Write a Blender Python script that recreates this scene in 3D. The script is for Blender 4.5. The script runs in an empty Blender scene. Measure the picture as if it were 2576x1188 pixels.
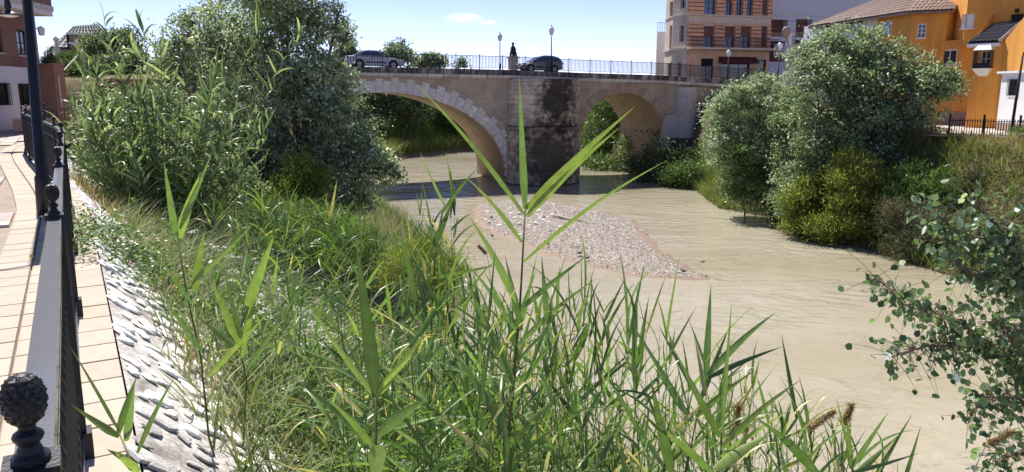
import bpy, math, random
import numpy as np
from mathutils import Vector, Matrix
SC = bpy.context.scene
COL = SC.collection
# ------------------------------------------------------------------ camera, sky, sun, exposure
PITCH = math.radians(10.8); EYE = 1.6; FPX = 1909.0     # photograph measured on a 2575 x 1188 grid
cam_d = bpy.data.cameras.new('camera'); cam = bpy.data.objects.new('camera', cam_d); COL.objects.link(cam)
cam_d.sensor_width = 36.0; cam_d.lens = 36.0*FPX/2575.0; cam_d.clip_start = 0.05; cam_d.clip_end = 6000
cam.location = (0, 0, EYE); cam.rotation_euler = (math.radians(90)-PITCH, 0, 0)
SC.camera = cam
SUN_EL = math.radians(55); SUN_AZ = math.atan2(-0.46, 0.89)      # clockwise from +Y
TO_SUN = Vector((math.cos(SUN_EL)*math.sin(SUN_AZ), math.cos(SUN_EL)*math.cos(SUN_AZ), math.sin(SUN_EL)))
W = bpy.data.worlds.new('World'); SC.world = W; W.use_nodes = True
wn = W.node_tree.nodes; wl_ = W.node_tree.links
bg = wn['Background']; sky = wn.new('ShaderNodeTexSky'); sky.sky_type = 'NISHITA'; sky.sun_disc = False
sky.sun_elevation = SUN_EL; sky.sun_rotation = SUN_AZ % (2*math.pi); sky.altitude = 150; sky.air_density = 0.55; sky.dust_density = 0.0; sky.ozone_density = 2.0
tn = wn.new('ShaderNodeVectorMath'); tn.operation = 'MULTIPLY'; tn.inputs[1].default_value = (1.05, 0.86, 0.99); wl_.new(sky.outputs[0], tn.inputs[0]); wl_.new(tn.outputs[0], bg.inputs[0]); bg.inputs[1].default_value = 0.088
sun_d = bpy.data.lights.new('sun', 'SUN'); sun_d.energy = 3.45; sun_d.angle = math.radians(0.55); sun_d.color = (1.0, 0.95, 0.87)
sun = bpy.data.objects.new('sun', sun_d); COL.objects.link(sun); sun.rotation_euler = TO_SUN.to_track_quat('Z', 'Y').to_euler(); sun.location = (0, 0, 60)
SC.view_settings.view_transform = 'Standard'; SC.view_settings.look = 'None'; SC.view_settings.gamma = 1.0
SC.view_settings.exposure = 1.2
SC.cycles.max_bounces = 6; SC.cycles.diffuse_bounces = 3; SC.cycles.glossy_bounces = 2; SC.cycles.transmission_bounces = 3
SC.cycles.transparent_max_bounces = 6; SC.cycles.volume_bounces = 2; SC.cycles.use_denoising = True
random.seed(7); RNG = np.random.default_rng(11)
# ------------------------------------------------------------------ placing helpers
CP, SP = math.cos(PITCH), math.sin(PITCH)
def ray(x, y):
    a = (x-1287.5)/FPX; b = (594-y)/FPX
    return Vector((a, CP+b*SP, -SP+b*CP))
def G(x, y, z):                       # where the view line through (x, y) meets height z
    d = ray(x, y); return Vector((0, 0, EYE)) + d*((z-EYE)/d.z)
def P(x, y, Y):                       # ... and where it meets the upright plane Y metres ahead
    d = ray(x, y); return Vector((0, 0, EYE)) + d*(Y/d.y)
BO = Vector((-8.43, 62.0, 0)); BE = Vector((0.9432, 0.3322, 0)); BN = Vector((0.3322, -0.9432, 0))
def B(s, d, z): return BO + BE*s + BN*d + Vector((0, 0, z))     # bridge frame: along, towards us, up
def BS(x, y, d=0.0):                  # (s, z) on the upright plane d in front of the bridge face
    r = ray(x, y); o = BO + BN*d
    det = r.x*(-BE.y) - r.y*(-BE.x)
    t = (o.x*(-BE.y) - o.y*(-BE.x))/det
    s = (r.x*o.y - r.y*o.x)/det
    return s, EYE + r.z*t
def deck_z(s): return float(np.interp(s, [-40, -5, 9, 15, 23, 31, 45], [3.5, 3.5, 3.34, 3.16, 3.0, 2.62, 2.5]))
# ------------------------------------------------------------------ object helpers
WLOC = {}
def tag(o, label=None, cat=None, group=None, kind=None):
    if label: o['label'] = label
    if cat: o['category'] = cat
    if group: o['group'] = group
    if kind: o['kind'] = kind
    return o
def thing(name, loc, label, cat, group=None, rz=0.0):
    o = bpy.data.objects.new(name, None); COL.objects.link(o); o.location = loc; o.rotation_euler = (0, 0, rz)
    o.empty_display_size = 0.2; WLOC[o.name] = Vector(loc); return tag(o, label, cat, group)
def put(name, me, parent=None, local=False, loc=None, rot=None, scale=None):
    o = bpy.data.objects.new(name, me); COL.objects.link(o)
    if parent is not None: o.parent = parent
    if loc is not None: o.location = loc
    if rot is not None: o.rotation_euler = rot
    if scale is not None: o.scale = scale
    WLOC[o.name] = Vector((0, 0, 0))
    if parent is not None and not local and loc is None:
        o.location = -WLOC.get(parent.name, Vector((0, 0, 0)))       # the mesh is in world coordinates
    if local: WLOC[o.name] = Vector((0, 0, 0))
    return o
def mesh(name, V, F, mats, midx=None, smooth=False, tint=None):
    me = bpy.data.meshes.new(name)
    if isinstance(F, np.ndarray):
        V = np.asarray(V, dtype=np.float32); n, k = F.shape
        me.vertices.add(len(V)); me.vertices.foreach_set('co', V.ravel())
        me.loops.add(n*k); me.loops.foreach_set('vertex_index', F.astype(np.int32).ravel())
        me.polygons.add(n); me.polygons.foreach_set('loop_start', np.arange(0, n*k, k, dtype=np.int32))
        try: me.polygons.foreach_set('loop_total', np.full(n, k, dtype=np.int32))
        except Exception: pass
        me.update(calc_edges=True)
    else:
        me.from_pydata([tuple(v) for v in V], [], F); me.update()
    for m in (mats if isinstance(mats, (list, tuple)) else [mats]): me.materials.append(m)
    if midx is not None: me.polygons.foreach_set('material_index', np.asarray(midx, dtype=np.int32))
    if smooth: me.polygons.foreach_set('use_smooth', np.ones(len(me.polygons), dtype=bool))
    if tint is not None:
        at = me.attributes.new('tint', 'FLOAT', 'POINT'); at.data.foreach_set('value', np.asarray(tint, dtype=np.float32))
    return me
class MB:
    def __init__(self): self.v = []; self.f = []; self.m = []; self.k = 0
    def q(self, *pts):
        b = len(self.v); self.v += [Vector(p) for p in pts]; self.f.append(tuple(range(b, b+len(pts)))); self.m.append(self.k); return self
    def hexa(self, c):                 # 8 corners: bottom ring 0-3, top ring 4-7
        b = len(self.v); self.v += [Vector(p) for p in c]
        for f in ((3, 2, 1, 0), (4, 5, 6, 7), (0, 1, 5, 4), (1, 2, 6, 5), (2, 3, 7, 6), (3, 0, 4, 7)):
            self.f.append(tuple(b+i for i in f)); self.m.append(self.k)
        return self
    def box(self, c, s, U=None):       # centre, full sizes, U = direction of local x in plan
        U = Vector((1, 0, 0)) if U is None else Vector((U[0], U[1], 0)).normalized(); N = Vector((-U.y, U.x, 0)); Z = Vector((0, 0, 1)); c = Vector(c)
        x, y, z = U*s[0]/2, N*s[1]/2, Z*s[2]/2
        return self.hexa([c-x-y-z, c+x-y-z, c+x+y-z, c-x+y-z, c-x-y+z, c+x-y+z, c+x+y+z, c-x+y+z])
    def prism(self, pts, off):         # polygon swept by the vector off
        b = len(self.v); n = len(pts); off = Vector(off)
        self.v += [Vector(p) for p in pts] + [Vector(p)+off for p in pts]
        self.f.append(tuple(range(b+n-1, b-1, -1))); self.f.append(tuple(range(b+n, b+2*n))); self.m += [self.k]*2
        for i in range(n):
            j = (i+1) % n; self.f.append((b+i, b+j, b+n+j, b+n+i)); self.m.append(self.k)
        return self
    def tube(self, pts, r, n=8, cap=True):
        pts = [Vector(p) for p in pts]; rs = r if isinstance(r, (list, tuple)) else [r]*len(pts); b = len(self.v)
        ref = Vector((0.13, 0.21, 0.97)).normalized()
        for i, p in enumerate(pts):
            t = (pts[min(i+1, len(pts)-1)]-pts[max(i-1, 0)]).normalized()
            a = t.cross(ref)
            if a.length < 0.1: a = t.cross(Vector((1, 0, 0)))
            a.normalize(); c = t.cross(a)
            for k in range(n):
                w = 2*math.pi*k/n; self.v.append(p + (a*math.cos(w)+c*math.sin(w))*rs[i])
        for i in range(len(pts)-1):
            for k in range(n):
                j = (k+1) % n; self.f.append((b+i*n+k, b+i*n+j, b+(i+1)*n+j, b+(i+1)*n+k)); self.m.append(self.k)
        if cap:
            self.f.append(tuple(b+n-1-k for k in range(n))); e = b+(len(pts)-1)*n; self.f.append(tuple(e+k for k in range(n))); self.m += [self.k]*2
        return self
    def lathe(self, prof, c=(0, 0, 0), n=16, fn=None, axis=None):
        b = len(self.v); c = Vector(c)
        for (r, z) in prof:
            for k in range(n):
                w = 2*math.pi*k/n; p = Vector((r*math.cos(w), r*math.sin(w), z))
                if axis == 'Y': p = Vector((p.x, p.z, p.y))
                if fn: p = fn(p)
                self.v.append(c+p)
        for i in range(len(prof)-1):
            for k in range(n):
                j = (k+1) % n; self.f.append((b+i*n+k, b+i*n+j, b+(i+1)*n+j, b+(i+1)*n+k)); self.m.append(self.k)
        self.f.append(tuple(b+n-1-k for k in range(n))); e = b+(len(prof)-1)*n; self.f.append(tuple(e+k for k in range(n))); self.m += [self.k]*2
        return self
    def me(self, name, mats, smooth=False): return mesh(name, self.v, self.f, mats, self.m, smooth)
    def build(self, name, mats, parent=None, smooth=False, local=False): return put(name, self.me(name, mats, smooth), parent, local)
# ------------------------------------------------------------------ materials
MATS = {}
def nt(name):
    m = bpy.data.materials.new(name); m.use_nodes = True; MATS[name] = m
    return m, m.node_tree.nodes, m.node_tree.links, m.node_tree.nodes['Principled BSDF']
def mat(name, col, rough=0.85, var=0.15, vscale=3.0, bump=0.0, bscale=20.0, metal=0.0, spec=0.3, col2=None, c2scale=0.6, c2lo=0.5, c2hi=0.65, objvar=0.0, emit=None, stretch=(1, 1, 1), coat=0.0, stains=(), stain_col=(0.03, 0.028, 0.025)):
    m, N, L, p = nt(name)
    tc = N.new('ShaderNodeTexCoord'); mp = N.new('ShaderNodeMapping'); mp.inputs['Scale'].default_value = stretch; L.new(tc.outputs['Object'], mp.inputs[0])
    n1 = N.new('ShaderNodeTexNoise'); n1.inputs['Scale'].default_value = vscale; n1.inputs['Detail'].default_value = 6; n1.inputs['Roughness'].default_value = 0.65; L.new(mp.outputs[0], n1.inputs[0])
    r1 = N.new('ShaderNodeMapRange'); r1.inputs[1].default_value = 0.3; r1.inputs[2].default_value = 0.7; r1.inputs[3].default_value = 1-var; r1.inputs[4].default_value = 1+var; L.new(n1.outputs[0], r1.inputs[0])
    base = N.new('ShaderNodeMix'); base.data_type = 'RGBA'; base.inputs[6].default_value = (*col, 1); base.inputs[7].default_value = (*(col2 or col), 1); base.inputs[0].default_value = 0
    if col2:
        n2 = N.new('ShaderNodeTexNoise'); n2.inputs['Scale'].default_value = c2scale; n2.inputs['Detail'].default_value = 8; n2.inputs['Roughness'].default_value = 0.7; L.new(mp.outputs[0], n2.inputs[0])
        r2 = N.new('ShaderNodeMapRange'); r2.inputs[1].default_value = c2lo; r2.inputs[2].default_value = c2hi; L.new(n2.outputs[0], r2.inputs[0]); L.new(r2.outputs[0], base.inputs[0])
    cur = base.outputs[2]
    for (cen, inv, amt) in stains:                       # soot and damp with an outline of their own
        vs = N.new('ShaderNodeVectorMath'); vs.operation = 'SUBTRACT'; L.new(tc.outputs['Object'], vs.inputs[0]); vs.inputs[1].default_value = cen
        vm = N.new('ShaderNodeVectorMath'); vm.operation = 'MULTIPLY'; L.new(vs.outputs[0], vm.inputs[0]); vm.inputs[1].default_value = inv
        vl = N.new('ShaderNodeVectorMath'); vl.operation = 'LENGTH'; L.new(vm.outputs[0], vl.inputs[0])
        sn = N.new('ShaderNodeTexNoise'); sn.inputs['Scale'].default_value = 1.6; sn.inputs['Detail'].default_value = 8; sn.inputs['Roughness'].default_value = 0.7; L.new(tc.outputs['Object'], sn.inputs[0])
        ad = N.new('ShaderNodeMath'); ad.operation = 'MULTIPLY_ADD'; L.new(sn.outputs[0], ad.inputs[0]); ad.inputs[1].default_value = 2.4; L.new(vl.outputs['Value'], ad.inputs[2])
        mr = N.new('ShaderNodeMapRange'); mr.inputs[1].default_value = 2.45; mr.inputs[2].default_value = 1.7; mr.inputs[3].default_value = 0; mr.inputs[4].default_value = amt; L.new(ad.outputs[0], mr.inputs[0])
        mx = N.new('ShaderNodeMix'); mx.data_type = 'RGBA'; L.new(mr.outputs[0], mx.inputs[0]); L.new(cur, mx.inputs[6]); mx.inputs[7].default_value = (*stain_col, 1); cur = mx.outputs[2]
    mul = N.new('ShaderNodeVectorMath'); mul.operation = 'SCALE'; L.new(cur, mul.inputs[0])
    fac = r1.outputs[0]
    if objvar:
        oi = N.new('ShaderNodeObjectInfo'); ro = N.new('ShaderNodeMapRange'); ro.inputs[3].default_value = 1-objvar; ro.inputs[4].default_value = 1+objvar; L.new(oi.outputs['Random'], ro.inputs[0])
        mm = N.new('ShaderNodeMath'); mm.operation = 'MULTIPLY'; L.new(fac, mm.inputs[0]); L.new(ro.outputs[0], mm.inputs[1]); fac = mm.outputs[0]
    L.new(fac, mul.inputs['Scale']); L.new(mul.outputs[0], p.inputs['Base Color'])
    p.inputs['Roughness'].default_value = rough; p.inputs['Metallic'].default_value = metal; p.inputs['Specular IOR Level'].default_value = spec
    if coat: p.inputs['Coat Weight'].default_value = coat; p.inputs['Coat Roughness'].default_value = 0.08
    if bump:
        n3 = N.new('ShaderNodeTexNoise'); n3.inputs['Scale'].default_value = bscale; n3.inputs['Detail'].default_value = 5; L.new(mp.outputs[0], n3.inputs[0])
        bp = N.new('ShaderNodeBump'); bp.inputs['Strength'].default_value = bump; bp.inputs['Distance'].default_value = 0.02; L.new(n3.outputs[0], bp.inputs['Height']); L.new(bp.outputs[0], p.inputs['Normal'])
    if emit: p.inputs['Emission Color'].default_value = (*emit[0], 1); p.inputs['Emission Strength'].default_value = emit[1]
    return m
def leafmat(name, cols, trans=0.3, rough=0.55, spec=0.35, tcol=None, bright=1.0, streak=0.0):
    m, N, L, p = nt(name)
    at = N.new('ShaderNodeAttribute'); at.attribute_name = 'tint'; rp = N.new('ShaderNodeValToRGB')
    while len(rp.color_ramp.elements) < len(cols): rp.color_ramp.elements.new(0.5)
    for i, c in enumerate(cols): rp.color_ramp.elements[i].position = i/(len(cols)-1); rp.color_ramp.elements[i].color = (*[x*bright for x in c], 1)
    L.new(at.outputs['Fac'], rp.inputs[0]); cout = rp.outputs[0]
    if streak:                                           # blotches and age marks on large leaves
        tc = N.new('ShaderNodeTexCoord'); n1 = N.new('ShaderNodeTexNoise'); n1.inputs['Scale'].default_value = 22; n1.inputs['Detail'].default_value = 7; n1.inputs['Roughness'].default_value = 0.7; L.new(tc.outputs['Object'], n1.inputs[0])
        mr = N.new('ShaderNodeMapRange'); mr.inputs[1].default_value = 0.3; mr.inputs[2].default_value = 0.7; mr.inputs[3].default_value = 1-streak; mr.inputs[4].default_value = 1+streak; L.new(n1.outputs[0], mr.inputs[0])
        oi = N.new('ShaderNodeObjectInfo'); ro = N.new('ShaderNodeMapRange'); ro.inputs[3].default_value = 0.72; ro.inputs[4].default_value = 1.3; L.new(oi.outputs['Random'], ro.inputs[0])
        m2 = N.new('ShaderNodeMath'); m2.operation = 'MULTIPLY'; L.new(mr.outputs[0], m2.inputs[0]); L.new(ro.outputs[0], m2.inputs[1])
        sc_ = N.new('ShaderNodeVectorMath'); sc_.operation = 'SCALE'; L.new(cout, sc_.inputs[0]); L.new(m2.outputs[0], sc_.inputs['Scale']); cout = sc_.outputs[0]
        bp = N.new('ShaderNodeBump'); bp.inputs['Strength'].default_value = 0.25; bp.inputs['Distance'].default_value = 0.004; L.new(n1.outputs[0], bp.inputs['Height']); L.new(bp.outputs[0], p.inputs['Normal'])
    L.new(cout, p.inputs['Base Color']); p.inputs['Roughness'].default_value = rough; p.inputs['Specular IOR Level'].default_value = spec
    tr = N.new('ShaderNodeBsdfTranslucent'); mx = N.new('ShaderNodeMixShader'); mx.inputs[0].default_value = trans
    mt = N.new('ShaderNodeVectorMath'); mt.operation = 'MULTIPLY'; L.new(cout, mt.inputs[0]); mt.inputs[1].default_value = tcol or (1.25, 1.35, 0.6); L.new(mt.outputs[0], tr.inputs[0])
    L.new(p.outputs[0], mx.inputs[1]); L.new(tr.outputs[0], mx.inputs[2]); L.new(mx.outputs[0], N['Material Output'].inputs[0])
    return m
def brickmat(name, c1, c2, mortar, scale=1.0, bw=0.25, bh=0.065, ms=0.012, rot=None, rough=0.9):
    m, N, L, p = nt(name)
    tc = N.new('ShaderNodeTexCoord'); se = N.new('ShaderNodeSeparateXYZ'); L.new(tc.outputs['Object'], se.inputs[0])
    cb = N.new('ShaderNodeCombineXYZ')
    ux = N.new('ShaderNodeVectorMath'); ux.operation = 'DOT_PRODUCT'; L.new(tc.outputs['Object'], ux.inputs[0]); ux.inputs[1].default_value = rot or (1, 0, 0)
    L.new(ux.outputs['Value'], cb.inputs[0]); L.new(se.outputs[2], cb.inputs[1])
    bt = N.new('ShaderNodeTexBrick'); bt.inputs['Scale'].default_value = 1.0; bt.inputs['Brick Width'].default_value = bw*scale; bt.inputs['Row Height'].default_value = bh*scale; bt.inputs['Mortar Size'].default_value = ms*scale
    bt.inputs['Color1'].default_value = (*c1, 1); bt.inputs['Color2'].default_value = (*c2, 1); bt.inputs['Mortar'].default_value = (*mortar, 1); L.new(cb.outputs[0], bt.inputs['Vector'])
    n1 = N.new('ShaderNodeTexNoise'); n1.inputs['Scale'].default_value = 0.7; n1.inputs['Detail'].default_value = 8; L.new(tc.outputs['Object'], n1.inputs[0])
    r1 = N.new('ShaderNodeMapRange'); r1.inputs[1].default_value = 0.3; r1.inputs[2].default_value = 0.7; r1.inputs[3].default_value = 0.75; r1.inputs[4].default_value = 1.2; L.new(n1.outputs[0], r1.inputs[0])
    mu = N.new('ShaderNodeVectorMath'); mu.operation = 'SCALE'; L.new(bt.outputs[0], mu.inputs[0]); L.new(r1.outputs[0], mu.inputs['Scale']); L.new(mu.outputs[0], p.inputs['Base Color']); p.inputs['Roughness'].default_value = rough
    bp = N.new('ShaderNodeBump'); bp.inputs['Strength'].default_value = 0.5; bp.inputs['Distance'].default_value = 0.01; bp.invert = True; L.new(bt.outputs['Fac'], bp.inputs['Height']); L.new(bp.outputs[0], p.inputs['Normal'])
    return m
def glass(name, col=(0.03, 0.04, 0.05), rough=0.05):
    m, N, L, p = nt(name); p.inputs['Base Color'].default_value = (*col, 1); p.inputs['Roughness'].default_value = rough; p.inputs['Specular IOR Level'].default_value = 0.8
    return m
M = {}
M['iron'] = mat('iron', (0.016, 0.017, 0.02), 0.4, 0.2, 30, 0.15, 120, spec=0.35)
M['rail_paint'] = mat('rail_paint', (0.04, 0.042, 0.05), 0.4, 0.15, 30, 0.1, 160, spec=0.5, coat=0.35)
M['iron_far'] = mat('iron_far', (0.018, 0.02, 0.025), 0.6, 0.2, 5)
M['slab'] = mat('slab', (0.50, 0.42, 0.335), 0.9, 0.10, 9, 0.35, 90, objvar=0.07)
M['tile_pink'] = mat('tile_pink', (0.44, 0.36, 0.33), 0.85, 0.10, 8, 0.2, 60, objvar=0.12)
M['tile_pale'] = mat('tile_pale', (0.55, 0.48, 0.42), 0.85, 0.10, 8, 0.2, 60, objvar=0.1)
M['pavebase'] = mat('pavebase', (0.33, 0.27, 0.22), 0.95, 0.2, 4, 0.3, 40)
M['stone_white'] = mat('stone_white', (0.80, 0.77, 0.72), 0.9, 0.25, 9, 0.9, 22, objvar=0.2)
M['mortar'] = mat('mortar', (0.56, 0.525, 0.48), 0.95, 0.3, 8, 0.8, 30, col2=(0.26, 0.23, 0.2), c2scale=2.5)
M['soil'] = mat('soil', (0.15, 0.12, 0.065), 0.98, 0.3, 2, 0.8, 12, col2=(0.09, 0.10, 0.04), c2scale=0.8)
M['spandrel_plain'] = mat('spandrel_plain', (0.52, 0.40, 0.31), 0.95, 0.16, 2.0, 0.6, 30, col2=(0.43, 0.31, 0.235), c2scale=0.5, stretch=(1, 1, 1.8), objvar=0.0)
M['spandrel'] = brickmat('spandrel', (0.50, 0.415, 0.32), (0.44, 0.355, 0.27), (0.40, 0.33, 0.26), 1.0, 0.55, 0.16, 0.012, rot=(BE.x, BE.y, 0))
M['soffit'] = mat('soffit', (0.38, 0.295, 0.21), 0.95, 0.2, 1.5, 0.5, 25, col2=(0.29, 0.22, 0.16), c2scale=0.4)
M['archbrick'] = mat('archbrick', (0.43, 0.325, 0.25), 0.95, 0.15, 5, 0.4, 40, objvar=0.16)
M['vouss'] = mat('vouss', (0.72, 0.68, 0.63), 0.92, 0.24, 4, 0.4, 40, objvar=0.08)
ps = B(12.1, 2.7, 1.1)
M['pierstone'] = mat('pierstone', (0.68, 0.575, 0.455), 0.95, 0.22, 3, 0.8, 24, objvar=0.16, col2=(0.50, 0.42, 0.33), c2scale=0.9,
    stains=[((ps.x, ps.y, 1.2), (0.5, 0.28, 0.33), 0.95), ((B(11.4, 2.8, 0).x, B(11.4, 2.8, 0).y, -3.9), (0.30, 0.22, 0.28), 0.9), ((B(11.6, 2.8, 0).x, B(11.6, 2.8, 0).y, -1.45), (0.22, 0.2, 1.9), 0.6)])
M['pierwet'] = mat('pierwet', (0.12, 0.095, 0.075), 0.85, 0.3, 3, 0.8, 24, objvar=0.15)
M['piermortar'] = mat('piermortar', (0.12, 0.095, 0.075), 0.98, 0.25, 6, 0.6, 40)
M['butt'] = mat('butt', (0.52, 0.49, 0.46), 0.95, 0.12, 4, 0.4, 30, objvar=0.07)
M['cornice'] = mat('cornice', (0.60, 0.55, 0.48), 0.95, 0.25, 4, 0.5, 30, objvar=0.2)
M['cornice_dark'] = mat('cornice_dark', (0.10, 0.095, 0.09), 0.95, 0.45, 2.2, 0.5, 30, objvar=0.45, stretch=(1.5, 1.5, 0.4), col2=(0.40, 0.36, 0.32), c2scale=1.2, c2lo=0.48, c2hi=0.62)
M['asphalt'] = mat('asphalt', (0.07, 0.07, 0.07), 0.9, 0.2, 10, 0.3, 80)
M['white'] = mat('white', (0.78, 0.78, 0.78), 0.8, 0.05, 2, 0.1, 20)
M['lavender'] = mat('lavender', (0.62, 0.62, 0.68), 0.9, 0.05, 1.0)
M['bluewhite'] = mat('bluewhite', (0.58, 0.66, 0.76), 0.9, 0.06, 1.0)
M['orange'] = mat('orange', (0.72, 0.335, 0.07), 0.92, 0.12, 1.4, 0.25, 12, col2=(0.60, 0.26, 0.06), c2scale=1.3, c2lo=0.42, c2hi=0.72, stretch=(1, 1, 0.22))
M['plinth'] = mat('plinth', (0.32, 0.23, 0.18), 0.95, 0.15, 3)
M['tower_or'] = mat('tower_or', (0.78, 0.42, 0.24), 0.92, 0.2, 2.2, 0.4, 30, objvar=0.10, col2=(0.46, 0.30, 0.19), c2scale=0.7)
M['tower_pl'] = mat('tower_pl', (0.74, 0.48, 0.29), 0.92, 0.2, 1.6, 0.4, 20, col2=(0.44, 0.37, 0.31), c2scale=0.8)
M['tower_gr'] = brickmat('tower_gr', (0.52, 0.42, 0.33), (0.43, 0.35, 0.28), (0.55, 0.49, 0.42), 2.2, rot=(0.3, 0.95, 0))
M['tower_cream'] = mat('tower_cream', (0.68, 0.55, 0.42), 0.9, 0.15, 3)
M['shutter'] = mat('shutter', (0.17, 0.085, 0.07), 0.7, 0.08, 4)
M['awning'] = mat('awning', (0.10, 0.02, 0.03), 0.8, 0.1, 4)
M['brick_left'] = brickmat('brick_left', (0.27, 0.13, 0.085), (0.22, 0.10, 0.07), (0.26, 0.18, 0.14), 1.3, rot=(-0.15, 0.99, 0))
M['terracotta'] = mat('terracotta', (0.34, 0.18, 0.115), 0.9, 0.1, 2, 0.2, 20)
M['step'] = mat('step', (0.34, 0.17, 0.10), 0.9, 0.15, 4, objvar=0.08)
M['bench'] = mat('bench', (0.52, 0.31, 0.18), 0.85, 0.08, 4, 0.2, 40)
M['glass'] = glass('glass'); M['glass_blue'] = glass('glass_blue', (0.06, 0.09, 0.16), 0.08); M['glass_black'] = glass('glass_black', (0.008, 0.007, 0.007), 0.12)
M['dark'] = mat('dark', (0.02, 0.018, 0.017), 0.9, 0.1, 3)
M['greymetal'] = mat('greymetal', (0.30, 0.29, 0.29), 0.6, 0.1, 4)
M['roof_grey'] = mat('roof_grey', (0.26, 0.20, 0.175), 0.9, 0.25, 4, 0.3, 20, objvar=0.15)
M['roof_blue'] = mat('roof_blue', (0.045, 0.05, 0.07), 0.6, 0.2, 4, 0.2, 20, objvar=0.15)
M['roof_tileside'] = mat('roof_tileside', (0.5, 0.45, 0.4), 0.9, 0.2, 5)
M['bark'] = mat('bark', (0.14, 0.11, 0.085), 0.95, 0.3, 6, 0.8, 25, stretch=(1, 1, 0.3))
M['twig'] = mat('twig', (0.20, 0.15, 0.10), 0.9, 0.2, 8)
M['carsilver'] = mat('carsilver', (0.52, 0.52, 0.54), 0.3, 0.02, 3, metal=0.35, spec=0.5, coat=0.7)
M['cargrey'] = mat('cargrey', (0.26, 0.27, 0.29), 0.32, 0.02, 3, metal=0.35, spec=0.5, coat=0.7)
M['rubber'] = mat('rubber', (0.015, 0.015, 0.016), 0.8, 0.1, 10)
M['alloy'] = mat('alloy', (0.45, 0.45, 0.47), 0.35, 0.05, 5, metal=0.7)
M['blacktrim'] = mat('blacktrim', (0.018, 0.018, 0.02), 0.6, 0.1, 5)
M['lampglobe'] = mat('lampglobe', (0.8, 0.8, 0.8), 0.25, 0.02, 3, spec=0.5)
M['redlamp'] = mat('redlamp', (0.35, 0.02, 0.02), 0.3, 0.02, 3)
M['bronze'] = mat('bronze', (0.03, 0.03, 0.05), 0.5, 0.2, 8, metal=0.3)
M['gravel'] = leafmat('gravel', [(0.07, 0.06, 0.05), (0.21, 0.18, 0.15), (0.30, 0.26, 0.225), (0.41, 0.375, 0.335), (0.60, 0.58, 0.55)], trans=0.0, rough=0.9)
M['mud'] = leafmat('mud', [(0.19, 0.115, 0.075), (0.30, 0.21, 0.15), (0.40, 0.32, 0.26)], trans=0.0, rough=0.6, spec=0.4)
M['feather_w'] = mat('feather_w', (0.8, 0.79, 0.76), 0.9, 0.05, 20)
M['feather_d'] = mat('feather_d', (0.03, 0.028, 0.025), 0.8, 0.4, 20, col2=(0.10, 0.08, 0.06), c2scale=14)
M['beak'] = mat('beak', (0.5, 0.2, 0.04), 0.6, 0.1, 10)
M['driftwood'] = mat('driftwood', (0.5, 0.44, 0.37), 0.9, 0.2, 12, 0.4, 40)
M['lf_pop'] = leafmat('lf_pop', [(0.018, 0.026, 0.013), (0.04, 0.054, 0.027), (0.07, 0.088, 0.05), (0.125, 0.145, 0.095), (0.36, 0.385, 0.35)], 0.5, 0.4, bright=2.9, tcol=(1.15, 1.22, 0.8))
M['lf_dark'] = leafmat('lf_dark', [(0.014, 0.024, 0.012), (0.034, 0.050, 0.024), (0.06, 0.082, 0.042), (0.11, 0.132, 0.08), (0.32, 0.345, 0.29)], 0.48, 0.4, bright=2.7, tcol=(1.15, 1.22, 0.8))
M['lf_silver'] = leafmat('lf_silver', [(0.03, 0.045, 0.025), (0.065, 0.09, 0.05), (0.11, 0.14, 0.085), (0.18, 0.21, 0.15), (0.34, 0.37, 0.32)], 0.48, 0.4, bright=2.15, tcol=(1.15, 1.22, 0.8))
M['lf_tam'] = leafmat('lf_tam', [(0.03, 0.045, 0.012), (0.075, 0.095, 0.02), (0.12, 0.135, 0.03), (0.17, 0.165, 0.045)], 0.45, 0.7, bright=2.7, tcol=(1.15, 1.22, 0.8))
M['lf_green'] = leafmat('lf_green', [(0.02, 0.035, 0.012), (0.045, 0.075, 0.022), (0.075, 0.12, 0.035), (0.12, 0.16, 0.06)], 0.45, 0.4, bright=1.9, tcol=(1.15, 1.22, 0.8))
M['lf_cane'] = leafmat('lf_cane', [(0.030, 0.046, 0.020), (0.055, 0.08, 0.034), (0.09, 0.12, 0.058), (0.16, 0.19, 0.085)], 0.42, 0.38, spec=0.6, bright=2.4, streak=0.28, tcol=(1.15, 1.22, 0.8))
M['lf_reed'] = leafmat('lf_reed', [(0.032, 0.058, 0.016), (0.058, 0.10, 0.026), (0.09, 0.145, 0.042), (0.15, 0.20, 0.05), (0.34, 0.25, 0.12)], 0.34, 0.36, spec=0.6, bright=1.85, streak=0.28)
M['lf_grass'] = leafmat('lf_grass', [(0.03, 0.05, 0.014), (0.07, 0.105, 0.028), (0.12, 0.16, 0.045), (0.2, 0.21, 0.08), (0.36, 0.25, 0.11)], 0.3, 0.6, bright=1.45)
M['lf_dry'] = leafmat('lf_dry', [(0.14, 0.085, 0.035), (0.28, 0.18, 0.085), (0.40, 0.28, 0.15), (0.55, 0.44, 0.28)], 0.25, 0.8)
M['lf_greyweed'] = leafmat('lf_greyweed', [(0.05, 0.05, 0.03), (0.10, 0.105, 0.055), (0.16, 0.16, 0.09), (0.26, 0.24, 0.16)], 0.2, 0.8, bright=1.20)
M['petal'] = leafmat('petal', [(0.62, 0.6, 0.55), (0.8, 0.78, 0.74)], 0.2, 0.8, tcol=(1, 1, 1))
M['petal_pink'] = leafmat('petal_pink', [(0.6, 0.30, 0.33), (0.78, 0.6, 0.6)], 0.2, 0.8, tcol=(1, 0.8, 0.8))
M['lf_sap'] = leafmat('lf_sap', [(0.018, 0.030, 0.014), (0.034, 0.054, 0.026), (0.062, 0.09, 0.045), (0.11, 0.145, 0.075), (0.30, 0.32, 0.29)], 0.42, 0.4, spec=0.5, bright=3.2, tcol=(1.15, 1.25, 0.75), streak=0.28)
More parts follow.
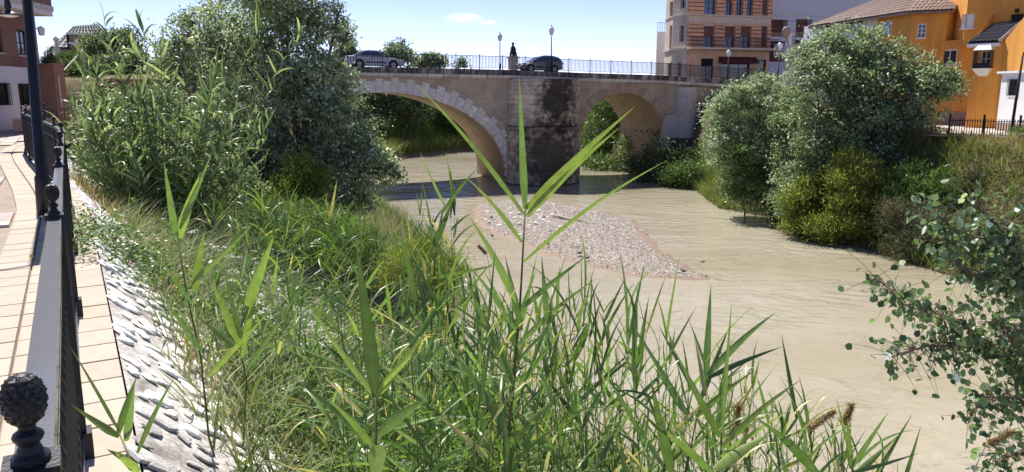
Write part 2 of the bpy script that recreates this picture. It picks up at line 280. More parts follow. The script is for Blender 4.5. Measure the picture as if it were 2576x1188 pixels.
M['reedstem'] = mat('reedstem', (0.085, 0.105, 0.03), 0.5, 0.3, 6, col2=(0.2, 0.15, 0.06), c2scale=1.2)
# ================================================================== LARGE STRUCTURE
# ---- the path of the river railing
def polyline(pts, step=0.1):
    out = []
    for a, b in zip(pts[:-1], pts[1:]):
        a = Vector(a); b = Vector(b); n = max(1, int((b-a).length/step))
        out += [a.lerp(b, i/n) for i in range(n)]
    out.append(Vector(pts[-1])); return out
def smooth_path(pts, it=60):
    p = polyline(pts)
    for _ in range(it): p = [p[0]] + [(p[i-1]+p[i]*2+p[i+1])/4 for i in range(1, len(p)-1)] + [p[-1]]
    return p
RAILP = smooth_path([(6.33, -11.1), (-0.67, 0.98), (-6.17, 10.5), (-7.8, 12.9), (-9.5, 15.3), (-11.2, 17.7), (-12.9, 20.2), (-14.3, 22.7), (-15.2, 25.0)])
ACC = [0.0]
for i in range(1, len(RAILP)): ACC.append(ACC[-1]+(RAILP[i]-RAILP[i-1]).length)
A0 = min(range(len(RAILP)), key=lambda i: (RAILP[i]-Vector((-0.67, 0.98))).length); A0 = ACC[A0]; ALEN = ACC[-1]-A0
PX = np.array([p.x for p in RAILP]); PY = np.array([p.y for p in RAILP]); AC = np.array(ACC)-A0
def path(a):
    p = Vector((float(np.interp(a, AC, PX)), float(np.interp(a, AC, PY)), 0))
    q = Vector((float(np.interp(a+0.15, AC, PX)), float(np.interp(a+0.15, AC, PY)), 0)); r = Vector((float(np.interp(a-0.15, AC, PX)), float(np.interp(a-0.15, AC, PY)), 0))
    t = (q-r).normalized(); return p, t, Vector((t.y, -t.x, 0))
COPE = 0.2
# ---- terrain
edge = [path(a)[0]+path(a)[2]*COPE for a in np.linspace(-13.5, ALEN-0.3, 60)]
LB = [(p.x, p.y) for p in edge] + [(-11.0, 26.6), (-11.5, 31), (-14, 40), (-18.5, 52), (-24, 61), (-24, 80), (-20, 96), (-12, 107), (0, 114), (30, 130), (120, 180)]
RS = [(60, -40), (34, -10), (27, 8), (21, 22), (19, 30.5), (17.6, 38), (15.6, 41), (16.3, 47), (14, 51), (14.6, 60), (13, 66), (13.5, 72), (9, 77), (7.5, 84), (11, 95), (25, 106), (140, 160)]
def sdist(X, Y, poly):
    best = np.full(X.shape, 1e9); sg = np.zeros(X.shape)
    for (ax, ay), (bx, by) in zip(poly[:-1], poly[1:]):
        dx, dy = bx-ax, by-ay; L2 = dx*dx+dy*dy
        t = np.clip(((X-ax)*dx+(Y-ay)*dy)/L2, 0, 1); qx, qy = ax+t*dx, ay+t*dy; d = np.hypot(X-qx, Y-qy)
        cr = dx*(Y-ay)-dy*(X-ax); m = d < best; best = np.where(m, d, best); sg = np.where(m, np.sign(cr), sg)
    return best*sg
def vnoise(X, Y, sc, seed):
    r = np.random.default_rng(seed); ph = r.uniform(0, 6.28, (6, 2)); k = r.uniform(0.6, 1.6, (6, 2)); out = np.zeros(X.shape)
    for i in range(6): out += np.sin(X*k[i, 0]/sc+ph[i, 0]+np.sin(Y*k[i, 1]/sc*0.7+ph[i, 1])*1.3)*np.cos(Y*k[i, 1]/sc+ph[i, 1])
    return out/6
def height(X, Y):
    X = np.asarray(X, float); Y = np.asarray(Y, float)
    dl = -sdist(X, Y, LB)                                   # >0 on the river side of the left edge
    dr = -sdist(X, Y, RS)                                   # >0 inland of the right shoreline
    topl = np.interp(Y, [36, 36.8, 50, 58], [-0.06, 2.1, 3.0, 3.2])
    hl = np.where(dl < 0, topl, np.interp(dl, [0, 0.3, 5, 8.2, 9.6, 14], [-0.12, -0.40, -4.6, -5.75, -6.5, -7.4])+np.clip(topl, 0, 9)*np.clip(1-dl/6, 0, 1))
    topr = np.interp(Y, [58, 68, 74], [-0.75, 1.9, 2.4])
    hr = np.interp(dr, [-5, 0, 0.8, 2.6, 4.2, 5.0], [-7.4, -6.25, -5.8, -4.4, -1.7, -0.72]); hr = hr + np.clip((dr-1)/6.0, 0, 1)*(topr+0.75)
    nz = 0.22*vnoise(X, Y, 1.7, 3)
    hl = hl + np.where(dl > 0.9, nz*np.clip((dl-0.9)/1.5, 0, 1), 0); hr = hr + nz*np.clip(dr, 0, 1)*np.where(dr < 7, 1, 0.2)
    return np.maximum(hl, hr)
def hz(x, y): return float(height(np.array([x]), np.array([y]))[0])
gx = np.concatenate([[-3000, -600, -160], np.arange(-72, 100, 0.8), [160, 600, 3000]]); gy = np.concatenate([[-3000, -400, -60], np.arange(-14, 150, 0.8), [220, 700, 4000]])
GX, GY = np.meshgrid(gx, gy); GZ = height(GX, GY); nx, ny = len(gx), len(gy)
idx = np.arange(nx*ny).reshape(ny, nx); F = np.stack([idx[:-1, :-1], idx[:-1, 1:], idx[1:, 1:], idx[1:, :-1]], -1).reshape(-1, 4)
terrain = put('terrain', mesh('terrain', np.stack([GX, GY, GZ], -1).reshape(-1, 3), F, M['soil'], smooth=True)); tag(terrain, kind='structure')
# ---- river water: muddy and opaque, rippled
def water_mat():
    m, N, L, p = nt('river_water')
    tc = N.new('ShaderNodeTexCoord'); mp = N.new('ShaderNodeMapping'); mp.inputs['Rotation'].default_value = (0, 0, math.radians(20)); mp.inputs['Scale'].default_value = (0.7, 1.35, 1); L.new(tc.outputs['Object'], mp.inputs[0])
    big = N.new('ShaderNodeTexNoise'); big.inputs['Scale'].default_value = 0.10; big.inputs['Detail'].default_value = 5; L.new(mp.outputs[0], big.inputs[0])
    rp = N.new('ShaderNodeValToRGB'); rp.color_ramp.elements[0].position = 0.35; rp.color_ramp.elements[0].color = (0.325, 0.285, 0.195, 1); rp.color_ramp.elements[1].position = 0.65; rp.color_ramp.elements[1].color = (0.405, 0.365, 0.28, 1); L.new(big.outputs[0], rp.inputs[0]); L.new(rp.outputs[0], p.inputs['Base Color'])
    p.inputs['Roughness'].default_value = 0.05; p.inputs['IOR'].default_value = 1.33
    h = None
    for sc, w, det, dis in ((0.38, 1.4, 2, 1.6), (1.5, 0.5, 3, 1.0), (4.2, 0.14, 2, 0.4)):
        n = N.new('ShaderNodeTexNoise'); n.inputs['Scale'].default_value = sc; n.inputs['Detail'].default_value = det; n.inputs['Distortion'].default_value = dis; L.new(mp.outputs[0], n.inputs[0])
        a = N.new('ShaderNodeMath'); a.operation = 'MULTIPLY_ADD'; L.new(n.outputs[0], a.inputs[0]); a.inputs[1].default_value = w
        if h is None: a.inputs[2].default_value = 0
        else: L.new(h, a.inputs[2])
        h = a.outputs[0]
    bp = N.new('ShaderNodeBump'); bp.inputs['Distance'].default_value = 0.24; sm_ = N.new('ShaderNodeMapRange'); sm_.inputs[1].default_value = 0.38; sm_.inputs[2].default_value = 0.62; sm_.inputs[3].default_value = 0.1; sm_.inputs[4].default_value = 0.8; b2 = N.new('ShaderNodeTexNoise'); b2.inputs['Scale'].default_value = 0.16; b2.inputs['Detail'].default_value = 3; b2.inputs['Distortion'].default_value = 1.5; L.new(mp.outputs[0], b2.inputs[0]); L.new(b2.outputs[0], sm_.inputs[0]); L.new(sm_.outputs[0], bp.inputs['Strength']); L.new(h, bp.inputs['Height']); L.new(bp.outputs[0], p.inputs['Normal'])
    return m
WZ = -6.2
river = put('river', mesh('river', [(-60, -30, WZ), (150, -30, WZ), (150, 190, WZ), (-60, 190, WZ)], [(0, 1, 2, 3)], water_mat())); tag(river, kind='structure')
# ---- walkway with its paving slabs
mb = MB()
aa = np.linspace(-13, ALEN, 70)
for a, b in zip(aa[:-1], aa[1:]):
    p, t, n = path(a); q, t2, n2 = path(b)
    mb.q(p+n*COPE+Vector((0, 0, -0.035)), q+n2*COPE+Vector((0, 0, -0.035)), q-n2*13+Vector((0, 0, -0.035)), p-n*13+Vector((0, 0, -0.035)))
    mb.q(p+n*COPE+Vector((0, 0, -0.035)), p+n*COPE+Vector((0, 0, -0.6)), q+n2*COPE+Vector((0, 0, -0.6)), q+n2*COPE+Vector((0, 0, -0.035)))
pe, te, ne = path(ALEN)
mb.q((-36, 24.5, -0.04), (-10.7, 24.5, -0.04), (-10.7, 33.5, -0.04), (-36, 42, -0.04))
walkway = mb.build('walkway', M['pavebase']); tag(walkway, kind='structure')
def slab_mesh(name, lx, ly, h, m, bev=0.006):
    b = MB(); x, y = lx/2, ly/2
    b.hexa([(-x, -y, -h), (x, -y, -h), (x, y, -h), (-x, y, -h), (-x+bev, -y+bev, 0), (x-bev, -y+bev, 0), (x-bev, y-bev, 0), (-x+bev, y-bev, 0)])
    b.hexa([(-x, -y, -h-0.001), (x, -y, -h-0.001), (x, y, -h-0.001), (-x, y, -h-0.001), (-x, -y, -bev), (x, -y, -bev), (x, y, -bev), (-x, y, -bev)]) if False else None
    return b.me(name, m)
SL = 0.345
me_out = slab_mesh('coping_slab', SL-0.006, 0.235, 0.045, M['slab']); me_in = slab_mesh('kerb_slab', SL-0.006, 0.285, 0.03, M['slab'])
a = -2.2
while a < ALEN-0.2:
    p, t, n = path(a); rz = math.atan2(t.y, t.x); dz = random.uniform(-0.003, 0.003)
    put('coping_slab', me_out, walkway, True, loc=p+n*(COPE-0.095)+Vector((0, 0, dz)), rot=(random.uniform(-.004, .004), random.uniform(-.004, .004), rz))
    for k in (0, 1): put('kerb_slab', me_in, walkway, True, loc=p-n*(0.19+0.295*k)+Vector((0, 0, random.uniform(-.002, .002))), rot=(0, 0, rz))
    a += SL
TS = 0.40
me_t = [slab_mesh('paving_tile', TS-0.008, TS-0.008, 0.03, M['tile_pink'], 0.004), slab_mesh('paving_tile', TS-0.008, TS-0.008, 0.03, M['tile_pale'], 0.004)]
T0 = Vector((-0.5, 0.866, 0)); N0 = Vector((0.866, 0.5, 0)); cnt = 0; tiles = []
for i in range(4, 82):
    for j in range(0, 40):
        p = Vector((-0.67, 0.98, 0)) + T0*(i*TS) - N0*(0.66+TS/2+j*TS)
        if p.y < 1 or p.x/p.y < -0.70: continue
        aa_ = np.argmin((PX-p.x)**2+(PY-p.y)**2); q = RAILP[aa_]; dd = math.hypot(q.x-p.x, q.y-p.y)
        if dd < 0.84 or p.y > 31: continue
        tiles.append((p.length, i, j, p))
tiles.sort(key=lambda r: r[0])
for L_, i, j, p in tiles[:300]:
    k = 1 if ((i+j) % 5 == 0 or (i-j) % 7 == 0) else 0
    put('paving_tile', me_t[k], walkway, True, loc=p+Vector((0, 0, -0.002+random.uniform(-.002, .001))), rot=(0, 0, math.atan2(0.866, -0.5)+(math.pi/2)*random.randint(0, 3)))
if len(tiles) > 300:
    b = MB()
    for L_, i, j, p in tiles[300:]: b.k = 1 if ((i+j) % 5 == 0 or (i-j) % 7 == 0) else 0; b.box(p+Vector((0, 0, -0.014)), (TS-0.01, TS-0.01, 0.024), (-0.5, 0.866))
    tag(b.build('far_paving_tiles', [M['tile_pink'], M['tile_pale']], walkway), kind='stuff')
# ---- stone revetment below the coping
SLOPE = 0.92
def rev(a, d):
    p, t, n = path(a); return p + n*(COPE+0.03+d) + Vector((0, 0, -0.03-SLOPE*d)), t, n
mb = MB(); aa = np.linspace(-4, ALEN-1.0, 60); dd = [0, 0.4, 0.9, 1.6, 2.6]
for a, b in zip(aa[:-1], aa[1:]):
    for c, e in zip(dd[:-1], dd[1:]): mb.q(rev(a, c)[0], rev(a, e)[0], rev(b, e)[0], rev(b, c)[0])
revet = mb.build('stone_revetment', M['mortar']); tag(revet, 'sloping white cobbled stone bank below the walkway coping', 'stone bank')
stone_me = []
for k in range(7):
    r = random.Random(k); n = 8; V = []; Fs = []
    rr = [r.uniform(0.55, 1.25) for _ in range(n)]
    for i in range(n): w = 2*math.pi*i/n; V.append((rr[i]*math.cos(w), rr[i]*0.75*math.sin(w), -0.25))
    for i in range(n): w = 2*math.pi*i/n; V.append((rr[i]*0.93*math.cos(w), rr[i]*0.7*math.sin(w), 0.22+r.uniform(-.05, .05)))
    for i in range(n): w = 2*math.pi*i/n; V.append((rr[i]*0.6*math.cos(w), rr[i]*0.45*math.sin(w), 0.42+r.uniform(-.08, .08)))
    for i in range(n):
        j = (i+1) % n; Fs += [(i, j, n+j, n+i), (n+i, n+j, 2*n+j, 2*n+i)]
    Fs.append(tuple(range(2*n, 3*n))); stone_me.append(mesh('stone', V, Fs, M['stone_white']))
cand = []
a = -0.5
while a < ALEN-1.5:
    d = 0.10
    while d < 2.3:
        aj, dj = a+random.uniform(-.12, .12), d+random.uniform(-.09, .09); p, t, n = rev(aj, dj); cand.append((p.length, p, t, n, random.random())); d += 0.125
    a += 0.175
cand = [c for c in cand if c[1].y > 1.5 and c[1].x/c[1].y > -0.72]; cand.sort(key=lambda c: c[0])
def stone_mx(c):
    L_, p, t, n, u = c; dn = (n - Vector((0, 0, SLOPE))).normalized(); nm = t.cross(dn); nm = nm if nm.z > 0 else -nm; nm = (nm+t*((u*31) % 1-.5)*.14+dn*((u*53) % 1-.5)*.14).normalized(); dn = (dn-nm*dn.dot(nm)).normalized(); t = dn.cross(nm)
    w = (u-0.5)*5.0; ax = t*math.cos(w)+dn*math.sin(w); ay = nm.cross(ax); s = 0.05+0.075*((u*7.7) % 1)**1.4
    m = Matrix((ax*s*1.15, ay*s, nm*s*0.26)).transposed().to_4x4(); m.translation = p+nm*0.012; return m
for i, c in enumerate(cand[:300]):
    o = put('stone', stone_me[i % 7], revet, True); o.matrix_basis = stone_mx(c)
V = []; Fs = []
for i, c in enumerate(cand[300:]):
    mx = stone_mx(c); sm = stone_me[i % 7]; b = len(V); V += [mx @ v.co for v in sm.vertices]; Fs += [tuple(b+q for q in pl.vertices) for pl in sm.polygons]
if V: tag(put('far_stones', mesh('far_stones', V, Fs, M['stone_white'], smooth=True), revet), kind='stuff')

# ================================================================== THE BRIDGE
bridge = thing('stone_bridge', B(8, -4, WZ), 'old stone road bridge with two visible arches and a rounded central pier', 'bridge')
BW = 8.6
AL = dict(c=-2.0, a=10.4, b=6.8, z=-5.3); AR = dict(c=19.5, a=4.3, b=4.3, z=-2.85)
def low(s):
    for A in (AL, AR):
        u = (s-A['c'])/A['a']
        if abs(u) < 1: return A['z']+A['b']*math.sqrt(max(0, 1-u*u))
    return None
ss = set()
for A in (AL, AR):
    for k in range(41): ss.add(round(A['c']-A['a']*math.cos(math.pi*k/40), 4))
for s in np.arange(-24, 36, 1.5): ss.add(round(float(s), 4))
ss = sorted(ss); ss = [s for i, s in enumerate(ss) if i == 0 or s-ss[i-1] > 0.004]
front = MB(); rear = MB(); sof = MB()
def edges(A): return A['c']-A['a'], A['c']+A['a']
for s0, s1 in zip(ss[:-1], ss[1:]):
    m_ = (s0+s1)/2; inside = low(m_) is not None
    t0, t1 = deck_z(s0)-0.7, deck_z(s1)-0.7
    def lo(s):
        if not inside: return -8.5
        v = low(s)
        if v is None: v = (AL if abs(m_-AL['c']) < AL['a'] else AR)['z']
        return v
    l0, l1 = lo(s0), lo(s1)
    front.q(B(s0, 0, l0), B(s1, 0, l1), B(s1, 0, t1), B(s0, 0, t0))
    rear.q(B(s1, -BW, l1), B(s0, -BW, l0), B(s0, -BW, t0), B(s1, -BW, t1))
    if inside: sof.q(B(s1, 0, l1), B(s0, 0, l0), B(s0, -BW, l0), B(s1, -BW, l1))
for A in (AL, AR):
    for k, e in enumerate(edges(A)):
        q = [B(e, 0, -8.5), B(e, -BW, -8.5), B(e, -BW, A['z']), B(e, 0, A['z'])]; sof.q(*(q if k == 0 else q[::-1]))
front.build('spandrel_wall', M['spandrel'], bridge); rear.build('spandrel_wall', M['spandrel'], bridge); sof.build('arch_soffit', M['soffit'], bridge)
# road deck
mb = MB()
for s in np.arange(-26, 60, 2.0):
    z0, z1 = deck_z(s), deck_z(s+2)
    mb.hexa([B(s, 0.02, z0-0.72), B(s+2, 0.02, z1-0.72), B(s+2, -BW-.02, z1-0.72), B(s, -BW-.02, z0-0.72), B(s, 0.02, z0-0.08), B(s+2, 0.02, z1-0.08), B(s+2, -BW-.02, z1-0.08), B(s, -BW-.02, z0-0.08)])
mb.build('road_deck', M['asphalt'], bridge)
# cornice: a projecting moulding and a course of stained kerb blocks above it
s = -9.0; i = 0
while s < 34:
    L_ = random.uniform(1.05, 1.45); z0, z1 = deck_z(s), deck_z(s+L_); g = 0.02; j = random.uniform(-0.012, 0.012)
    mb = MB(); mb.hexa([B(s+g, 0.012, z0-.80), B(s+L_-g, 0.012, z1-.80), B(s+L_-g, -.3, z1-.80), B(s+g, -.3, z0-.80), B(s+g, .34+j, z0-.68), B(s+L_-g, .34+j, z1-.68), B(s+L_-g, -.3, z1-.68), B(s+g, -.3, z0-.68)])
    mb.hexa([B(s+g, .36+j, z0-.679), B(s+L_-g, .36+j, z1-.679), B(s+L_-g, -.3, z1-.679), B(s+g, -.3, z0-.679), B(s+g, .36+j, z0-.45), B(s+L_-g, .36+j, z1-.45), B(s+L_-g, -.3, z1-.45), B(s+g, -.3, z0-.45)])
    mb.build('cornice_block', M['cornice'], bridge)
    s += L_
s = -9.0
while s < 34:
    L_ = random.choice([0.7, 0.9, 1.3, 1.6]); z0, z1 = deck_z(s), deck_z(s+L_); g = random.choice([0.015, 0.015, 0.05]); j = random.uniform(-0.02, 0.03)
    mb = MB(); zb = 0.445
    mb.hexa([B(s+g, .27+j, z0-zb), B(s+L_-g, .27+j, z1-zb), B(s+L_-g, -.28, z1-zb), B(s+g, -.28, z0-zb), B(s+g, .25+j, z0), B(s+L_-g, .25+j, z1), B(s+L_-g, -.28, z1), B(s+g, -.28, z0)])
    mb.build('kerb_block', M['cornice_dark'], bridge); s += L_
# big arch ring of pale voussoirs with stepped backs
def ell(A, th, off=0.0):
    c, n_ = math.cos(th), math.sin(th); s = A['c']+A['a']*c; z = A['z']+A['b']*n_
    nx_, nz_ = c/A['a'], n_/A['b']; l = math.hypot(nx_, nz_); return s+nx_/l*off, z+nz_/l*off
th = math.radians(-2); k = 0
while th < math.radians(128):
    dth = 0.60/math.hypot(AL['a']*math.sin(th+0.03), AL['b']*math.cos(th+0.03)); t1 = th+dth
    tk = (1.14 if k % 2 else 0.84)+random.uniform(-.08, .08); g = 0.0016
    c = [ell(AL, th+g, 0.0), ell(AL, t1-g, 0.0), ell(AL, t1-g, tk), ell(AL, th+g, tk)]; pr = 0.055+random.uniform(-.012, .012)
    mb = MB(); mb.hexa([B(c[i][0], pr, c[i][1]) for i in range(4)] + [B(c[i][0], -0.45, c[i][1]-(0.004 if i < 2 else 0)) for i in range(4)]); mb.build('voussoir', M['vouss'], bridge)
    th = t1; k += 1
# small arch ring of brick
nb = 46
for k in range(nb):
    t0 = math.radians(-8)+(math.pi+math.radians(16))*k/nb; t1 = math.radians(-8)+(math.pi+math.radians(16))*(k+1)/nb; g = 0.0025
    c = [ell(AR, t0+g, -0.004), ell(AR, t1-g, -0.004), ell(AR, t1-g, 0.78), ell(AR, t0+g, 0.78)]; pr = 0.04+random.uniform(-.008, .008)
    mb = MB(); mb.hexa([B(c[i][0], pr, c[i][1]) for i in range(4)] + [B(c[i][0], -0.4, c[i][1]) for i in range(4)]); mb.build('arch_brick', M['archbrick'], bridge)
# putlog holes under the small arch: dark blocks, hole shade put into the colour
for k in range(5):
    s = edges(AR)[1]-0.02; mb = MB(); mb.box(B(s, -1.2-1.05*k, -2.05), (0.1, 0.32, 0.42), BE); mb.build('putlog_hole', M['dark'], bridge)
# central pier: rounded cutwater laid in courses of blocks
PC = 11.75
def pier_pt(phi, grow, z): return B(PC+(3.25+grow)*math.cos(phi), 0.02+(2.75+grow)*math.sin(phi), z)
mb = MB()
for (z0, z1, gr) in ((-8.0, -1.62, -0.06), (-1.30, 2.62, -0.16)):
    ph = [math.pi*i/28 for i in range(29)]
    for a, b in zip(ph[:-1], ph[1:]): mb.q(pier_pt(b, gr, z0), pier_pt(a, gr, z0), pier_pt(a, gr, z1), pier_pt(b, gr, z1))
    mb.q(*[pier_pt(a, gr, z1) for a in ph])
mb.build('pier_core', M['piermortar'], bridge)
def arc_pieces(wlo, whi):
    out = []; x = -0.02-random.random()*0.04
    while x < math.pi:
        w = random.uniform(wlo, whi); out.append((max(x, 0.0), min(x+w, math.pi))); x += w
    return out
def ring_course(z0, z1, gr, wlo, whi, m, name='pier_stone', prot=0.03):
    for (a, b) in arc_pieces(wlo, whi):
        if b-a < 0.03: continue
        mb = MB(); jj = random.uniform(-prot, prot); n = 3; g = 0.004; zz0 = z0+0.008; zz1 = z1-0.008-random.choice([0, 0, 0, 0.015])
        ph = [a+g+(b-a-2*g)*i/n for i in range(n+1)]
        o0 = [pier_pt(q, gr+jj, zz0) for q in ph]; o1 = [pier_pt(q, gr+jj*0.6, zz1) for q in ph]; i0 = [pier_pt(q, gr-0.35, zz0) for q in ph]; i1 = [pier_pt(q, gr-0.35, zz1) for q in ph]
        for i in range(n):
            mb.q(o0[i+1], o0[i], o1[i], o1[i+1]); mb.q(o1[i+1], o1[i], i1[i], i1[i+1]); mb.q(o0[i], o0[i+1], i0[i+1], i0[i])
        mb.q(o0[0], i0[0], i1[0], o1[0]); mb.q(i0[n], o0[n], o1[n], i1[n])
        mb.build(name, m, bridge)
z = -6.5; zc = [-6.5]
while z < -1.68: z += random.uniform(0.36, 0.44); zc.append(min(z, -1.62))
for a, b in zip(zc[:-1], zc[1:]):
    if b-a > 0.1: ring_course(a, b, 0.06, 0.25, 0.42, M['pierwet'] if b < -5.75 else M['pierstone'])
ring_course(-1.60, -1.32, 0.17, 0.16, 0.26, M['pierstone'], 'pier_ledge_stone', 0.05)
z = -1.30; zc = [z]
while z < 2.5: z += random.uniform(0.34, 0.42); zc.append(min(z, 2.6))
for a, b in zip(zc[:-1], zc[1:]):
    if b-a > 0.1: ring_course(a, b, -0.06, 0.24, 0.42, M['pierstone'])
# half-round buttress right of the small arch and its shoulder block
BC = 25.7
for k in range(11):
    z0 = -2.6+0.36*k; z1 = z0+0.35; gr = 0.0
    for (a, b) in ((0, 0.9), (0.9, 2.0), (2.0, math.pi)) if k % 2 else ((0, 1.5), (1.5, 2.5), (2.5, math.pi)):
        mb = MB(); n = 4; ph = [a+0.006+(b-a-0.012)*i/n for i in range(n+1)]; R_ = 1.03+random.uniform(-.012, .012)
        def bp_(q, z): return B(BC+R_*math.cos(q), 0.05+R_*math.sin(q), z)
        for i in range(n): mb.q(bp_(ph[i+1], z0), bp_(ph[i], z0), bp_(ph[i], z1), bp_(ph[i+1], z1))
        mb.q(*[bp_(q, z1) for q in ph]+[B(BC, 0, z1)]); mb.build('buttress_stone', M['butt'], bridge)
mb = MB(); ph = [math.pi*i/14 for i in range(15)]
mb.prism([B(BC+1.1*math.cos(q), 0.03+1.1*math.sin(q), 1.37) for q in ph], (0, 0, 0.12)); mb.prism([B(BC+1.0*math.cos(q), 0.03+1.0*math.sin(q), 1.49) for q in ph], (0, 0, 0.45)); mb.build('buttress_cap', M['butt'], bridge)
mb = MB(); mb.hexa([B(23.1, 0.04, -3.4), B(24.75, 0.04, -3.4), B(24.75, 0.32, -3.4), B(23.1, 0.32, -3.4), B(23.6, 0.04, -0.55), B(24.75, 0.04, -0.42), B(24.75, 0.3, -0.42), B(23.6, 0.3, -0.55)]); mb.build('shoulder_block', M['butt'], bridge)
mb = MB(); mb.box(B(26.0, 0.7, -3.0), (3.6, 2.6, 0.8), BE); mb.box(B(26.0, 0.9, -4.6), (4.2, 3.2, 2.4), BE); mb.build('buttress_base', M['piermortar'], bridge)
# ---- bridge railing
FS, FE = -9.9, 33.9; fd = 0.02
fence = thing('bridge_railing', B(12, fd, deck_z(12)), 'dark vertical bar railing along the near edge of the bridge', 'railing')
def bar(mb, s, z0, z1, w): mb.hexa([B(s-w/2, fd-w/2, z0), B(s+w/2, fd-w/2, z0), B(s+w/2, fd+w/2, z0), B(s-w/2, fd+w/2, z0), B(s-w/2, fd-w/2, z1), B(s+w/2, fd-w/2, z1), B(s+w/2, fd+w/2, z1), B(s-w/2, fd+w/2, z1)]); return mb
s = FS; nbal = 0; rest = MB(); stepz = []
while s < FE:
    z = deck_z(s); bar(MB(), s, z, z+1.2, 0.065).build('post', M['iron_far'], fence); mb = MB(); z1 = deck_z(s+2)
    for (h0, h1) in ((1.06, 1.10), (0.12, 0.15)):
        mb.hexa([B(s+.04, fd-.02, z+h0), B(s+1.96, fd-.02, z1+h0), B(s+1.96, fd+.02, z1+h0), B(s+.04, fd+.02, z+h0), B(s+.04, fd-.02, z+h1), B(s+1.96, fd-.02, z1+h1), B(s+1.96, fd+.02, z1+h1), B(s+.04, fd+.02, z+h1)])
    mb.build('rail', M['iron_far'], fence)
    for k in range(1, 16):
        q = s+0.125*k; zz = deck_z(q)
        if -6.2 < q < 31 and nbal < 300: bar(MB(), q, zz+0.15, zz+1.06, 0.036).build('baluster', M['iron_far'], fence); nbal += 1
        else: bar(rest, q, zz+0.15, zz+1.06, 0.036)
    s += 2.0
tag(rest.build('end_balusters', M['iron_far'], fence), kind='stuff')
# ================================================================== BUILDINGS
class Facade:
    """An upright wall plane: origin o (plan), u along the wall to the right as seen, w out of the wall towards the viewer."""
    def __init__(self, a, b):
        self.o = Vector((a[0], a[1], 0)); d = Vector((b[0]-a[0], b[1]-a[1], 0)); self.L = d.length; self.u = d/self.L; self.n = Vector((self.u.y, -self.u.x, 0))
    def p(self, u, w, z): return self.o + self.u*u + self.n*w + Vector((0, 0, z))
    def uz(self, x, y):                      # where the view line through picture point (x, y) meets this wall
        r = ray(x, y); det = r.x*(-self.u.y) - r.y*(-self.u.x)
        t = (self.o.x*(-self.u.y) - self.o.y*(-self.u.x))/det; return (r.x*self.o.y - r.y*self.o.x)/det, EYE+r.z*t
    def rect(self, x0, y0, x1, y1):
        xm, ym = (x0+x1)/2, (y0+y1)/2
        return (self.uz(x0, ym)[0], self.uz(x1, ym)[0], self.uz(xm, y1)[1], self.uz(xm, y0)[1])
    def box(self, mb, u0, u1, w0, w1, z0, z1):
        return mb.hexa([self.p(u0, w1, z0), self.p(u1, w1, z0), self.p(u1, w0, z0), self.p(u0, w0, z0), self.p(u0, w1, z1), self.p(u1, w1, z1), self.p(u1, w0, z1), self.p(u0, w0, z1)])
    def wall(self, mb, u0, u1, z0, z1, openings=(), depth=0.22):
        us = sorted({u0, u1, *[o[0] for o in openings], *[o[1] for o in openings]}); zs = sorted({z0, z1, *[o[2] for o in openings], *[o[3] for o in openings]})
        us = [u for u in us if u0 <= u <= u1]; zs = [z for z in zs if z0 <= z <= z1]
        for a, b in zip(us[:-1], us[1:]):
            for c, d in zip(zs[:-1], zs[1:]):
                m, k = (a+b)/2, (c+d)/2
                if any(o[0] < m < o[1] and o[2] < k < o[3] for o in openings): continue
                mb.q(self.p(a, 0, c), self.p(b, 0, c), self.p(b, 0, d), self.p(a, 0, d))
        for (a, b, c, d) in openings:
            mb.q(self.p(a, 0, c), self.p(a, 0, d), self.p(a, -depth, d), self.p(a, -depth, c)); mb.q(self.p(b, 0, d), self.p(b, 0, c), self.p(b, -depth, c), self.p(b, -depth, d))
            mb.q(self.p(b, 0, c), self.p(a, 0, c), self.p(a, -depth, c), self.p(b, -depth, c)); mb.q(self.p(a, 0, d), self.p(b, 0, d), self.p(b, -depth, d), self.p(a, -depth, d))
        return mb
    def window(self, parent, r, frame, pane, nx=2, ny=1, depth=0.16, fw=0.06, shutter=None, sm=None, sill=None, proud=False, name='window', label=None, grille=None):
        a, b, c, d = r; w = -depth if not proud else 0.01
        f = MB(); k = fw
        for (u0, u1, z0, z1) in ((a, a+k, c, d), (b-k, b, c, d), (a+k, b-k, c, c+k), (a+k, b-k, d-k, d)): self.box(f, u0, u1, w, w+0.06, z0, z1)
        o = f.build(name, frame, parent)
        if label: o['label'] = label
        zt = d-k if not shutter else d-k-(d-c)*shutter
        uu = [a+k+(b-a-2*k)*i/nx for i in range(nx+1)]; zz = [c+k+(zt-c-k)*i/ny for i in range(ny+1)]
        for i in range(nx):
            for j in range(ny): self.box(MB(), uu[i]+0.012, uu[i+1]-0.012, w+0.004, w+0.022, zz[j]+0.012, zz[j+1]-0.012).build('pane', pane, o)
        for i in range(1, nx): self.box(MB(), uu[i]-0.025, uu[i]+0.025, w+0.003, w+0.05, c+k, zt).build('mullion', frame, o)
        for j in range(1, ny): self.box(MB(), uu[0], uu[-1], w+0.0035, w+0.045, zz[j]-0.02, zz[j]+0.02).build('glazing_bar', frame, o)
        if shutter: self.box(MB(), a+k, b-k, w+0.005, w+0.052, zt, d-k).build('shutter', sm, o)
        if sill: self.box(MB(), a-0.06, b+0.06, w, 0.08, c-0.07, c-0.003).build('sill', sill, o)
        if grille:
            g = MB(); gw = 0.05
            n = max(3, int((b-a)/0.14))
            for i in range(n+1): u = a+(b-a)*i/n; self.box(g, u-0.01, u+0.01, gw, gw+0.02, c, d)
            for z in (c+0.02, (c+d)/2, d-0.02): self.box(g, a, b, gw+0.003, gw+0.017, z-0.012, z+0.012)
            g.build('grille', grille, o)
        return o
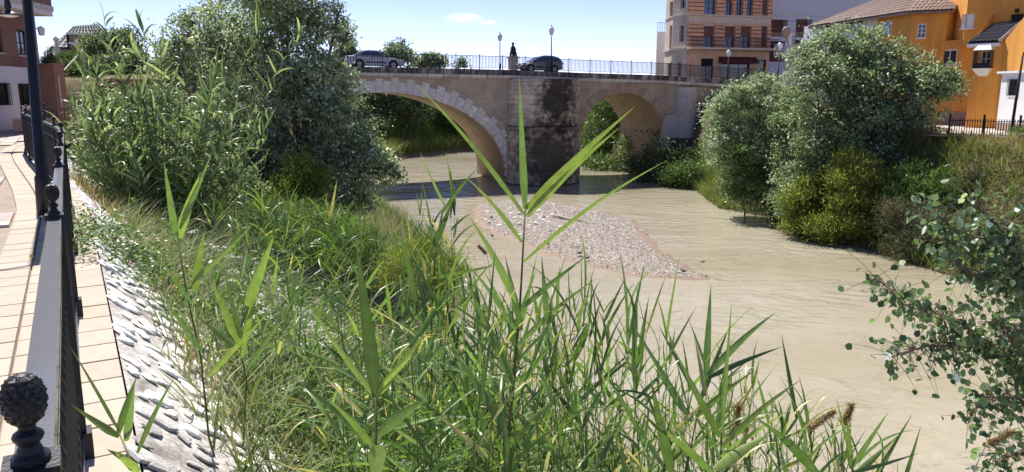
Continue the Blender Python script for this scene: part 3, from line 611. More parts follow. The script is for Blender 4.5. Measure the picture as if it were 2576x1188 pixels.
def back(mb, pts, z0, z1, skip=()):          # remaining upright walls and flat top of a building with plan points pts
    n = len(pts)
    for i in range(n):
        if i in skip: continue
        a, b = pts[i], pts[(i+1) % n]; mb.q((a[0], a[1], z0), (b[0], b[1], z0), (b[0], b[1], z1), (a[0], a[1], z1))
    mb.q(*[(p[0], p[1], z1) for p in pts])
def tile_rows(parent, E0, E1, T0, T1, m, pitch=0.24, name='roof_tile_row'):
    """Roof plane of barrel tile rows from eave E0-E1 up to T0-T1."""
    E0, E1, T0, T1 = map(Vector, (E0, E1, T0, T1)); n = max(2, int((E1-E0).length/pitch)); nm = (E1-E0).cross(T0-E0).normalized(); nm = nm if nm.z > 0 else -nm
    MB().prism([E0-nm*0.02, E1-nm*0.02, T1-nm*0.02, T0-nm*0.02], -nm*0.15).build('roof_slab', m, parent)
    for i in range(n):
        a0, a1 = E0.lerp(E1, i/n), E0.lerp(E1, (i+1)/n); b0, b1 = T0.lerp(T1, i/n), T0.lerp(T1, (i+1)/n)
        mb = MB(); kk = 5; ns = max(1, min(8, int((b0-a0).length/0.45)))
        for s in range(ns):
            f0, f1 = s/ns, (s+1)/ns; l0, r0, l1, r1 = a0.lerp(b0, f0), a1.lerp(b1, f0), a0.lerp(b0, f1), a1.lerp(b1, f1)
            for q in range(kk):
                w0, w1 = q/kk, (q+1)/kk; h0, h1 = math.sin(math.pi*w0)*0.075, math.sin(math.pi*w1)*0.075; up = 0.03
                mb.q(l0.lerp(r0, w0)+nm*(h0+up), l0.lerp(r0, w1)+nm*(h1+up), l1.lerp(r1, w1)+nm*h1, l1.lerp(r1, w0)+nm*h0)
        mb.build(name, m, parent)
# ---------------- corner tower building beyond the bridge end
TD = -12.5
sL, _ = BS(1727, 100, TD); sR, _ = BS(1937, 100, TD)
tw = [B(sL, TD, 0), B(sR, TD, 0)]
tower = thing('corner_building', B((sL+sR)/2, TD-4, 2.4), 'tall ochre and brick corner building with chamfered side and iron balcony', 'building')
fm = Facade(tw[0], tw[1]); zf = [2.3, fm.uz(1832, 125)[1], fm.uz(1832, 41)[1]]; FH = zf[2]-zf[1]; zf += [zf[2]+FH, zf[2]+2*FH]; ztop = zf[-1]+0.6
def cx(X): return (2200+X/1.4844)/1.566
def cy(Y): return (Y/1.4844)/1.566
g_open = [fm.rect(cx(830), cy(343), cx(905), cy(470)), fm.rect(cx(950), cy(372), cx(1115), cy(462)), fm.rect(cx(1170), cy(350), cx(1212), cy(470))]
f1 = [fm.rect(cx(a), cy(155), cx(b), cy(280)) for a, b in ((845, 905), (967, 1027), (1060, 1120), (1180, 1214))]
f2w = ((847, 915), (972, 1012), (1033, 1072), (1096, 1132), (1186, 1220))
f2 = []
for a, b in f2w: r = fm.rect(cx(a), cy(10), cx(b), cy(90)); f2.append((r[0], r[1], r[2], r[2]+2.45))
f3 = [(r[0], r[1], r[2]+FH, r[3]+FH) for r in f2]; f4 = [(r[0], r[1], r[2]+2*FH, r[3]+2*FH) for r in f2]
mb = MB(); fm.wall(mb, 0, fm.L, zf[0]-2, ztop, g_open+f1+f2+f3, 0.3); mb.build('front_wall', M['tower_pl'], tower)
# chamfer facets on the left
sc1, _ = BS(1690, 100, TD-2.6); sc2, _ = BS(1672, 100, TD-6.5)
c1 = B(sc1, TD-2.6, 0); c2 = B(sc2, TD-6.5, 0); c3 = B(BS(1692, 100, TD-11)[0], TD-11, 0); c4 = B(sR, TD-11, 0)
fa = Facade(c1, tw[0]); fb = Facade(c2, c1)
oa = [fa.rect(cx(706), cy(148), cx(734), cy(248)), fa.rect(cx(692), cy(366), cx(719), cy(450))]; oa = [(max(0.15, r[0]), min(fa.L-0.15, r[1]), r[2], r[3]) for r in oa]; oa += [(oa[0][0], oa[0][1], oa[0][2]+FH, oa[0][3]+FH)]
ob = [fb.rect(cx(648), cy(150), cx(668), cy(300)), fb.rect(cx(650), cy(10), cx(668), cy(95)), fb.rect(cx(637), cy(370), cx(658), cy(455))]; ob = [(max(0.15, r[0]), min(fb.L-0.15, r[1]), r[2], r[3]) for r in ob]
fa.wall(MB(), 0, fa.L, zf[0]-2, ztop, oa, 0.3).build('chamfer_wall', M['tower_gr'], tower); fb.wall(MB(), 0, fb.L, zf[0]-2, ztop, ob, 0.3).build('chamfer_wall', M['tower_gr'], tower)
mb = MB(); back(mb, [c2, c1, tw[0], tw[1], c4, c3], zf[0]-2, ztop, skip=(0, 1, 2)); mb.build('rear_walls', M['tower_gr'], tower)
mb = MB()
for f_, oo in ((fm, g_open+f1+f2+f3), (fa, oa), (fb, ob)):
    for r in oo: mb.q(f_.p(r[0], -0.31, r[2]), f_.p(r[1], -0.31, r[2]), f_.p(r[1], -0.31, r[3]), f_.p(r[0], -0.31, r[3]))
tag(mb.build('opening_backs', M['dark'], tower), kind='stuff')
for r in f1[:3]: fm.window(tower, r, M['blacktrim'], M['glass_blue'], 2, 2, 0.25, 0.06, shutter=0.48, sm=M['shutter'])
fm.window(tower, f1[3], M['blacktrim'], M['glass_blue'], 1, 1, 0.25, 0.05, shutter=0.9, sm=M['shutter'])
for i, r in enumerate(f2[:4]): fm.window(tower, r, M['blacktrim'], M['glass_blue'], 2, 3, 0.25, 0.06, shutter=(0.12, 0.42, 0.25, 0.18)[i], sm=M['shutter'])
fm.window(tower, f2[4], M['blacktrim'], M['glass_blue'], 1, 1, 0.25, 0.05, shutter=0.9, sm=M['shutter'])
for i, r in enumerate(f3): fm.window(tower, r, M['blacktrim'], M['glass_blue'], 2, 3, 0.25, 0.06, shutter=0.3, sm=M['shutter'])
for f_, oo in ((fa, oa), (fb, ob)):
    for r in oo: f_.window(tower, r, M['tower_cream'], M['glass_black'], 1, 2, 0.26, 0.06)
fm.window(tower, g_open[0], M['blacktrim'], M['glass_black'], 2, 1, 0.27, 0.08, shutter=0.3, sm=M['dark'], name='shop_door'); fm.window(tower, g_open[1], M['blacktrim'], M['glass'], 3, 1, 0.27, 0.08, name='shop_window'); fm.window(tower, g_open[2], M['blacktrim'], M['glass_black'], 1, 1, 0.27, 0.08, name='door')
# rusticated bands between the windows
def bands(opens, z0, z1, n, gap):
    xs = [0.0]
    for r in opens: xs += [r[0], r[1]]
    xs.append(fm.L)
    for a, b in zip(xs[0::2], xs[1::2]):
        if b-a < 0.12: continue
        fm.box(MB(), a+0.02, b-0.02, 0.002, 0.03, z0, z1).build('band_joint_backing', M['shutter'], tower)
        for k in range(n):
            h = (z1-z0)/n; mb = MB(); fm.box(mb, a+0.03, b-0.03, 0.031, 0.15, z0+h*k+gap, z0+h*(k+1)-gap); mb.build('stone_band', M['tower_or'], tower)
bands(f1, f1[0][2]-0.1, f1[0][3]+0.15, 6, 0.05); bands(f2, f2[0][2]+0.05, f2[0][3], 6, 0.045); bands(f3, f3[0][2]+0.05, f3[0][3], 6, 0.045)
for z, h, w in ((zf[1]-0.12, 0.26, 0.35), (zf[2]-0.06, 0.16, 0.16), (zf[3]-0.06, 0.16, 0.16), (ztop-0.2, 0.35, 0.45)):
    mb = MB(); fm.box(mb, -0.06, fm.L+0.1, 0.001, w, z, z+h); mb.build('string_course', M['tower_cream'], tower)
    mb = MB(); fa.box(mb, 0, fa.L-0.02, 0.001, w*0.6, z, z+h); fb.box(mb, 0, fb.L-0.02, 0.001, w*0.55, z+0.003, z+h-0.003); tag(mb.build('chamfer_course', M['tower_gr'], tower), kind='stuff')
mb = MB(); fm.box(mb, 0.1, fm.L-0.1, 0.001, 0.05, zf[2]-0.75, zf[2]-0.08); mb.build('frieze', M['tower_cream'], tower)
mb = MB(); z = zf[1]+0.14; fm.box(mb, -0.1, fm.L+0.5, 0.36, 1.05, z-0.2, z); mb.build('balcony_slab', M['tower_cream'], tower)
br = MB(); fm.box(br, -0.1, fm.L+0.5, 0.98, 1.02, z+0.98, z+1.03); fm.box(br, -0.1, fm.L+0.5, 0.98, 1.02, z+0.08, z+0.11); bal = br.build('balcony_rail', M['iron_far'], tower)
for k in range(int((fm.L+0.6)/0.13)): u = -0.1+0.13*k; fm.box(MB(), u, u+0.02, 0.99, 1.01, z+0.11, z+0.98).build('baluster', M['iron_far'], bal)
r = fm.rect(cx(935), cy(333), cx(1150), cy(372)); mb = MB(); mb.prism([fm.p(r[0], 0.02, r[3]), fm.p(r[0], 0.75, r[2]+0.25), fm.p(r[0], 0.75, r[2]), fm.p(r[0], 0.02, r[2])], fm.u*(r[1]-r[0])); mb.build('awning', M['awning'], tower)
mb = MB(); fm.box(mb, 0.03, fm.L-0.03, 0.003, 0.08, zf[0]-0.5, zf[0]+0.9) if False else None
# little white block with roof rail behind the tower's left edge
a_, b_ = B(BS(1652, 100, TD-14)[0], TD-14, 0), B(BS(1676, 100, TD-14)[0], TD-14, 0); fl = Facade(a_, b_); zt = fl.uz(1660, 80)[1]
side = thing('side_house', fl.p(1, -2, 1), 'narrow pale house with roof terrace rail behind the corner building', 'house')
mb = MB(); fl.wall(mb, 0, 3.5, 0, zt); pts = [fl.p(0, 0, 0), fl.p(3.5, 0, 0), fl.p(5.5, -4, 0), fl.p(2.2, -4, 0)]; back(mb, pts, 0, zt, (0,)); mb.build('wall', M['lavender'], side)
mb = MB(); [fl.box(mb, 0.1+0.25*k, 0.13+0.25*k, -0.2, -0.17, zt, zt+1.1) for k in range(10)]; fl.box(mb, 0.1, 2.5, -0.203, -0.167, zt+1.1, zt+1.15); mb.build('terrace_rail', M['iron_far'], side)
# ---------------- pale lavender building behind
fv = Facade(B(sR+0.6, TD-1.5, 0), B(sR+16, TD-1.5+1.0, 0)); vz = fv.uz(2000, 0)[1]+6
pale = thing('pale_building', fv.p(6, -3, 2), 'pale lavender white block with dark shaded balconies beside the corner building', 'building')
def dx(X): return (2950+X/3.6)/1.566
def dy(Y): return (Y/3.6)/1.566
vo = [fv.rect(dx(302), dy(280), dx(543), dy(525)), fv.rect(dx(662), dy(275), dx(890), dy(520)), fv.rect(dx(285), dy(585), dx(505), dy(880))]
vo[0] = (max(0.05, vo[0][0]), *vo[0][1:]); vo[2] = (max(0.05, vo[2][0]), *vo[2][1:])
mb = MB(); fv.wall(mb, 0, fv.L, 0, vz, vo, 0.9); back(mb, [fv.p(0, 0, 0), fv.p(fv.L, 0, 0), fv.p(fv.L, -9, 0), fv.p(0, -9, 0)], 0, vz, (0,)); mb.build('wall', M['lavender'], pale)
for r in vo:
    mb = MB(); mb.q(fv.p(r[0], -0.91, r[2]), fv.p(r[1], -0.91, r[2]), fv.p(r[1], -0.91, r[3]), fv.p(r[0], -0.91, r[3])); mb.build('loggia_back', M['shutter'], pale)
for r in vo[:2]: fv.box(MB(), r[0]+0.01, r[1]-0.01, -0.2, -0.04, r[2], r[2]+0.5).build('brick_parapet', M['terracotta'], pale)
r = vo[2]; gr = MB()
for k in range(6): u = r[0]+0.75+(r[1]-r[0]-0.8)*k/5; fv.box(gr, u-0.05, u+0.05, -0.2, -0.12, r[2]+0.6, r[3]-0.3)
for k in range(5): z = r[2]+0.65+(r[3]-r[2]-1.0)*k/4; fv.box(gr, r[0]+0.7, r[1]-0.05, -0.197, -0.123, z-0.04, z+0.04)
gr.build('white_lattice', M['white'], pale)
fv.box(MB(), 0.02, fv.L, 0.002, 0.08, fv.uz(2000, dy(215))[1]-0.06, fv.uz(2000, dy(215))[1]+0.06).build('string_course', M['cornice'], pale)
# ---------------- ochre houses on the right bank
def ux(X): return (3400+X/3.6)/1.566
def uy(Y): return (Y/3.6)/1.566
def plan(X, Y): d = ray(X, 230); return (d.x/d.y*Y, Y)
pa, pb, pc, pd = plan(ux(118), 58), plan(ux(580), 54), plan(ux(1085), 52.8), plan(ux(1975), 49.6)
ph_ = plan(dx(815), 66)
house = thing('ochre_house', (31, 55, -0.7), 'ochre orange riverside house with grey tiled roof and white framed windows', 'house')
HZ = -0.75
w1, w2, w3, w0 = Facade(pa, pb), Facade(pb, pc), Facade(pc, pd), Facade(ph_, pa)
ze_l = w2.uz(ux(600), uy(150))[1]; ze_r = w2.uz(ux(1080), uy(190))[1]; ze_a = w1.uz(ux(130), uy(85))[1]; ze_h = w0.uz(dx(815), dy(262))[1]
ZE = (ze_l+ze_r)/2
bayr = w1.rect(ux(160), uy(310), ux(400), uy(495)); bayr = (max(0.3, bayr[0]), min(w1.L-0.3, bayr[1]), bayr[2], bayr[3])
w1.wall(MB(), 0, w1.L, HZ, ZE+0.1, [bayr]).build('wall', M['orange'], house)
bw_ = w1.window(house, bayr, M['white'], M['glass'], 3, 1, 0.10, 0.08, sill=M['white'], label='white framed sliding window on the sunlit side')
kw = w2.rect(ux(762), uy(338), ux(890), uy(540)); w2.wall(MB(), 0, w2.L, HZ, ZE+0.1, [kw]).build('wall', M['orange'], house)
w2.window(house, kw, M['white'], M['glass_black'], 2, 3, 0.12, 0.07, sill=M['white'], label='small dark window with white frame')
dw = w3.rect(ux(1110), uy(705), ux(1325), uy(918))
zov = w3.uz(ux(1400), uy(655))[1]                       # underside of the jettied upper storey
w3.wall(MB(), 0, w3.L, HZ, zov+0.4, [dw]).build('wall', M['orange'], house)
w3.window(house, dw, M['white'], M['glass_black'], 2, 1, 0.12, 0.08, sill=M['white'], label='dark two pane window with white frame')
w3.box(MB(), 0, w3.L-0.02, 0.003, 0.06, HZ, HZ+1.0).build('plinth', M['plinth'], house)
# white glazed sun room to the left
sr = [w0.rect(dx(1385), dy(290), dx(1640), dy(450)), w0.rect(dx(1030), dy(300), dx(1340), dy(470))]
w0.wall(MB(), -1.0, w0.L-0.02, HZ, ZE+0.1, [], 0.12).build('sun_room_wall', M['white'], house)
for r in sr: w0.window(house, (max(0.2, r[0]), min(w0.L-0.2, r[1]), r[2], r[3]), M['white'], M['glass'], 2, 1, 0.1, 0.06, proud=True)
# roof
eav = lambda f, u, z: f.p(u, 0.35, z)
R1 = P(dx(1800), dy(5), 63.5)
Ea, Eb, Ec = Vector((*pa, ZE)), Vector((*pb, ZE)), Vector((*pc, ZE)); ridge = Vector((31.5, 60.5, ZE+2.3)); ridge2 = Vector((34.5, 57.5, ZE+2.3)); Eh = Vector((*ph_, ZE)); ridge0 = Vector((31.0, 68, ZE+2.3))
ou = w2.n*0.35
tile_rows(house, Eb+ou+w1.n*0.3, Ec+ou+w2.u*0.3, ridge, ridge2, M['roof_grey'])
tile_rows(house, Eh+w0.n*0.35, Eb+ou+w1.n*0.3, ridge0, ridge, M['roof_grey'], 0.3)
b_ = MB(); back(b_, [ph_, pa, pb, pc, (36, 57), (36, 68)], HZ, ZE+0.05, (0, 1, 2)); b_.build('rear_walls', M['orange'], house)
# tall ochre building behind and above, jettied over the lower wall
pg0, pg = plan(ux(1128), 54.2), plan(ux(1345), 51.2); pg2 = (pg[0]+w3.u.x*12, pg[1]+w3.u.y*12)
tall = thing('ochre_tall_house', (35, 53, -0.7), 'tall plain ochre orange house rising behind the tiled roofs', 'house')
v1, v2 = Facade(pg0, pg), Facade(pg, pg2); TZ = 17.0
nw = v1.rect(ux(1237), uy(212), ux(1305), uy(425)); nw = (max(0.3, nw[0]), min(v1.L-0.25, nw[1]), nw[2], nw[3])
ww = v2.rect(ux(1392), uy(200), ux(1570), uy(405)); gw = v2.rect(ux(2100), uy(205), ux(2268), uy(315))
v1.wall(MB(), -3, v1.L, zov, TZ, [nw]).build('wall', M['orange'], tall); v2.wall(MB(), 0, v2.L, zov, TZ, [ww, gw], 0.16).build('wall', M['orange'], tall)
v1.window(tall, nw, M['white'], M['white'], 1, 1, 0.18, 0.05, sill=M['orange'], label='narrow shuttered window'); v2.window(tall, ww, M['white'], M['white'], 1, 1, 0.10, 0.05, sill=M['white'], label='closed white shuttered window'); v2.window(tall, gw, M['blacktrim'], M['glass'], 2, 1, 0.14, 0.05, grille=M['iron_far'])
mb = MB(); mb.q(v1.p(-3, 0, zov), v1.p(v1.L, 0, zov), v2.p(v2.L, 0, zov), v2.p(v2.L, -9, zov), v1.p(-3, -6, zov)); e = [v1.p(-3, 0, 0), v1.p(v1.L, 0, 0), v2.p(v2.L, 0, 0), v2.p(v2.L, -9, 0), v1.p(-3, -6, 0)]
back(mb, e, HZ, TZ, (0, 1)); mb.build('rear_walls', M['orange'], tall)
mb = MB(); mb.lathe([(0.09, 0), (0.11, 0.05), (0.16, 0.22), (0.05, 0.26)], v2.p(v2.uz(ux(2200), 40)[0], 0.3, v2.uz(ux(2200), uy(190))[1]), 8); mb.build('wall_lamp', M['iron_far'], tall)
# annex with dark tiled lean-to roof, hooded bay window and a gable wall
annex = thing('ochre_annex', (32.5, 47, -0.7), 'low ochre annex under a dark blue grey tiled lean-to roof', 'annex')
AW = 2.2
fx = Facade(v2.p(0, AW, 0), v2.p(10, AW, 0))
ua, ub = fx.uz(ux(1560), uy(700))[0], fx.uz(ux(1975), uy(700))[0]; zan = fx.uz(ux(1700), uy(610))[1]
hw = fx.rect(ux(1660), uy(715), ux(1800), uy(955))
fx.wall(MB(), ua, ub, HZ, zan+0.1, [hw]).build('wall', M['orange'], annex)
mb = MB(); mb.q(fx.p(ua, -AW, HZ), fx.p(ua, 0, HZ), fx.p(ua, 0, zan+0.1), fx.p(ua, -AW, zan+1.9)); mb.build('return_wall', M['orange'], annex)
o = fx.window(annex, hw, M['white'], M['glass'], 2, 2, 0.1, 0.07, label='grilled bay window with white hood and bracket')
a, b, c, d = hw; bw2 = 0.55
def bayp(u0, u1, z0, u2, u3, z1, w0_, w1_): return MB().hexa([fx.p(u0, w0_, z0), fx.p(u1, w0_, z0), fx.p(u1, 0.003, z0), fx.p(u0, 0.003, z0), fx.p(u2, w1_, z1), fx.p(u3, w1_, z1), fx.p(u3, 0.003, z1), fx.p(u2, 0.003, z1)])
bayp(a-0.25, b+0.25, d, a+0.05, b-0.05, d+0.5, bw2, 0.15).build('hood', M['white'], o); bayp(a+0.05, b-0.05, c-0.55, a-0.22, b+0.22, c-0.08, 0.12, bw2).build('bracket', M['white'], o)
g = MB()
for k in range(9): u = a-0.18+(b-a+0.36)*k/8; fx.box(g, u-0.012, u+0.012, bw2-0.05, bw2-0.026, c-0.08, d)
for k in range(4):
    for u in (a-0.18, b+0.18): fx.box(g, u-0.012, u+0.012, 0.05+0.13*k, 0.074+0.13*k, c-0.08, d)
fx.box(g, a-0.19, b+0.19, bw2-0.06, bw2-0.02, c-0.079, c+0.25); fx.box(g, a-0.19, b+0.19, bw2-0.055, bw2-0.022, (c+d)/2, (c+d)/2+0.03); g.build('grille', M['iron_far'], o)
def onx(f_, X, Y, w): u, z = f_.uz(ux(X), uy(Y)); return f_.p(u, w, z)
e0, e1 = onx(fx, 1490, 612, 0.0), onx(fx, 1950, 592, 0.0); t0, t1 = onx(v2, 1850, 345, 0.03), onx(v2, 2290, 285, 0.03)
e0 += fx.n*0.25; e1 += fx.n*0.25
tile_rows(annex, e0, e1, t0, t1, M['roof_blue'], 0.2)
for k in range(22):
    q0 = e1.lerp(t1, k/22); q1 = e1.lerp(t1, (k+1.15)/22); MB().tube([q0+Vector((0, -0.05, 0.06)), q1+Vector((0, -0.05, 0.04))], [0.11, 0.085], 6).build('verge_tile', M['roof_tileside'], annex)
pq = fx.p(ub, 0, 0); pd2 = plan(2700, pq.y-7); sw = Facade((pq.x, pq.y), pd2); zt0 = zan
mb = MB(); mb.q(sw.p(0, 0, HZ), sw.p(sw.L, 0, HZ), sw.p(sw.L, 0, zt0+5.0), sw.p(0, 0, zt0)); mb.q(sw.p(0, 0, zt0), sw.p(sw.L, 0, zt0+5.0), sw.p(sw.L, -0.3, zt0+5.0), sw.p(0, -0.3, zt0)); mb.build('gable_wall', M['orange'], annex)
mb = MB(); mb.prism([e0+Vector((0, -0.05, -0.08)), e1+Vector((0, -0.05, -0.08)), e1-fx.n*0.3+Vector((0, 0, -0.08)), e0-fx.n*0.3+Vector((0, 0, -0.08))], (0, 0, -0.2)); mb.build('eave_moulding', M['white'], annex)
# white house at the right edge
wa, wb = plan(ux(1940), 45.2), plan(2680, 39.5); ww_ = Facade(wa, wb); zw = ww_.uz(ux(2000), uy(1045))[1]
whouse = thing('white_house', ((wa[0]+wb[0])/2+2, 45, -0.7), 'low whitewashed house with barred window at the right edge', 'house')
wr = ww_.rect((2900+1815/1.697)/1.566, (530/1.697)/1.566, (2900+1885/1.697)/1.566, (640/1.697)/1.566)
mb = MB(); ww_.wall(mb, 0, ww_.L, HZ, zw, [wr]); back(mb, [wa, wb, (wb[0]+5, wb[1]+2), (wa[0]+3.2, wa[1]+0.6)], HZ, zw, (0,)); mb.build('wall', M['white'], whouse)
ww_.window(whouse, wr, M['blacktrim'], M['glass_black'], 2, 3, 0.14, 0.06, grille=M['iron_far'])
ww_.box(MB(), -0.25, ww_.L, -0.6, 0.18, zw+0.002, zw+0.12).build('coping', M['white'], whouse); ww_.box(MB(), 0, ww_.L, 0.003, 0.05, HZ, HZ+0.55).build('plinth', M['plinth'], whouse)
# ---------------- blue-white terrace house between tower and ochre houses
ta, tb = plan(1972, 70), plan(2080, 68.5); ft = Facade(ta, tb); tz = ft.uz(2000, 143)[1]
terr = thing('terrace_house', ((ta[0]+tb[0])/2, 71, 1.5), 'bluish white terrace house with pots and laundry clutter on its roof', 'house')
mb = MB(); ft.wall(mb, 0, ft.L, -1, tz); back(mb, [ft.p(0, 0, 0), ft.p(ft.L, 0, 0), ft.p(ft.L, -5, 0), ft.p(0, -5, 0)], -1, tz, (0,)); mb.build('wall', M['bluewhite'], terr)
ft.box(MB(), -0.1, ft.L, -5.1, 0.12, tz+0.002, tz+0.14).build('coping', M['white'], terr); ft.box(MB(), -0.02, ft.L, -0.2, 0.02, tz+0.141, tz+0.95).build('parapet', M['bluewhite'], terr)
for u, h in ((0.05, 2.0), (2.4, 1.6)): ft.box(MB(), u, u+0.25, -0.24, 0.04, tz+0.95, tz+0.95+h*0.55).build('parapet_pier', M['white'], terr)
mb = MB(); [ft.box(mb, 0.4, 3.8, -0.14, -0.1, tz+1.15+0.28*k, tz+1.20+0.28*k) for k in range(3)]; mb.build('parapet_rails', M['iron_far'], terr)
for k, (u, h) in enumerate(((0.8, 0.35), (1.5, 0.45), (3.0, 0.4))):
    p = ft.p(u, -0.45, tz+0.95); t_ = thing('flower_pot', p, ('small dark plant pot at the left end of the roof terrace', 'middle plant pot on the roof terrace parapet', 'plant pot right of the terrace parapet pier')[k], 'plant pot', 'pots on the roof terrace')
    MB().lathe([(0.10, -0.1), (0.16, 0.22), (0.17, 0.24)], (0, 0, 0), 10).build('pot', M['terracotta'], t_, local=True); MB().lathe([(0.04, 0.2), (0.2, 0.3), (0.22, 0.45), (0.08, 0.6)], (0, 0, 0), 7, fn=lambda q: q+Vector((random.uniform(-.05, .05), random.uniform(-.05, .05), random.uniform(-.04, .04)))).build('plant', M['lf_green'], t_, local=True)
dp = P(dx(525), dy(460), 69.4); dish = thing('satellite_dish', ft.p(0.2, -0.3, tz+0.9), 'round grey satellite dish on a mast above the terrace house', 'satellite dish')
MB().lathe([(0.02, 0.10), (0.30, 0.07), (0.50, 0.0), (0.51, 0.02), (0.30, 0.10), (0.02, 0.13)], dp, 20, fn=lambda q: Vector((q.x*0.8, -q.z, q.y))).build('dish', M['greymetal'], dish, smooth=True)
MB().tube([ft.p(0.25, -0.3, tz+0.5), (dp.x+0.05, dp.y+0.15, dp.z-0.2), (dp.x+0.05, dp.y+0.15, dp.z+1.0)], 0.03, 6).build('mast', M['iron_far'], dish)
mb = MB(); mb.tube([(dp.x+0.05, dp.y+0.15, dp.z+0.95), (dp.x+2.4, dp.y+0.1, dp.z+1.0)], 0.02, 5); [mb.tube([(dp.x+0.4+0.35*k, dp.y-0.35, dp.z+0.96), (dp.x+0.4+0.35*k, dp.y+0.6, dp.z+0.99)], 0.012, 4) for k in range(6)]; tag(mb.build('aerial', M['iron_far'], dish), kind='stuff')
# ---------------- brick building at the left edge
LC = (-22.2, 36.0); fl = Facade((LC[0]+0.15*9, LC[1]-0.99*9), LC)
zwb = fl.uz(60, 170)[1]; zov = fl.uz(60, 38)[1]
lb = thing('brick_building', (-24, 32, 0), 'brick building with white ground floor and jutting balcony at left edge', 'building')
def lx(X): return X/2.657
lo_ = [fl.rect(lx(127), lx(560), lx(215), lx(705)), fl.rect(lx(-30), lx(555), lx(65), lx(705))]; up_ = [fl.rect(lx(115), lx(205), lx(195), lx(370)), fl.rect(lx(-50), lx(180), lx(14), lx(350))]
fl.wall(MB(), 0, fl.L, -0.3, zwb, lo_, 0.2).build('white_wall', M['white'], lb); fl.wall(MB(), 0, fl.L, zwb, zov+8, up_, 0.2).build('brick_wall', M['brick_left'], lb)
for r in lo_: fl.window(lb, r, M['blacktrim'], M['glass_black'], 2, 1, 0.15, 0.05, grille=M['iron_far'])
for r in up_: fl.window(lb, r, M['blacktrim'], M['glass'], 2, 2, 0.15, 0.06, sill=M['cornice'])
e = [fl.p(0, 0, 0), fl.p(fl.L, 0, 0), fl.p(fl.L, 0, 0)+Vector((-4.5, 8, 0)), fl.p(0, -9, 0)]; mb = MB(); back(mb, e, -0.3, zov+8, (0,)); mb.build('side_walls', M['brick_left'], lb)
fl.box(MB(), 0, fl.L+0.4, 0.01, 0.95, zov, zov+0.22).build('balcony_slab', M['white'], lb); fl.box(MB(), 0, fl.L+0.45, 0.80, 1.0, zov+0.221, zov+0.45).build('balcony_moulding', M['cornice'], lb); fl.box(MB(), 0, fl.L+0.4, 0.82, 0.95, zov+0.451, zov+1.4).build('balcony_parapet', M['brick_left'], lb)
mb = MB(); wl0 = P(103, 72, 35.6); mb.tube([wl0+Vector((-0.5, 0.1, -0.1)), wl0+Vector((0, 0, 0.1))], 0.02, 5); mb.lathe([(0.05, -0.32), (0.12, -0.3), (0.16, 0.0), (0.03, 0.1)], wl0, 8); mb.build('wall_lantern', M['lampglobe'], lb)
# ---- terracotta wall, stairs, bench and things behind on the left
tw0, tw1 = P(106, 310, 32.6), P(150, 310, 31.6); ftw = Facade((tw0.x, tw0.y), (tw1.x, tw1.y)); ztw = ftw.uz(130, 164)[1]
twall = thing('terracotta_wall', (tw0.x, tw0.y, 0), 'tall terracotta rendered garden wall left of the brick stairs', 'wall')
ftw.box(MB(), 0, ftw.L, -0.4, 0, -0.1, ztw).build('wall', M['terracotta'], twall); ftw.box(MB(), -0.05, ftw.L+0.05, -0.45, 0.05, ztw+0.002, ztw+0.07).build('coping', M['terracotta'], twall)
st = thing('brick_stairs', (-17, 32, 0), 'terracotta brick stairs rising behind the end of the railing', 'stairs')
s0 = P(151, 262, 31.5); fst = Facade((s0.x, s0.y), (s0.x+4.5, s0.y+0.3))
for k in range(13): fst.box(MB(), 0, fst.L, -0.34*(k+1)-0.02, -0.34*k, -0.1, 0.165*(k+1)).build('step', M['step'], st)
mb = MB(); h0, h1 = P(147, 192, 31.6), P(208, 126, 36); mb.tube([h0, h1], 0.035, 6); mb.tube([h0, (h0.x, h0.y, 0.9)], 0.03, 6); mb.tube([h1, (h1.x, h1.y, 2.0)], 0.035, 6); mb.build('handrail', M['cornice'], st)
be0, be1 = P(35, 331, 30.8), P(128, 331, 30.8); fbn = Facade((be0.x, be0.y), (be1.x, be1.y+0.5))
bench = thing('stone_bench', (be0.x+0.5, be0.y, 0), 'block bench of orange brown stone with pale top in front of brick building', 'bench')
fbn.box(MB(), 0, fbn.L, -0.55, 0, 0.0, 0.46).build('base', M['bench'], bench); fbn.box(MB(), -0.03, fbn.L+0.03, -0.58, 0.03, 0.461, 0.52).build('seat', M['tile_pale'], bench)
# old house with dark roof far left
ha, hb = P(140, 160, 74), P(260, 160, 76); fh = Facade((ha.x, ha.y), (hb.x, hb.y)); he = fh.uz(200, 122)[1]
oldh = thing('old_house', (ha.x+4, ha.y+4, 3), 'old pink rendered house with dark pitched roof and dormer at far left', 'house')
mb = MB(); fh.wall(mb, 0, fh.L, 2, he); back(mb, [fh.p(0, 0, 0), fh.p(fh.L, 0, 0), fh.p(fh.L, -8, 0), fh.p(0, -8, 0)], 2, he, (0,)); mb.build('wall', M['plinth'], oldh)
ap = fh.p(fh.L, -4, he+2.6); tile_rows(oldh, fh.p(-0.3, 0.3, he), fh.p(fh.L+2, 0.3, he), fh.p(1.8, -4, he+2.3), ap, M['roof_blue'], 0.5)
q = fh.uz(208, 105); fh.box(MB(), q[0]-1.1, q[0]+1.1, -2.5, -0.8, he+0.2, he+1.3).build('dormer', M['plinth'], oldh); fh.box(MB(), q[0]-1.3, q[0]+1.5, -2.6, -0.6, he+1.302, he+1.5).build('dormer_roof', M['white'], oldh)
mb = MB(); sq = P(143, 120, 73); mb.lathe([(0.25, -1), (0.28, 0.1), (0.12, 0.2), (0.2, 0.6), (0.28, 0.8), (0.1, 1.0)], sq, 8); mb.build('roof_ornament', M['cornice'], oldh)
gp0 = P(467, 120, 95); greenb = thing('distant_block', (gp0.x+3, gp0.y, 3), 'distant grey green block seen between the reeds at upper left', 'building')
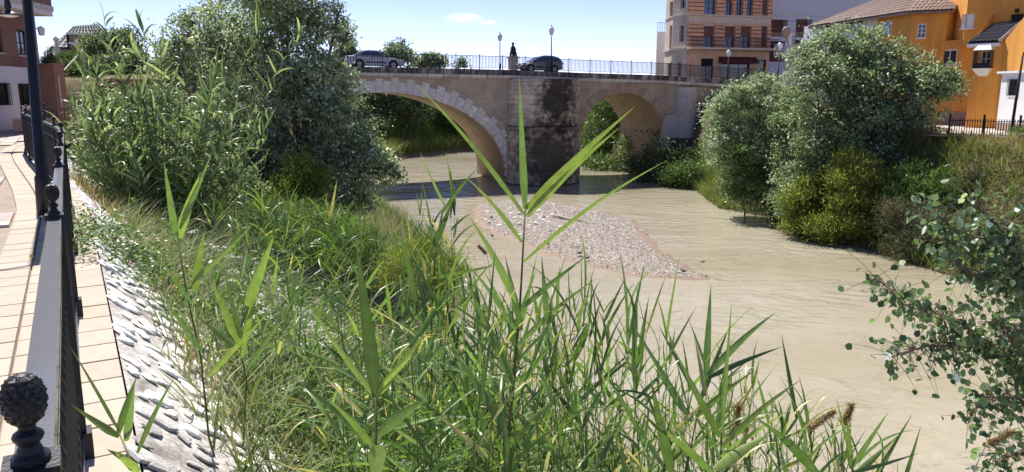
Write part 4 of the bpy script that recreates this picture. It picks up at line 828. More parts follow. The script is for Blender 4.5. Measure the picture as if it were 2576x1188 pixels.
mb = MB(); mb.box((gp0.x+3.2, gp0.y+4, 4.4), (7.2, 8, 7.4)); mb.build('wall', M['cornice'], greenb); mb = MB(); mb.box((gp0.x+3.2, gp0.y+4, 8.26), (7.6, 8.4, 0.3)); mb.build('roof_edge', M['butt'], greenb)
gp1 = P(208, 130, 50); gpanel = thing('gate_pillar', (gp1.x, gp1.y, 2.3), 'pink pillar with white cap at the top of the stairs', 'pillar')
mb = MB(); mb.box((gp1.x, gp1.y, gp1.z-1.3), (1.1, 0.5, 3.4)); mb.build('pillar', M['terracotta'], gpanel); mb = MB(); mb.box((gp1.x, gp1.y, gp1.z+0.5), (1.3, 0.7, 0.16)); mb.build('cap', M['white'], gpanel)
# ================================================================== RIVER RAILING, LAMPS, CARS, ISLAND
railing = thing('river_railing', path(0)[0], 'black iron railing with pine cone finials along the walkway edge', 'railing')
def finial_mesh():
    mb = MB(); prof = [(0.040, 0.0), (0.040, 0.012), (0.028, 0.020), (0.021, 0.034), (0.030, 0.044), (0.033, 0.050), (0.030, 0.056), (0.017, 0.064), (0.019, 0.072), (0.031, 0.082), (0.040, 0.098), (0.0435, 0.115), (0.042, 0.132), (0.036, 0.148), (0.026, 0.160), (0.012, 0.168), (0.002, 0.170)]
    mb.lathe(prof, n=20)
    zs = [p[1] for p in prof]; rs = [p[0] for p in prof]
    for r_ in range(9):                                 # overlapping cone scales
        z = 0.082+r_*0.0098; R_ = float(np.interp(z, zs, rs)); n = 11 if R_ > 0.03 else (8 if R_ > 0.02 else 5)
        for k in range(n):
            w = 2*math.pi*(k+0.5*(r_ % 2))/n; hw_ = math.pi/n*0.98; zt = z+0.010; zb = z-0.008
            Rt, Rb = float(np.interp(zt, zs, rs)), float(np.interp(zb, zs, rs))
            c = lambda a, rr, zz: Vector((rr*math.cos(a), rr*math.sin(a), zz))
            tip = c(w, R_+0.0065, z+0.002); L_, R2, T_, B_ = c(w-hw_, R_+0.0005, z), c(w+hw_, R_+0.0005, z), c(w, Rt+0.0005, zt), c(w, Rb+0.0005, zb)
            mb.q(tip, T_, L_); mb.q(tip, R2, T_); mb.q(tip, L_, B_); mb.q(tip, B_, R2)
    return mb.me('finial', M['iron'])
fin_me = finial_mesh()
pm = MB(); pm.box((0, 0, 0.537), (0.06, 0.06, 1.074)); pm.box((0, 0, 1.084), (0.07, 0.07, 0.02)); pm.box((0, 0, 0.06), (0.10, 0.10, 0.12)); post_me = pm.me('post', M['iron'])
bm_ = MB(); bm_.box((0, 0, 0.585), (0.016, 0.016, 0.92))
for z in (0.30, 0.80): bm_.lathe([(0.009, z-0.03), (0.018, z), (0.009, z+0.03)], n=6)
bal_me = bm_.me('baluster', M['iron'])
RY = 1.0
post_a = [0, 2.5, 5.02, 7.45, 10.0, 12.5, 15.0, 17.5, 20.0, 22.5, 25.0, ALEN-0.05]
post_p = [path(a)[0] for a in post_a]
far_posts = [Vector((-13.8, 25.3, 0)), Vector((-12.3, 25.6, 0)), Vector((-10.8, 25.8, 0))]
def add_post(p, t):
    o = put('post', post_me, railing, True, loc=p-WLOC[railing.name], rot=(0, 0, math.atan2(t.y, t.x)))
    put('finial', fin_me, o, True, loc=(0, 0, 1.094), scale=(0.61, 0.61, 0.75))
def span(p0, p1, nb, curve=None):
    pts = curve or [p0, p1]
    for (z0, z1, w) in ((1.042, 1.08, 0.05), (0.10, 0.125, 0.03), (0.88, 0.90, 0.02)):
        mb = MB()
        for a, b in zip(pts[:-1], pts[1:]):
            t = (b-a).normalized(); n = Vector((-t.y, t.x, 0))*w/2
            mb.hexa([a-n+Vector((0, 0, z0)), b-n+Vector((0, 0, z0)), b+n+Vector((0, 0, z0)), a+n+Vector((0, 0, z0)), a-n+Vector((0, 0, z1)), b-n+Vector((0, 0, z1)), b+n+Vector((0, 0, z1)), a+n+Vector((0, 0, z1))])
        mb.build('rail', M['rail_paint'], railing)
    L_ = sum((b-a).length for a, b in zip(pts[:-1], pts[1:]))
    for k in range(1, nb):
        q = k/nb*(len(pts)-1); i = min(int(q), len(pts)-2); p = pts[i].lerp(pts[i+1], q-i); t = (pts[i+1]-pts[i])
        put('baluster', bal_me, railing, True, loc=p-WLOC[railing.name], rot=(0, 0, math.atan2(t.y, t.x)))
for i, (a, p) in enumerate(zip(post_a, post_p)):
    add_post(p, path(a)[1])
    if i+1 < len(post_a): b = post_a[i+1]; span(p, post_p[i+1], 22 if i < 5 else 17, [path(a+(b-a)*k/3)[0] for k in range(4)])
pb_ = path(-2.5)[0]; add_post(pb_, path(-2.5)[1]); span(pb_, post_p[0], 22)
prev = post_p[-1]
for q in far_posts: add_post(q, (q-prev).normalized()); span(prev, q, 12); prev = q
# ---- walkway lamps: tapered post, curved arm and hanging dish
def dish_lamp(base, arm_to, h, label, name='street_lamp'):
    o = thing(name, base, label, 'street lamp', 'lamps on the walkway'); b = Vector(base); a = Vector((arm_to[0], arm_to[1], 0))
    mb = MB(); mb.tube([b, b+Vector((0.02, 0, 0.5)), b+Vector((0.022, 0, 0.52)), b+Vector((0.18, 0, h+0.9))], [0.085, 0.08, 0.066, 0.05], 12); mb.build('post', M['iron'], o, smooth=True)
    top = b+Vector((0.18, 0, h+0.9)); e = Vector((a.x, a.y, h+0.45)); mid = (top+e)/2+Vector((0, 0, 0.35))
    MB().tube([top, top.lerp(mid, .5)+Vector((0, 0, .12)), mid, Vector((e.x, e.y, mid.z-0.1)), e], 0.025, 8).build('arm', M['iron'], o, smooth=True)
    MB().lathe([(0.03, 0.45), (0.06, 0.42), (0.085, 0.30), (0.085, 0.18), (0.05, 0.12), (0.12, 0.09), (0.31, -0.005), (0.325, -0.03), (0.30, -0.03), (0.10, 0.0)], (e.x, e.y, h), 20).build('shade', M['iron'], o, smooth=True)
    MB().lathe([(0.27, -0.034), (0.20, -0.07), (0.08, -0.09), (0.01, -0.092)], (e.x, e.y, h), 16).build('diffuser', M['lampglobe'], o, smooth=True); return o
pa_ = P(118, 600, 9.9); dish_lamp((pa_.x, pa_.y, 0), (pa_.x-0.75, pa_.y-0.35), 3.85, 'black lamp post standing close behind the near railing')
lp = P(22, 36, 22.6); dish_lamp((lp.x-0.9, lp.y+0.1, 0), (lp.x, lp.y), lp.z, 'hanging dish lamp on a post before the brick building')
# ---- right bank lamp with a curved head
b0, b1 = P(2541, 345, 38), P(2571, 145, 38); rl = thing('bank_lamp', b0, 'slender black lamp post with curved top at the right edge', 'street lamp')
MB().tube([b0+Vector((0, 0, -0.3)), b0, (b0+b1)/2, b1], [0.085, 0.075, 0.065, 0.05], 10).build('post', M['iron_far'], rl, smooth=True); MB().tube([b1, b1+Vector((0.05, 0, 0.25)), b1+Vector((0.25, 0, 0.42)), b1+Vector((0.6, 0, 0.45))], 0.04, 8).build('arm', M['iron_far'], rl, smooth=True)
MB().lathe([(0.06, 0.2), (0.12, 0.1), (0.3, -0.02), (0.28, -0.05), (0.05, -0.05)], b1+Vector((0.65, 0, 0.25)), 14).build('shade', M['iron_far'], rl)
# ---- bridge lamps with globes
def globe_lamp(s, d, h, label):
    b = B(s, d, deck_z(s)-0.05); o = thing('globe_lamp', b, label, 'street lamp', 'globe lamps on the bridge')
    MB().tube([b, b+Vector((0, 0, 0.9)), b+Vector((0, 0, 0.95)), b+Vector((0, 0, h-0.5))], [0.10, 0.085, 0.055, 0.04], 10).build('post', M['iron_far'], o, smooth=True)
    MB().lathe([(0.05, -0.36), (0.11, -0.32), (0.20, -0.12), (0.235, 0.05), (0.21, 0.2), (0.10, 0.32), (0.03, 0.36)], b+Vector((0, 0, h-0.1)), 14).build('globe', M['lampglobe'], o, smooth=True)
    MB().lathe([(0.1, 0.325), (0.05, 0.4), (0.02, 0.5), (0.005, 0.55)], b+Vector((0, 0, h-0.1)), 8).build('cap', M['iron_far'], o)
def glamp(x, ytop, d, label):
    s, z = BS(x, ytop, d); globe_lamp(s, d, z-deck_z(s)-0.2, label)
glamp(1257, 85, -8.3, 'globe lamp on the bridge left of the statue'); glamp(1387, 68, -0.25, 'tall globe lamp on the bridge above the grey hatchback'); glamp(1833, 126, -5.5, 'globe lamp before the corner building awning'); glamp(1962, 107, -2.0, 'globe lamp beside the bluish terrace house')
# ---- statue on a plinth on the far side of the road
ss_, sz = BS(1290, 145, -8.2); sb = B(ss_, -8.2, deck_z(ss_)); stat = thing('bridge_statue', sb, 'dark robed statue on a pale stone pedestal on the bridge', 'statue'); ph0 = sz-deck_z(ss_)
mb = MB(); mb.box(sb+Vector((0, 0, 0.12)), (0.95, 0.95, 0.24), BE); mb.box(sb+Vector((0, 0, ph0/2)), (0.72, 0.72, ph0-0.01), BE); mb.box(sb+Vector((0, 0, ph0+0.0)), (0.98, 0.98, 0.16), BE); mb.build('pedestal', M['tower_cream'], stat)
def drape(p): w = math.atan2(p.y, p.x); f = 1+0.10*math.sin(6*w+p.z*3)*max(0, 1-p.z/1.1); return Vector((p.x*f*1.05+0.06*max(0, 0.7-p.z), p.y*f*0.85, p.z))
MB().lathe([(0.36, 0), (0.35, 0.1), (0.30, 0.35), (0.23, 0.55), (0.20, 0.72), (0.19, 0.85), (0.15, 0.95), (0.085, 1.0), (0.08, 1.05), (0.115, 1.12), (0.12, 1.2), (0.09, 1.28), (0.03, 1.33)], sb+Vector((0, 0, ph0+0.08)), 16, fn=drape).build('figure', M['bronze'], stat, smooth=True)
mb = MB(); z = ph0+0.08
for sg in (-1, 1): mb.tube([sb+BE*0.17*sg+Vector((0, 0, z+0.86)), sb+BE*0.27*sg+BN*0.06+Vector((0, 0, z+0.62)), sb+BE*0.10*sg+BN*0.24+Vector((0, 0, z+0.66))], [0.06, 0.055, 0.04], 8)
mb.build('folded_arms', M['bronze'], stat, smooth=True)
for k, sg in enumerate((-1, 1)): MB().lathe([(0.02, 0), (0.07, 0.05), (0.10, 0.12), (0.06, 0.2), (0.02, 0.22)], sb+BE*0.22*sg+BN*0.36+Vector((0, 0, z-0.0)), 7).build('flower_bunch', M['petal'], stat)
# ---- cars, built facing +x in their own frame
def car(name, s, d, facing, L_, H_, W_, side, cab, paint, label, zig):
    """side: lower body outline (x, z); cab: greenhouse outline (x, z) from rear base to front base."""
    zc = deck_z(s)-0.08; b = B(s, d, zc); o = thing(name, b, label, 'car', None, math.atan2(BE.y, BE.x)+(0 if facing > 0 else math.pi))
    o.rotation_euler = (0, (0.02 if facing > 0 else -0.02), o.rotation_euler.z)
    hw = W_/2; mb = MB(); n = len(side)
    def section(pts, ys, shrink):            # loft a side outline across the width with rounded shoulders
        rings = []
        for y, k in zip(ys, shrink):
            cxm = sum(p[0] for p in pts)/len(pts); rings.append([Vector((cxm+(p[0]-cxm)*k[0], y, p[1]*1.0-k[1]*(1 if p[1] > 0.6 else 0))) for p in pts])
        bb = len(mb.v)
        for r in rings: mb.v += r
        m_ = len(pts)
        for i in range(len(rings)-1):
            for j in range(m_):
                k2 = (j+1) % m_; mb.f.append((bb+i*m_+j, bb+i*m_+k2, bb+(i+1)*m_+k2, bb+(i+1)*m_+j)); mb.m.append(mb.k)
        mb.f.append(tuple(bb+j for j in range(m_-1, -1, -1))); e = bb+(len(rings)-1)*m_; mb.f.append(tuple(e+j for j in range(m_))); mb.m += [mb.k]*2
    section(side, [-hw, -hw+0.06, -hw*0.6, 0, hw*0.6, hw-0.06, hw], [(0.975, 0.05), (0.99, 0.015), (1, 0), (1.008, -0.01), (1, 0), (0.99, 0.015), (0.975, 0.05)])
    mb.build('body', paint, o, smooth=False, local=True)
    ct = hw*0.78; cb_ = hw*0.97; top = max(p[1] for p in cab); bz = cab[0][1]
    def cy_(z): return cb_+(ct-cb_)*(z-bz)/(top-bz)
    mb = MB(); m_ = len(cab); bb = 0
    for sg in (-1, 1): mb.v += [Vector((p[0], sg*cy_(p[1]), p[1])) for p in cab]
    mb.f.append(tuple(range(m_))); mb.f.append(tuple(range(2*m_-1, m_-1, -1))); mb.m += [0, 0]
    for j in range(m_-1): mb.f.append((j+1, j, m_+j, m_+j+1)); mb.m.append(0)
    mb.build('cabin', paint, o, local=True)
    # glazing set just proud of the cabin
    zig = sorted(zig)
    for sg in (-1, 1):
        for (wp) in zig:
            pts = [Vector((x, sg*(cy_(z)+0.008), z)) for x, z in wp]; mb = MB(); mb.prism(pts, (0, -sg*0.006, 0)); mb.build('side_window', M['glass_blue'], o, local=True)
    fr, rr = (cab[-1], cab[-2]), (cab[0], cab[1])
    for nm_, (p, q), sx in (('windscreen', fr, 0.012), ('rear_window', rr, -0.012)):
        yy0, yy1 = cy_(p[1])*0.9, cy_(q[1])*0.86; a_ = 0.12; P0 = Vector((p[0]+(q[0]-p[0])*a_, 0, p[1]+(q[1]-p[1])*a_)); P1 = Vector((p[0]+(q[0]-p[0])*0.9, 0, p[1]+(q[1]-p[1])*0.9))
        mb = MB(); off = Vector((sx, 0, 0.012)); mb.prism([P0+Vector((0, -yy0, 0))+off, P0+Vector((0, yy0, 0))+off, P1+Vector((0, yy1, 0))+off, P1+Vector((0, -yy1, 0))+off], (-sx*0.4, 0, -0.006)); mb.build(nm_, M['glass_blue'], o, local=True)
    R_ = 0.31
    for wx in (-L_*0.285, L_*0.305):
        for sg in (-1, 1):
            mb = MB(); mb.lathe([(R_+0.07, -0.005), (R_+0.07, 0.02)], (wx, sg*(hw+0.003)-0.008, R_+0.02), 24, axis='Y'); mb.build('wheel_arch', M['blacktrim'], o, local=True)
            w = put('wheel', MB().lathe([(R_*0.6, -0.10), (R_*0.92, -0.10), (R_, -0.05), (R_, 0.05), (R_*0.92, 0.10), (R_*0.6, 0.10)], (wx, sg*(hw-0.06), R_), 24, axis='Y').me('wheel', M['rubber'], True), o, True)
            rm = MB(); rm.lathe([(R_*0.64, 0.0), (R_*0.62, 0.012), (R_*0.52, 0.016)], (wx, sg*(hw+0.05)-0.006, R_), 20, axis='Y')
            for k in range(5): an = 2*math.pi*k/5; rm.hexa([Vector((wx, sg*(hw+0.055), R_))+Vector((math.cos(an+e1)*r1, y1*sg, math.sin(an+e1)*r1)) for (e1, r1, y1) in ((-.25, R_*.15, 0), (.25, R_*.15, 0), (.14, R_*.6, 0), (-.14, R_*.6, 0), (-.25, R_*.15, 0.014), (.25, R_*.15, 0.014), (.14, R_*.6, 0.012), (-.14, R_*.6, 0.012))])
            put('rim', rm.me('rim', M['alloy']), w, True)
    xf, xr = max(p[0] for p in side), min(p[0] for p in side)
    for sg in (-1, 1):
        mb = MB(); mb.box((xf-0.16, sg*(hw-0.20), 0.68), (0.30, 0.36, 0.15)); mb.build('headlight', M['lampglobe'], o, local=True)
        mb = MB(); mb.box((xr+0.07, sg*(hw-0.17), 0.80), (0.16, 0.30, 0.17)); mb.build('tail_light', M['redlamp'], o, local=True)
        mb = MB(); mb.box((cab[-1][0]-0.18, sg*(hw+0.07), cab[-1][1]+0.06), (0.12, 0.2, 0.13)); mb.build('mirror', M['blacktrim'], o, local=True)
        mb = MB(); mb.box((0.0, sg*(hw-0.002), 0.47), (L_*0.36, 0.02, 0.09)); mb.build('side_moulding', M['blacktrim'], o, local=True)
        mb = MB(); mb.box((-0.25, sg*(hw-0.012), 0.80), (0.2, 0.03, 0.03)); mb.build('door_handle', M['blacktrim'], o, local=True)
    mb = MB(); mb.box((xf-0.06, 0, 0.42), (0.16, W_*0.92, 0.24)); mb.build('front_bumper', paint if facing > 0 else M['blacktrim'], o, local=True)
    mb = MB(); mb.box((xr+0.06, 0, 0.45), (0.16, W_*0.92, 0.26)); mb.build('rear_bumper', paint, o, local=True)
    mb = MB(); mb.box((xf+0.025, 0, 0.44), (0.012, 0.5, 0.11)); mb.build('number_plate', M['white'], o, local=True)
    return o
s1 = BS(941, 165, -1.6)[0]
car('silver_saloon', s1, -1.6, 1, 4.55, 1.42, 1.76,
    [(-2.25, 0.30), (-2.28, 0.62), (-2.22, 0.93), (-1.55, 0.97), (0.0, 0.94), (0.80, 0.93), (1.55, 0.84), (2.10, 0.70), (2.26, 0.52), (2.25, 0.26), (1.0, 0.20), (-1.0, 0.20)],
    [(-1.72, 0.95), (-0.95, 1.36), (-0.45, 1.42), (0.15, 1.40), (1.05, 0.92)], M['carsilver'], 'silver saloon car parked nose right on the bridge',
    [[(-1.25, 0.99), (-0.85, 1.29), (-0.48, 1.34), (-0.42, 0.99)], [(-0.36, 0.99), (-0.40, 1.34), (0.12, 1.32), (0.62, 0.99)]])
s2 = BS(1357, 165, -1.5)[0]
car('grey_hatchback', s2, -1.5, -1, 3.75, 1.46, 1.66,
    [(-1.80, 0.30), (-1.84, 0.60), (-1.80, 0.95), (-1.3, 0.97), (0.0, 0.94), (0.55, 0.92), (1.25, 0.78), (1.70, 0.62), (1.86, 0.50), (1.85, 0.26), (0.9, 0.20), (-0.9, 0.20)],
    [(-1.80, 0.95), (-1.48, 1.32), (-0.95, 1.45), (-0.2, 1.46), (0.25, 1.36), (0.95, 0.90)], M['cargrey'], 'grey hatchback car facing left on the bridge beside a lamp',
    [[(-1.50, 0.98), (-1.32, 1.26), (-1.0, 1.34), (-0.98, 0.98)], [(-0.92, 0.98), (-0.94, 1.35), (-0.35, 1.37), (-0.32, 0.98)], [(-0.26, 0.98), (-0.28, 1.36), (0.18, 1.28), (0.62, 0.98)]])
# ---- fence on the right bank
fr0, fr1 = G(2385, 344, -0.72), G(2600, 352, -0.72); ffr = Facade((fr0.x, fr0.y), (fr1.x, fr1.y))
pick = thing('bank_fence', fr0, 'dark picket railing with pale slats on top of the right bank', 'fence')
pk = MB(); pk.box((0, 0, 0.52), (0.035, 0.02, 0.86)); pk_me = pk.me('picket', M['iron_far'])
n = int(ffr.L/0.115)
for k in range(n): put('picket', pk_me, pick, True, loc=ffr.p(0.115*k, 0, -0.72)-fr0, rot=(0, 0, math.atan2(ffr.u.y, ffr.u.x)))
for k in range(int(ffr.L/1.55)+1): ffr.box(MB(), 1.55*k-0.045, 1.55*k+0.045, -0.03, 0.06, -0.8, 0.45).build('post', M['iron_far'], pick)
for z in (-0.58, 0.10): ffr.box(MB(), 0, ffr.L, -0.018, 0.022, z, z+0.035).build('rail', M['iron_far'], pick)
# pale paved terrace behind it
mb = MB(); q = [G(2330, 345, -0.69), G(2640, 352, -0.69)]; mb.q((q[0].x+0.3, q[0].y+0.5, -0.66), (q[1].x+1, q[1].y+0.2, -0.66), (34, 46, -0.66), (33.5, 52, -0.66), (29, 55, -0.66), (26.5, 46, -0.66)); promenade = mb.build('promenade', M['tile_pale']); tag(promenade, kind='structure')
# ---- gravel island
IS = [(1195, 540), (1215, 512), (1300, 503), (1400, 510), (1500, 528), (1570, 545), (1620, 575), (1660, 630), (1720, 665), (1785, 702), (1700, 702), (1560, 690), (1420, 655), (1300, 612), (1220, 575)]
isl = [G(x, y, WZ)[:2] for x, y in IS]; isl = [Vector((p[0], p[1])) for p in isl]
dense = []
for i in range(len(isl)):
    p0, p1, p2, p3 = isl[i-1], isl[i], isl[(i+1) % len(isl)], isl[(i+2) % len(isl)]
    for k in range(6): t = k/6; dense.append(0.5*((2*p1)+(p2-p0)*t+(2*p0-5*p1+4*p2-p3)*t*t+(3*p1-p0-3*p2+p3)*t**3))
DP = np.array([[p.x, p.y] for p in dense])
def inside_d(X, Y):
    best = np.full(X.shape, 1e9); ins = np.zeros(X.shape, bool); n = len(DP)
    for i in range(n):
        ax, ay = DP[i]; bx, by = DP[(i+1) % n]; dx_, dy_ = bx-ax, by-ay; t = np.clip(((X-ax)*dx_+(Y-ay)*dy_)/(dx_*dx_+dy_*dy_+1e-9), 0, 1)
        best = np.minimum(best, np.hypot(X-ax-t*dx_, Y-ay-t*dy_)); c = ((ay > Y) != (by > Y)) & (X < (bx-ax)*(Y-ay)/(by-ay+1e-12)+ax); ins ^= c
    return np.where(ins, best, -best)
def isl_h(X, Y): d = inside_d(X, Y)+0.35*vnoise(X, Y, 0.8, 9); return WZ+np.interp(d, [-2.5, -0.25, 0.0, 0.9, 2.5, 5], [-0.8, -0.04, 0.01, 0.06, 0.22, 0.28])+0.035*vnoise(X, Y, 0.45, 5), d
ix = np.arange(-6, 12, 0.16); iy = np.arange(27, 59, 0.2); IX, IY = np.meshgrid(ix, iy); IZ, ID = isl_h(IX, IY); nx, ny = len(ix), len(iy); idx = np.arange(nx*ny).reshape(ny, nx); F = np.stack([idx[:-1, :-1], idx[:-1, 1:], idx[1:, 1:], idx[1:, :-1]], -1).reshape(-1, 4)
keep = (ID.ravel()[F] > -2.3).any(1)
isd = thing('gravel_island', (3, 42, WZ), 'low gravel island with reddish muddy rim in mid river', 'island')
put('mud_bank', mesh('mud_bank', np.stack([IX, IY, IZ], -1).reshape(-1, 3), F[keep], M['mud'], smooth=True, tint=np.clip(0.15+ID.ravel()*0.45+0.2*vnoise(IX, IY, 0.5, 4).ravel(), 0, 1)), isd)
def pebble_mass(n, smin, smax, dmin, seed, tmean):
    r = np.random.default_rng(seed); X = r.uniform(-5, 10, n*3); Y = r.uniform(29, 57, n*3); Z, D = isl_h(X, Y); k = D+r.normal(0, .25, n*3) > dmin; X, Y, Z = X[k][:n], Y[k][:n], Z[k][:n]; m = len(X)
    base = np.array([[1, 0, 0], [0.3, 0.9, 0], [-0.8, 0.6, 0], [-0.85, -0.5, 0], [0.25, -0.95, 0], [0.45, 0.1, 0.8], [-0.3, 0.25, 0.9], [-0.2, -0.4, 0.75]])
    fc = np.array([[0, 1, 5], [1, 6, 5], [1, 2, 6], [2, 3, 6], [3, 7, 6], [3, 4, 7], [4, 0, 7], [0, 5, 7], [5, 6, 7]])
    s = r.uniform(smin, smax, m)*r.choice([1, 1, 1.7], m); w = r.uniform(0, 6.28, m); c, sn = np.cos(w), np.sin(w)
    B_ = base[None]*s[:, None, None]*np.array([1.2, 0.85, 0.7]); B_ = B_*(1+r.uniform(-.25, .25, B_.shape)); V = np.empty_like(B_); V[..., 0] = B_[..., 0]*c[:, None]-B_[..., 1]*sn[:, None]+X[:, None]; V[..., 1] = B_[..., 0]*sn[:, None]+B_[..., 1]*c[:, None]+Y[:, None]; V[..., 2] = B_[..., 2]+Z[:, None]-s[:, None]*0.15
    Fc = (fc[None]+(np.arange(m)*8)[:, None, None]).reshape(-1, 3); tint = np.repeat(np.clip(r.normal(tmean, .22, m), 0, 1), 8)
    return mesh('pebbles', V.reshape(-1, 3), Fc, M['gravel'], tint=tint)
tag(put('pebbles', pebble_mass(38000, 0.022, 0.058, 0.5, 21, 0.45), isd), kind='stuff')
rock_me = [mesh('rock', [((1+random.uniform(-.25, .25))*math.cos(6.283*i/8)*k, (0.8+random.uniform(-.2, .2))*math.sin(6.283*i/8)*k, z) for (k, z) in ((1, -0.1), (0.95, 0.3), (0.55, 0.55)) for i in range(8)], [(i+8*j, (i+1) % 8+8*j, (i+1) % 8+8*(j+1), i+8*(j+1)) for j in (0, 1) for i in range(8)]+[tuple(range(16, 24))], M['stone_white']) for _ in range(4)]
for k in range(34):
    p = G(random.uniform(1215, 1420), random.uniform(520, 585), -5.95); z, d = isl_h(np.array([p.x]), np.array([p.y])); s = random.uniform(0.07, 0.17); put('rock', rock_me[k % 4], isd, True, loc=Vector((p.x, p.y, float(z[0])))-Vector((3, 42, WZ)), rot=(0, 0, random.uniform(0, 6)), scale=(s, s, s*0.8))
# driftwood branch
def ig(x, y, up=0.0): p = G(x, y, -5.9); z, _ = isl_h(np.array([p.x]), np.array([p.y])); return Vector((p.x, p.y, max(float(z[0]), WZ)+up))
dw_ = thing('driftwood_branch', ig(1420, 550), 'bleached driftwood branch lying at the far edge of the gravel island', 'branch')
MB().tube([ig(1388, 545, .12), ig(1405, 549, .16), ig(1430, 553, .10), ig(1452, 556, .14), ig(1478, 560, .08)], [0.05, 0.08, 0.07, 0.055, 0.025], 7).build('limb', M['driftwood'], dw_)
MB().tube([ig(1408, 549, .15), ig(1396, 542, .45), ig(1386, 536, .7)], [0.05, 0.035, 0.015], 6).build('side_shoot', M['driftwood'], dw_); MB().tube([ig(1450, 556, .12), ig(1455, 551, .3), ig(1470, 551, .32)], [0.04, 0.03, 0.012], 6).build('side_shoot', M['driftwood'], dw_)
# birds
def bird(name, p, rz, kind, size, label, group, cat, resting):
    o = thing(name, p, label, cat, group, rz); fm_ = M['feather_w'] if kind == 'w' else M['feather_d']; S_ = size; lift = 0.0 if resting else 0.16*S_/0.5
    prof = []
    mb = MB(); n = 12; V = []
    for i, (x, r, zz) in enumerate(((-0.52, 0.015, 0.16), (-0.40, 0.07, 0.13), (-0.2, 0.16, 0.10), (0.0, 0.19, 0.09), (0.18, 0.17, 0.12), (0.30, 0.10, 0.20), (0.36, 0.055, 0.32 if not resting else 0.24), (0.39, 0.045, 0.44 if not resting else 0.28), (0.42, 0.06, 0.52 if not resting else 0.30), (0.50, 0.045, 0.52 if not resting else 0.29), (0.55, 0.015, 0.50 if not resting else 0.28))): V.append((Vector((x*S_, 0, (zz+0.10)*S_+lift)), r*S_))
    mb.tube([v[0] for v in V], [v[1] for v in V], 10); ob = mb.build('body', fm_, o, smooth=True, local=True)
    mb = MB(); h = V[-2][0]; mb.tube([h, h+Vector((0.16*S_, 0, -0.02*S_))], [0.03*S_, 0.008*S_], 6); mb.build('beak', M['beak'], o, local=True)
    for sg in (-1, 1):
        mb = MB(); mb.tube([Vector((0.12*S_, sg*0.15*S_, 0.25*S_+lift)), Vector((-0.15*S_, sg*0.17*S_, 0.24*S_+lift)), Vector((-0.48*S_, sg*0.05*S_, 0.27*S_+lift))], [0.05*S_, 0.075*S_, 0.012*S_], 7); mb.build('wing', fm_, o, smooth=True, local=True)
        if not resting: mb = MB(); mb.tube([Vector((0, sg*0.07*S_, 0.12*S_+lift)), Vector((0.01, sg*0.07*S_, 0.0))], 0.013*S_, 5); mb.build('leg', M['beak'], o, local=True)
def bpos(cx_, cy_): return ig((1700+cx_/2.147)/1.566, (700+cy_/2.147)/1.566, 0.02)
white_ducks = [(485, 350, 1, 'white duck resting at the left tip of the gravel island'), (620, 325, 1, 'white duck resting second from the left end of the island'), (740, 303, 1, 'white duck resting at the back of the island beside the reed stem'), (690, 405, 1, 'white duck lying nearest the water among the resting flock'), (745, 383, 1, 'white duck lying just left of the tall reed stem'), (915, 350, 1, 'white duck resting right of the tall reed stem'), (880, 385, 1, 'white duck resting in front of the reed leaf on the gravel'), (1060, 318, 0, 'white duck standing with neck raised beside the driftwood')]
for x, y, rest_, lab in white_ducks: bird('white_duck', bpos(x, y), random.uniform(0, 6.28), 'w', 0.36, lab, 'white ducks on the gravel island', 'white duck', bool(rest_))
ducks = [(505, 322, 'dark duck behind the leftmost white duck on the island'), (950, 350, 'dark bird standing right of the resting white ducks'), (512, 470, 'dark duck at the left water edge of the island'), (983, 545, 'dark duck standing in the middle of the gravel'), (1252, 625, 'dark duck at the near edge of the gravel, left of a pair'), (1318, 660, 'dark duck at the near edge of the gravel, right of a pair'), (2130, 772, 'dark duck standing on the tail of the island')]
for x, y, lab in ducks: bird('dark_duck', bpos(x, y), random.uniform(0, 6.28), 'd', 0.27, lab, 'dark ducks around the island', 'duck', False)
for x, y, lab in ((2212, 845, 'left of two ducks swimming off the island tail'), (2316, 842, 'right of two ducks swimming off the island tail'), (2290, 713, 'small duck swimming upstream of the island tail')):
    p = G((1700+x/2.147)/1.566, (700+y/2.147)/1.566, WZ); bird('dark_duck', (p.x, p.y, WZ-0.06), random.uniform(0, 6.28), 'd', 0.27, lab, 'dark ducks around the island', 'duck', True)

# ---- small cloud over the bridge, a soft volume far away
cm = bpy.data.materials.new('cloud_vapour'); cm.use_nodes = True; N = cm.node_tree.nodes; L = cm.node_tree.links; N.remove(N['Principled BSDF'])
pv = N.new('ShaderNodeVolumePrincipled'); pv.inputs['Color'].default_value = (1, 1, 1, 1); pv.inputs['Anisotropy'].default_value = 0.3; L.new(pv.outputs[0], N['Material Output'].inputs['Volume'])
tc = N.new('ShaderNodeTexCoord'); ln = N.new('ShaderNodeVectorMath'); ln.operation = 'LENGTH'; L.new(tc.outputs['Object'], ln.inputs[0])
mpn = N.new('ShaderNodeMapping'); mpn.inputs['Scale'].default_value = (3.2, 1.5, 1.2); L.new(tc.outputs['Object'], mpn.inputs[0])
no = N.new('ShaderNodeTexNoise'); no.inputs['Scale'].default_value = 1.5; no.inputs['Detail'].default_value = 5; L.new(mpn.outputs[0], no.inputs[0])
sb_ = N.new('ShaderNodeMath'); sb_.operation = 'MULTIPLY_ADD'; L.new(ln.outputs['Value'], sb_.inputs[0]); sb_.inputs[1].default_value = -0.62; L.new(no.outputs[0], sb_.inputs[2])
mr = N.new('ShaderNodeMapRange'); mr.inputs[1].default_value = 0.0; mr.inputs[2].default_value = 0.4; mr.inputs[3].default_value = 0.0; mr.inputs[4].default_value = 0.05; L.new(sb_.outputs[0], mr.inputs[0]); L.new(mr.outputs[0], pv.inputs['Density'])
ball = MB().lathe([(math.sin(math.pi*i/10)+0.001, -math.cos(math.pi*i/10)) for i in range(11)], n=16)
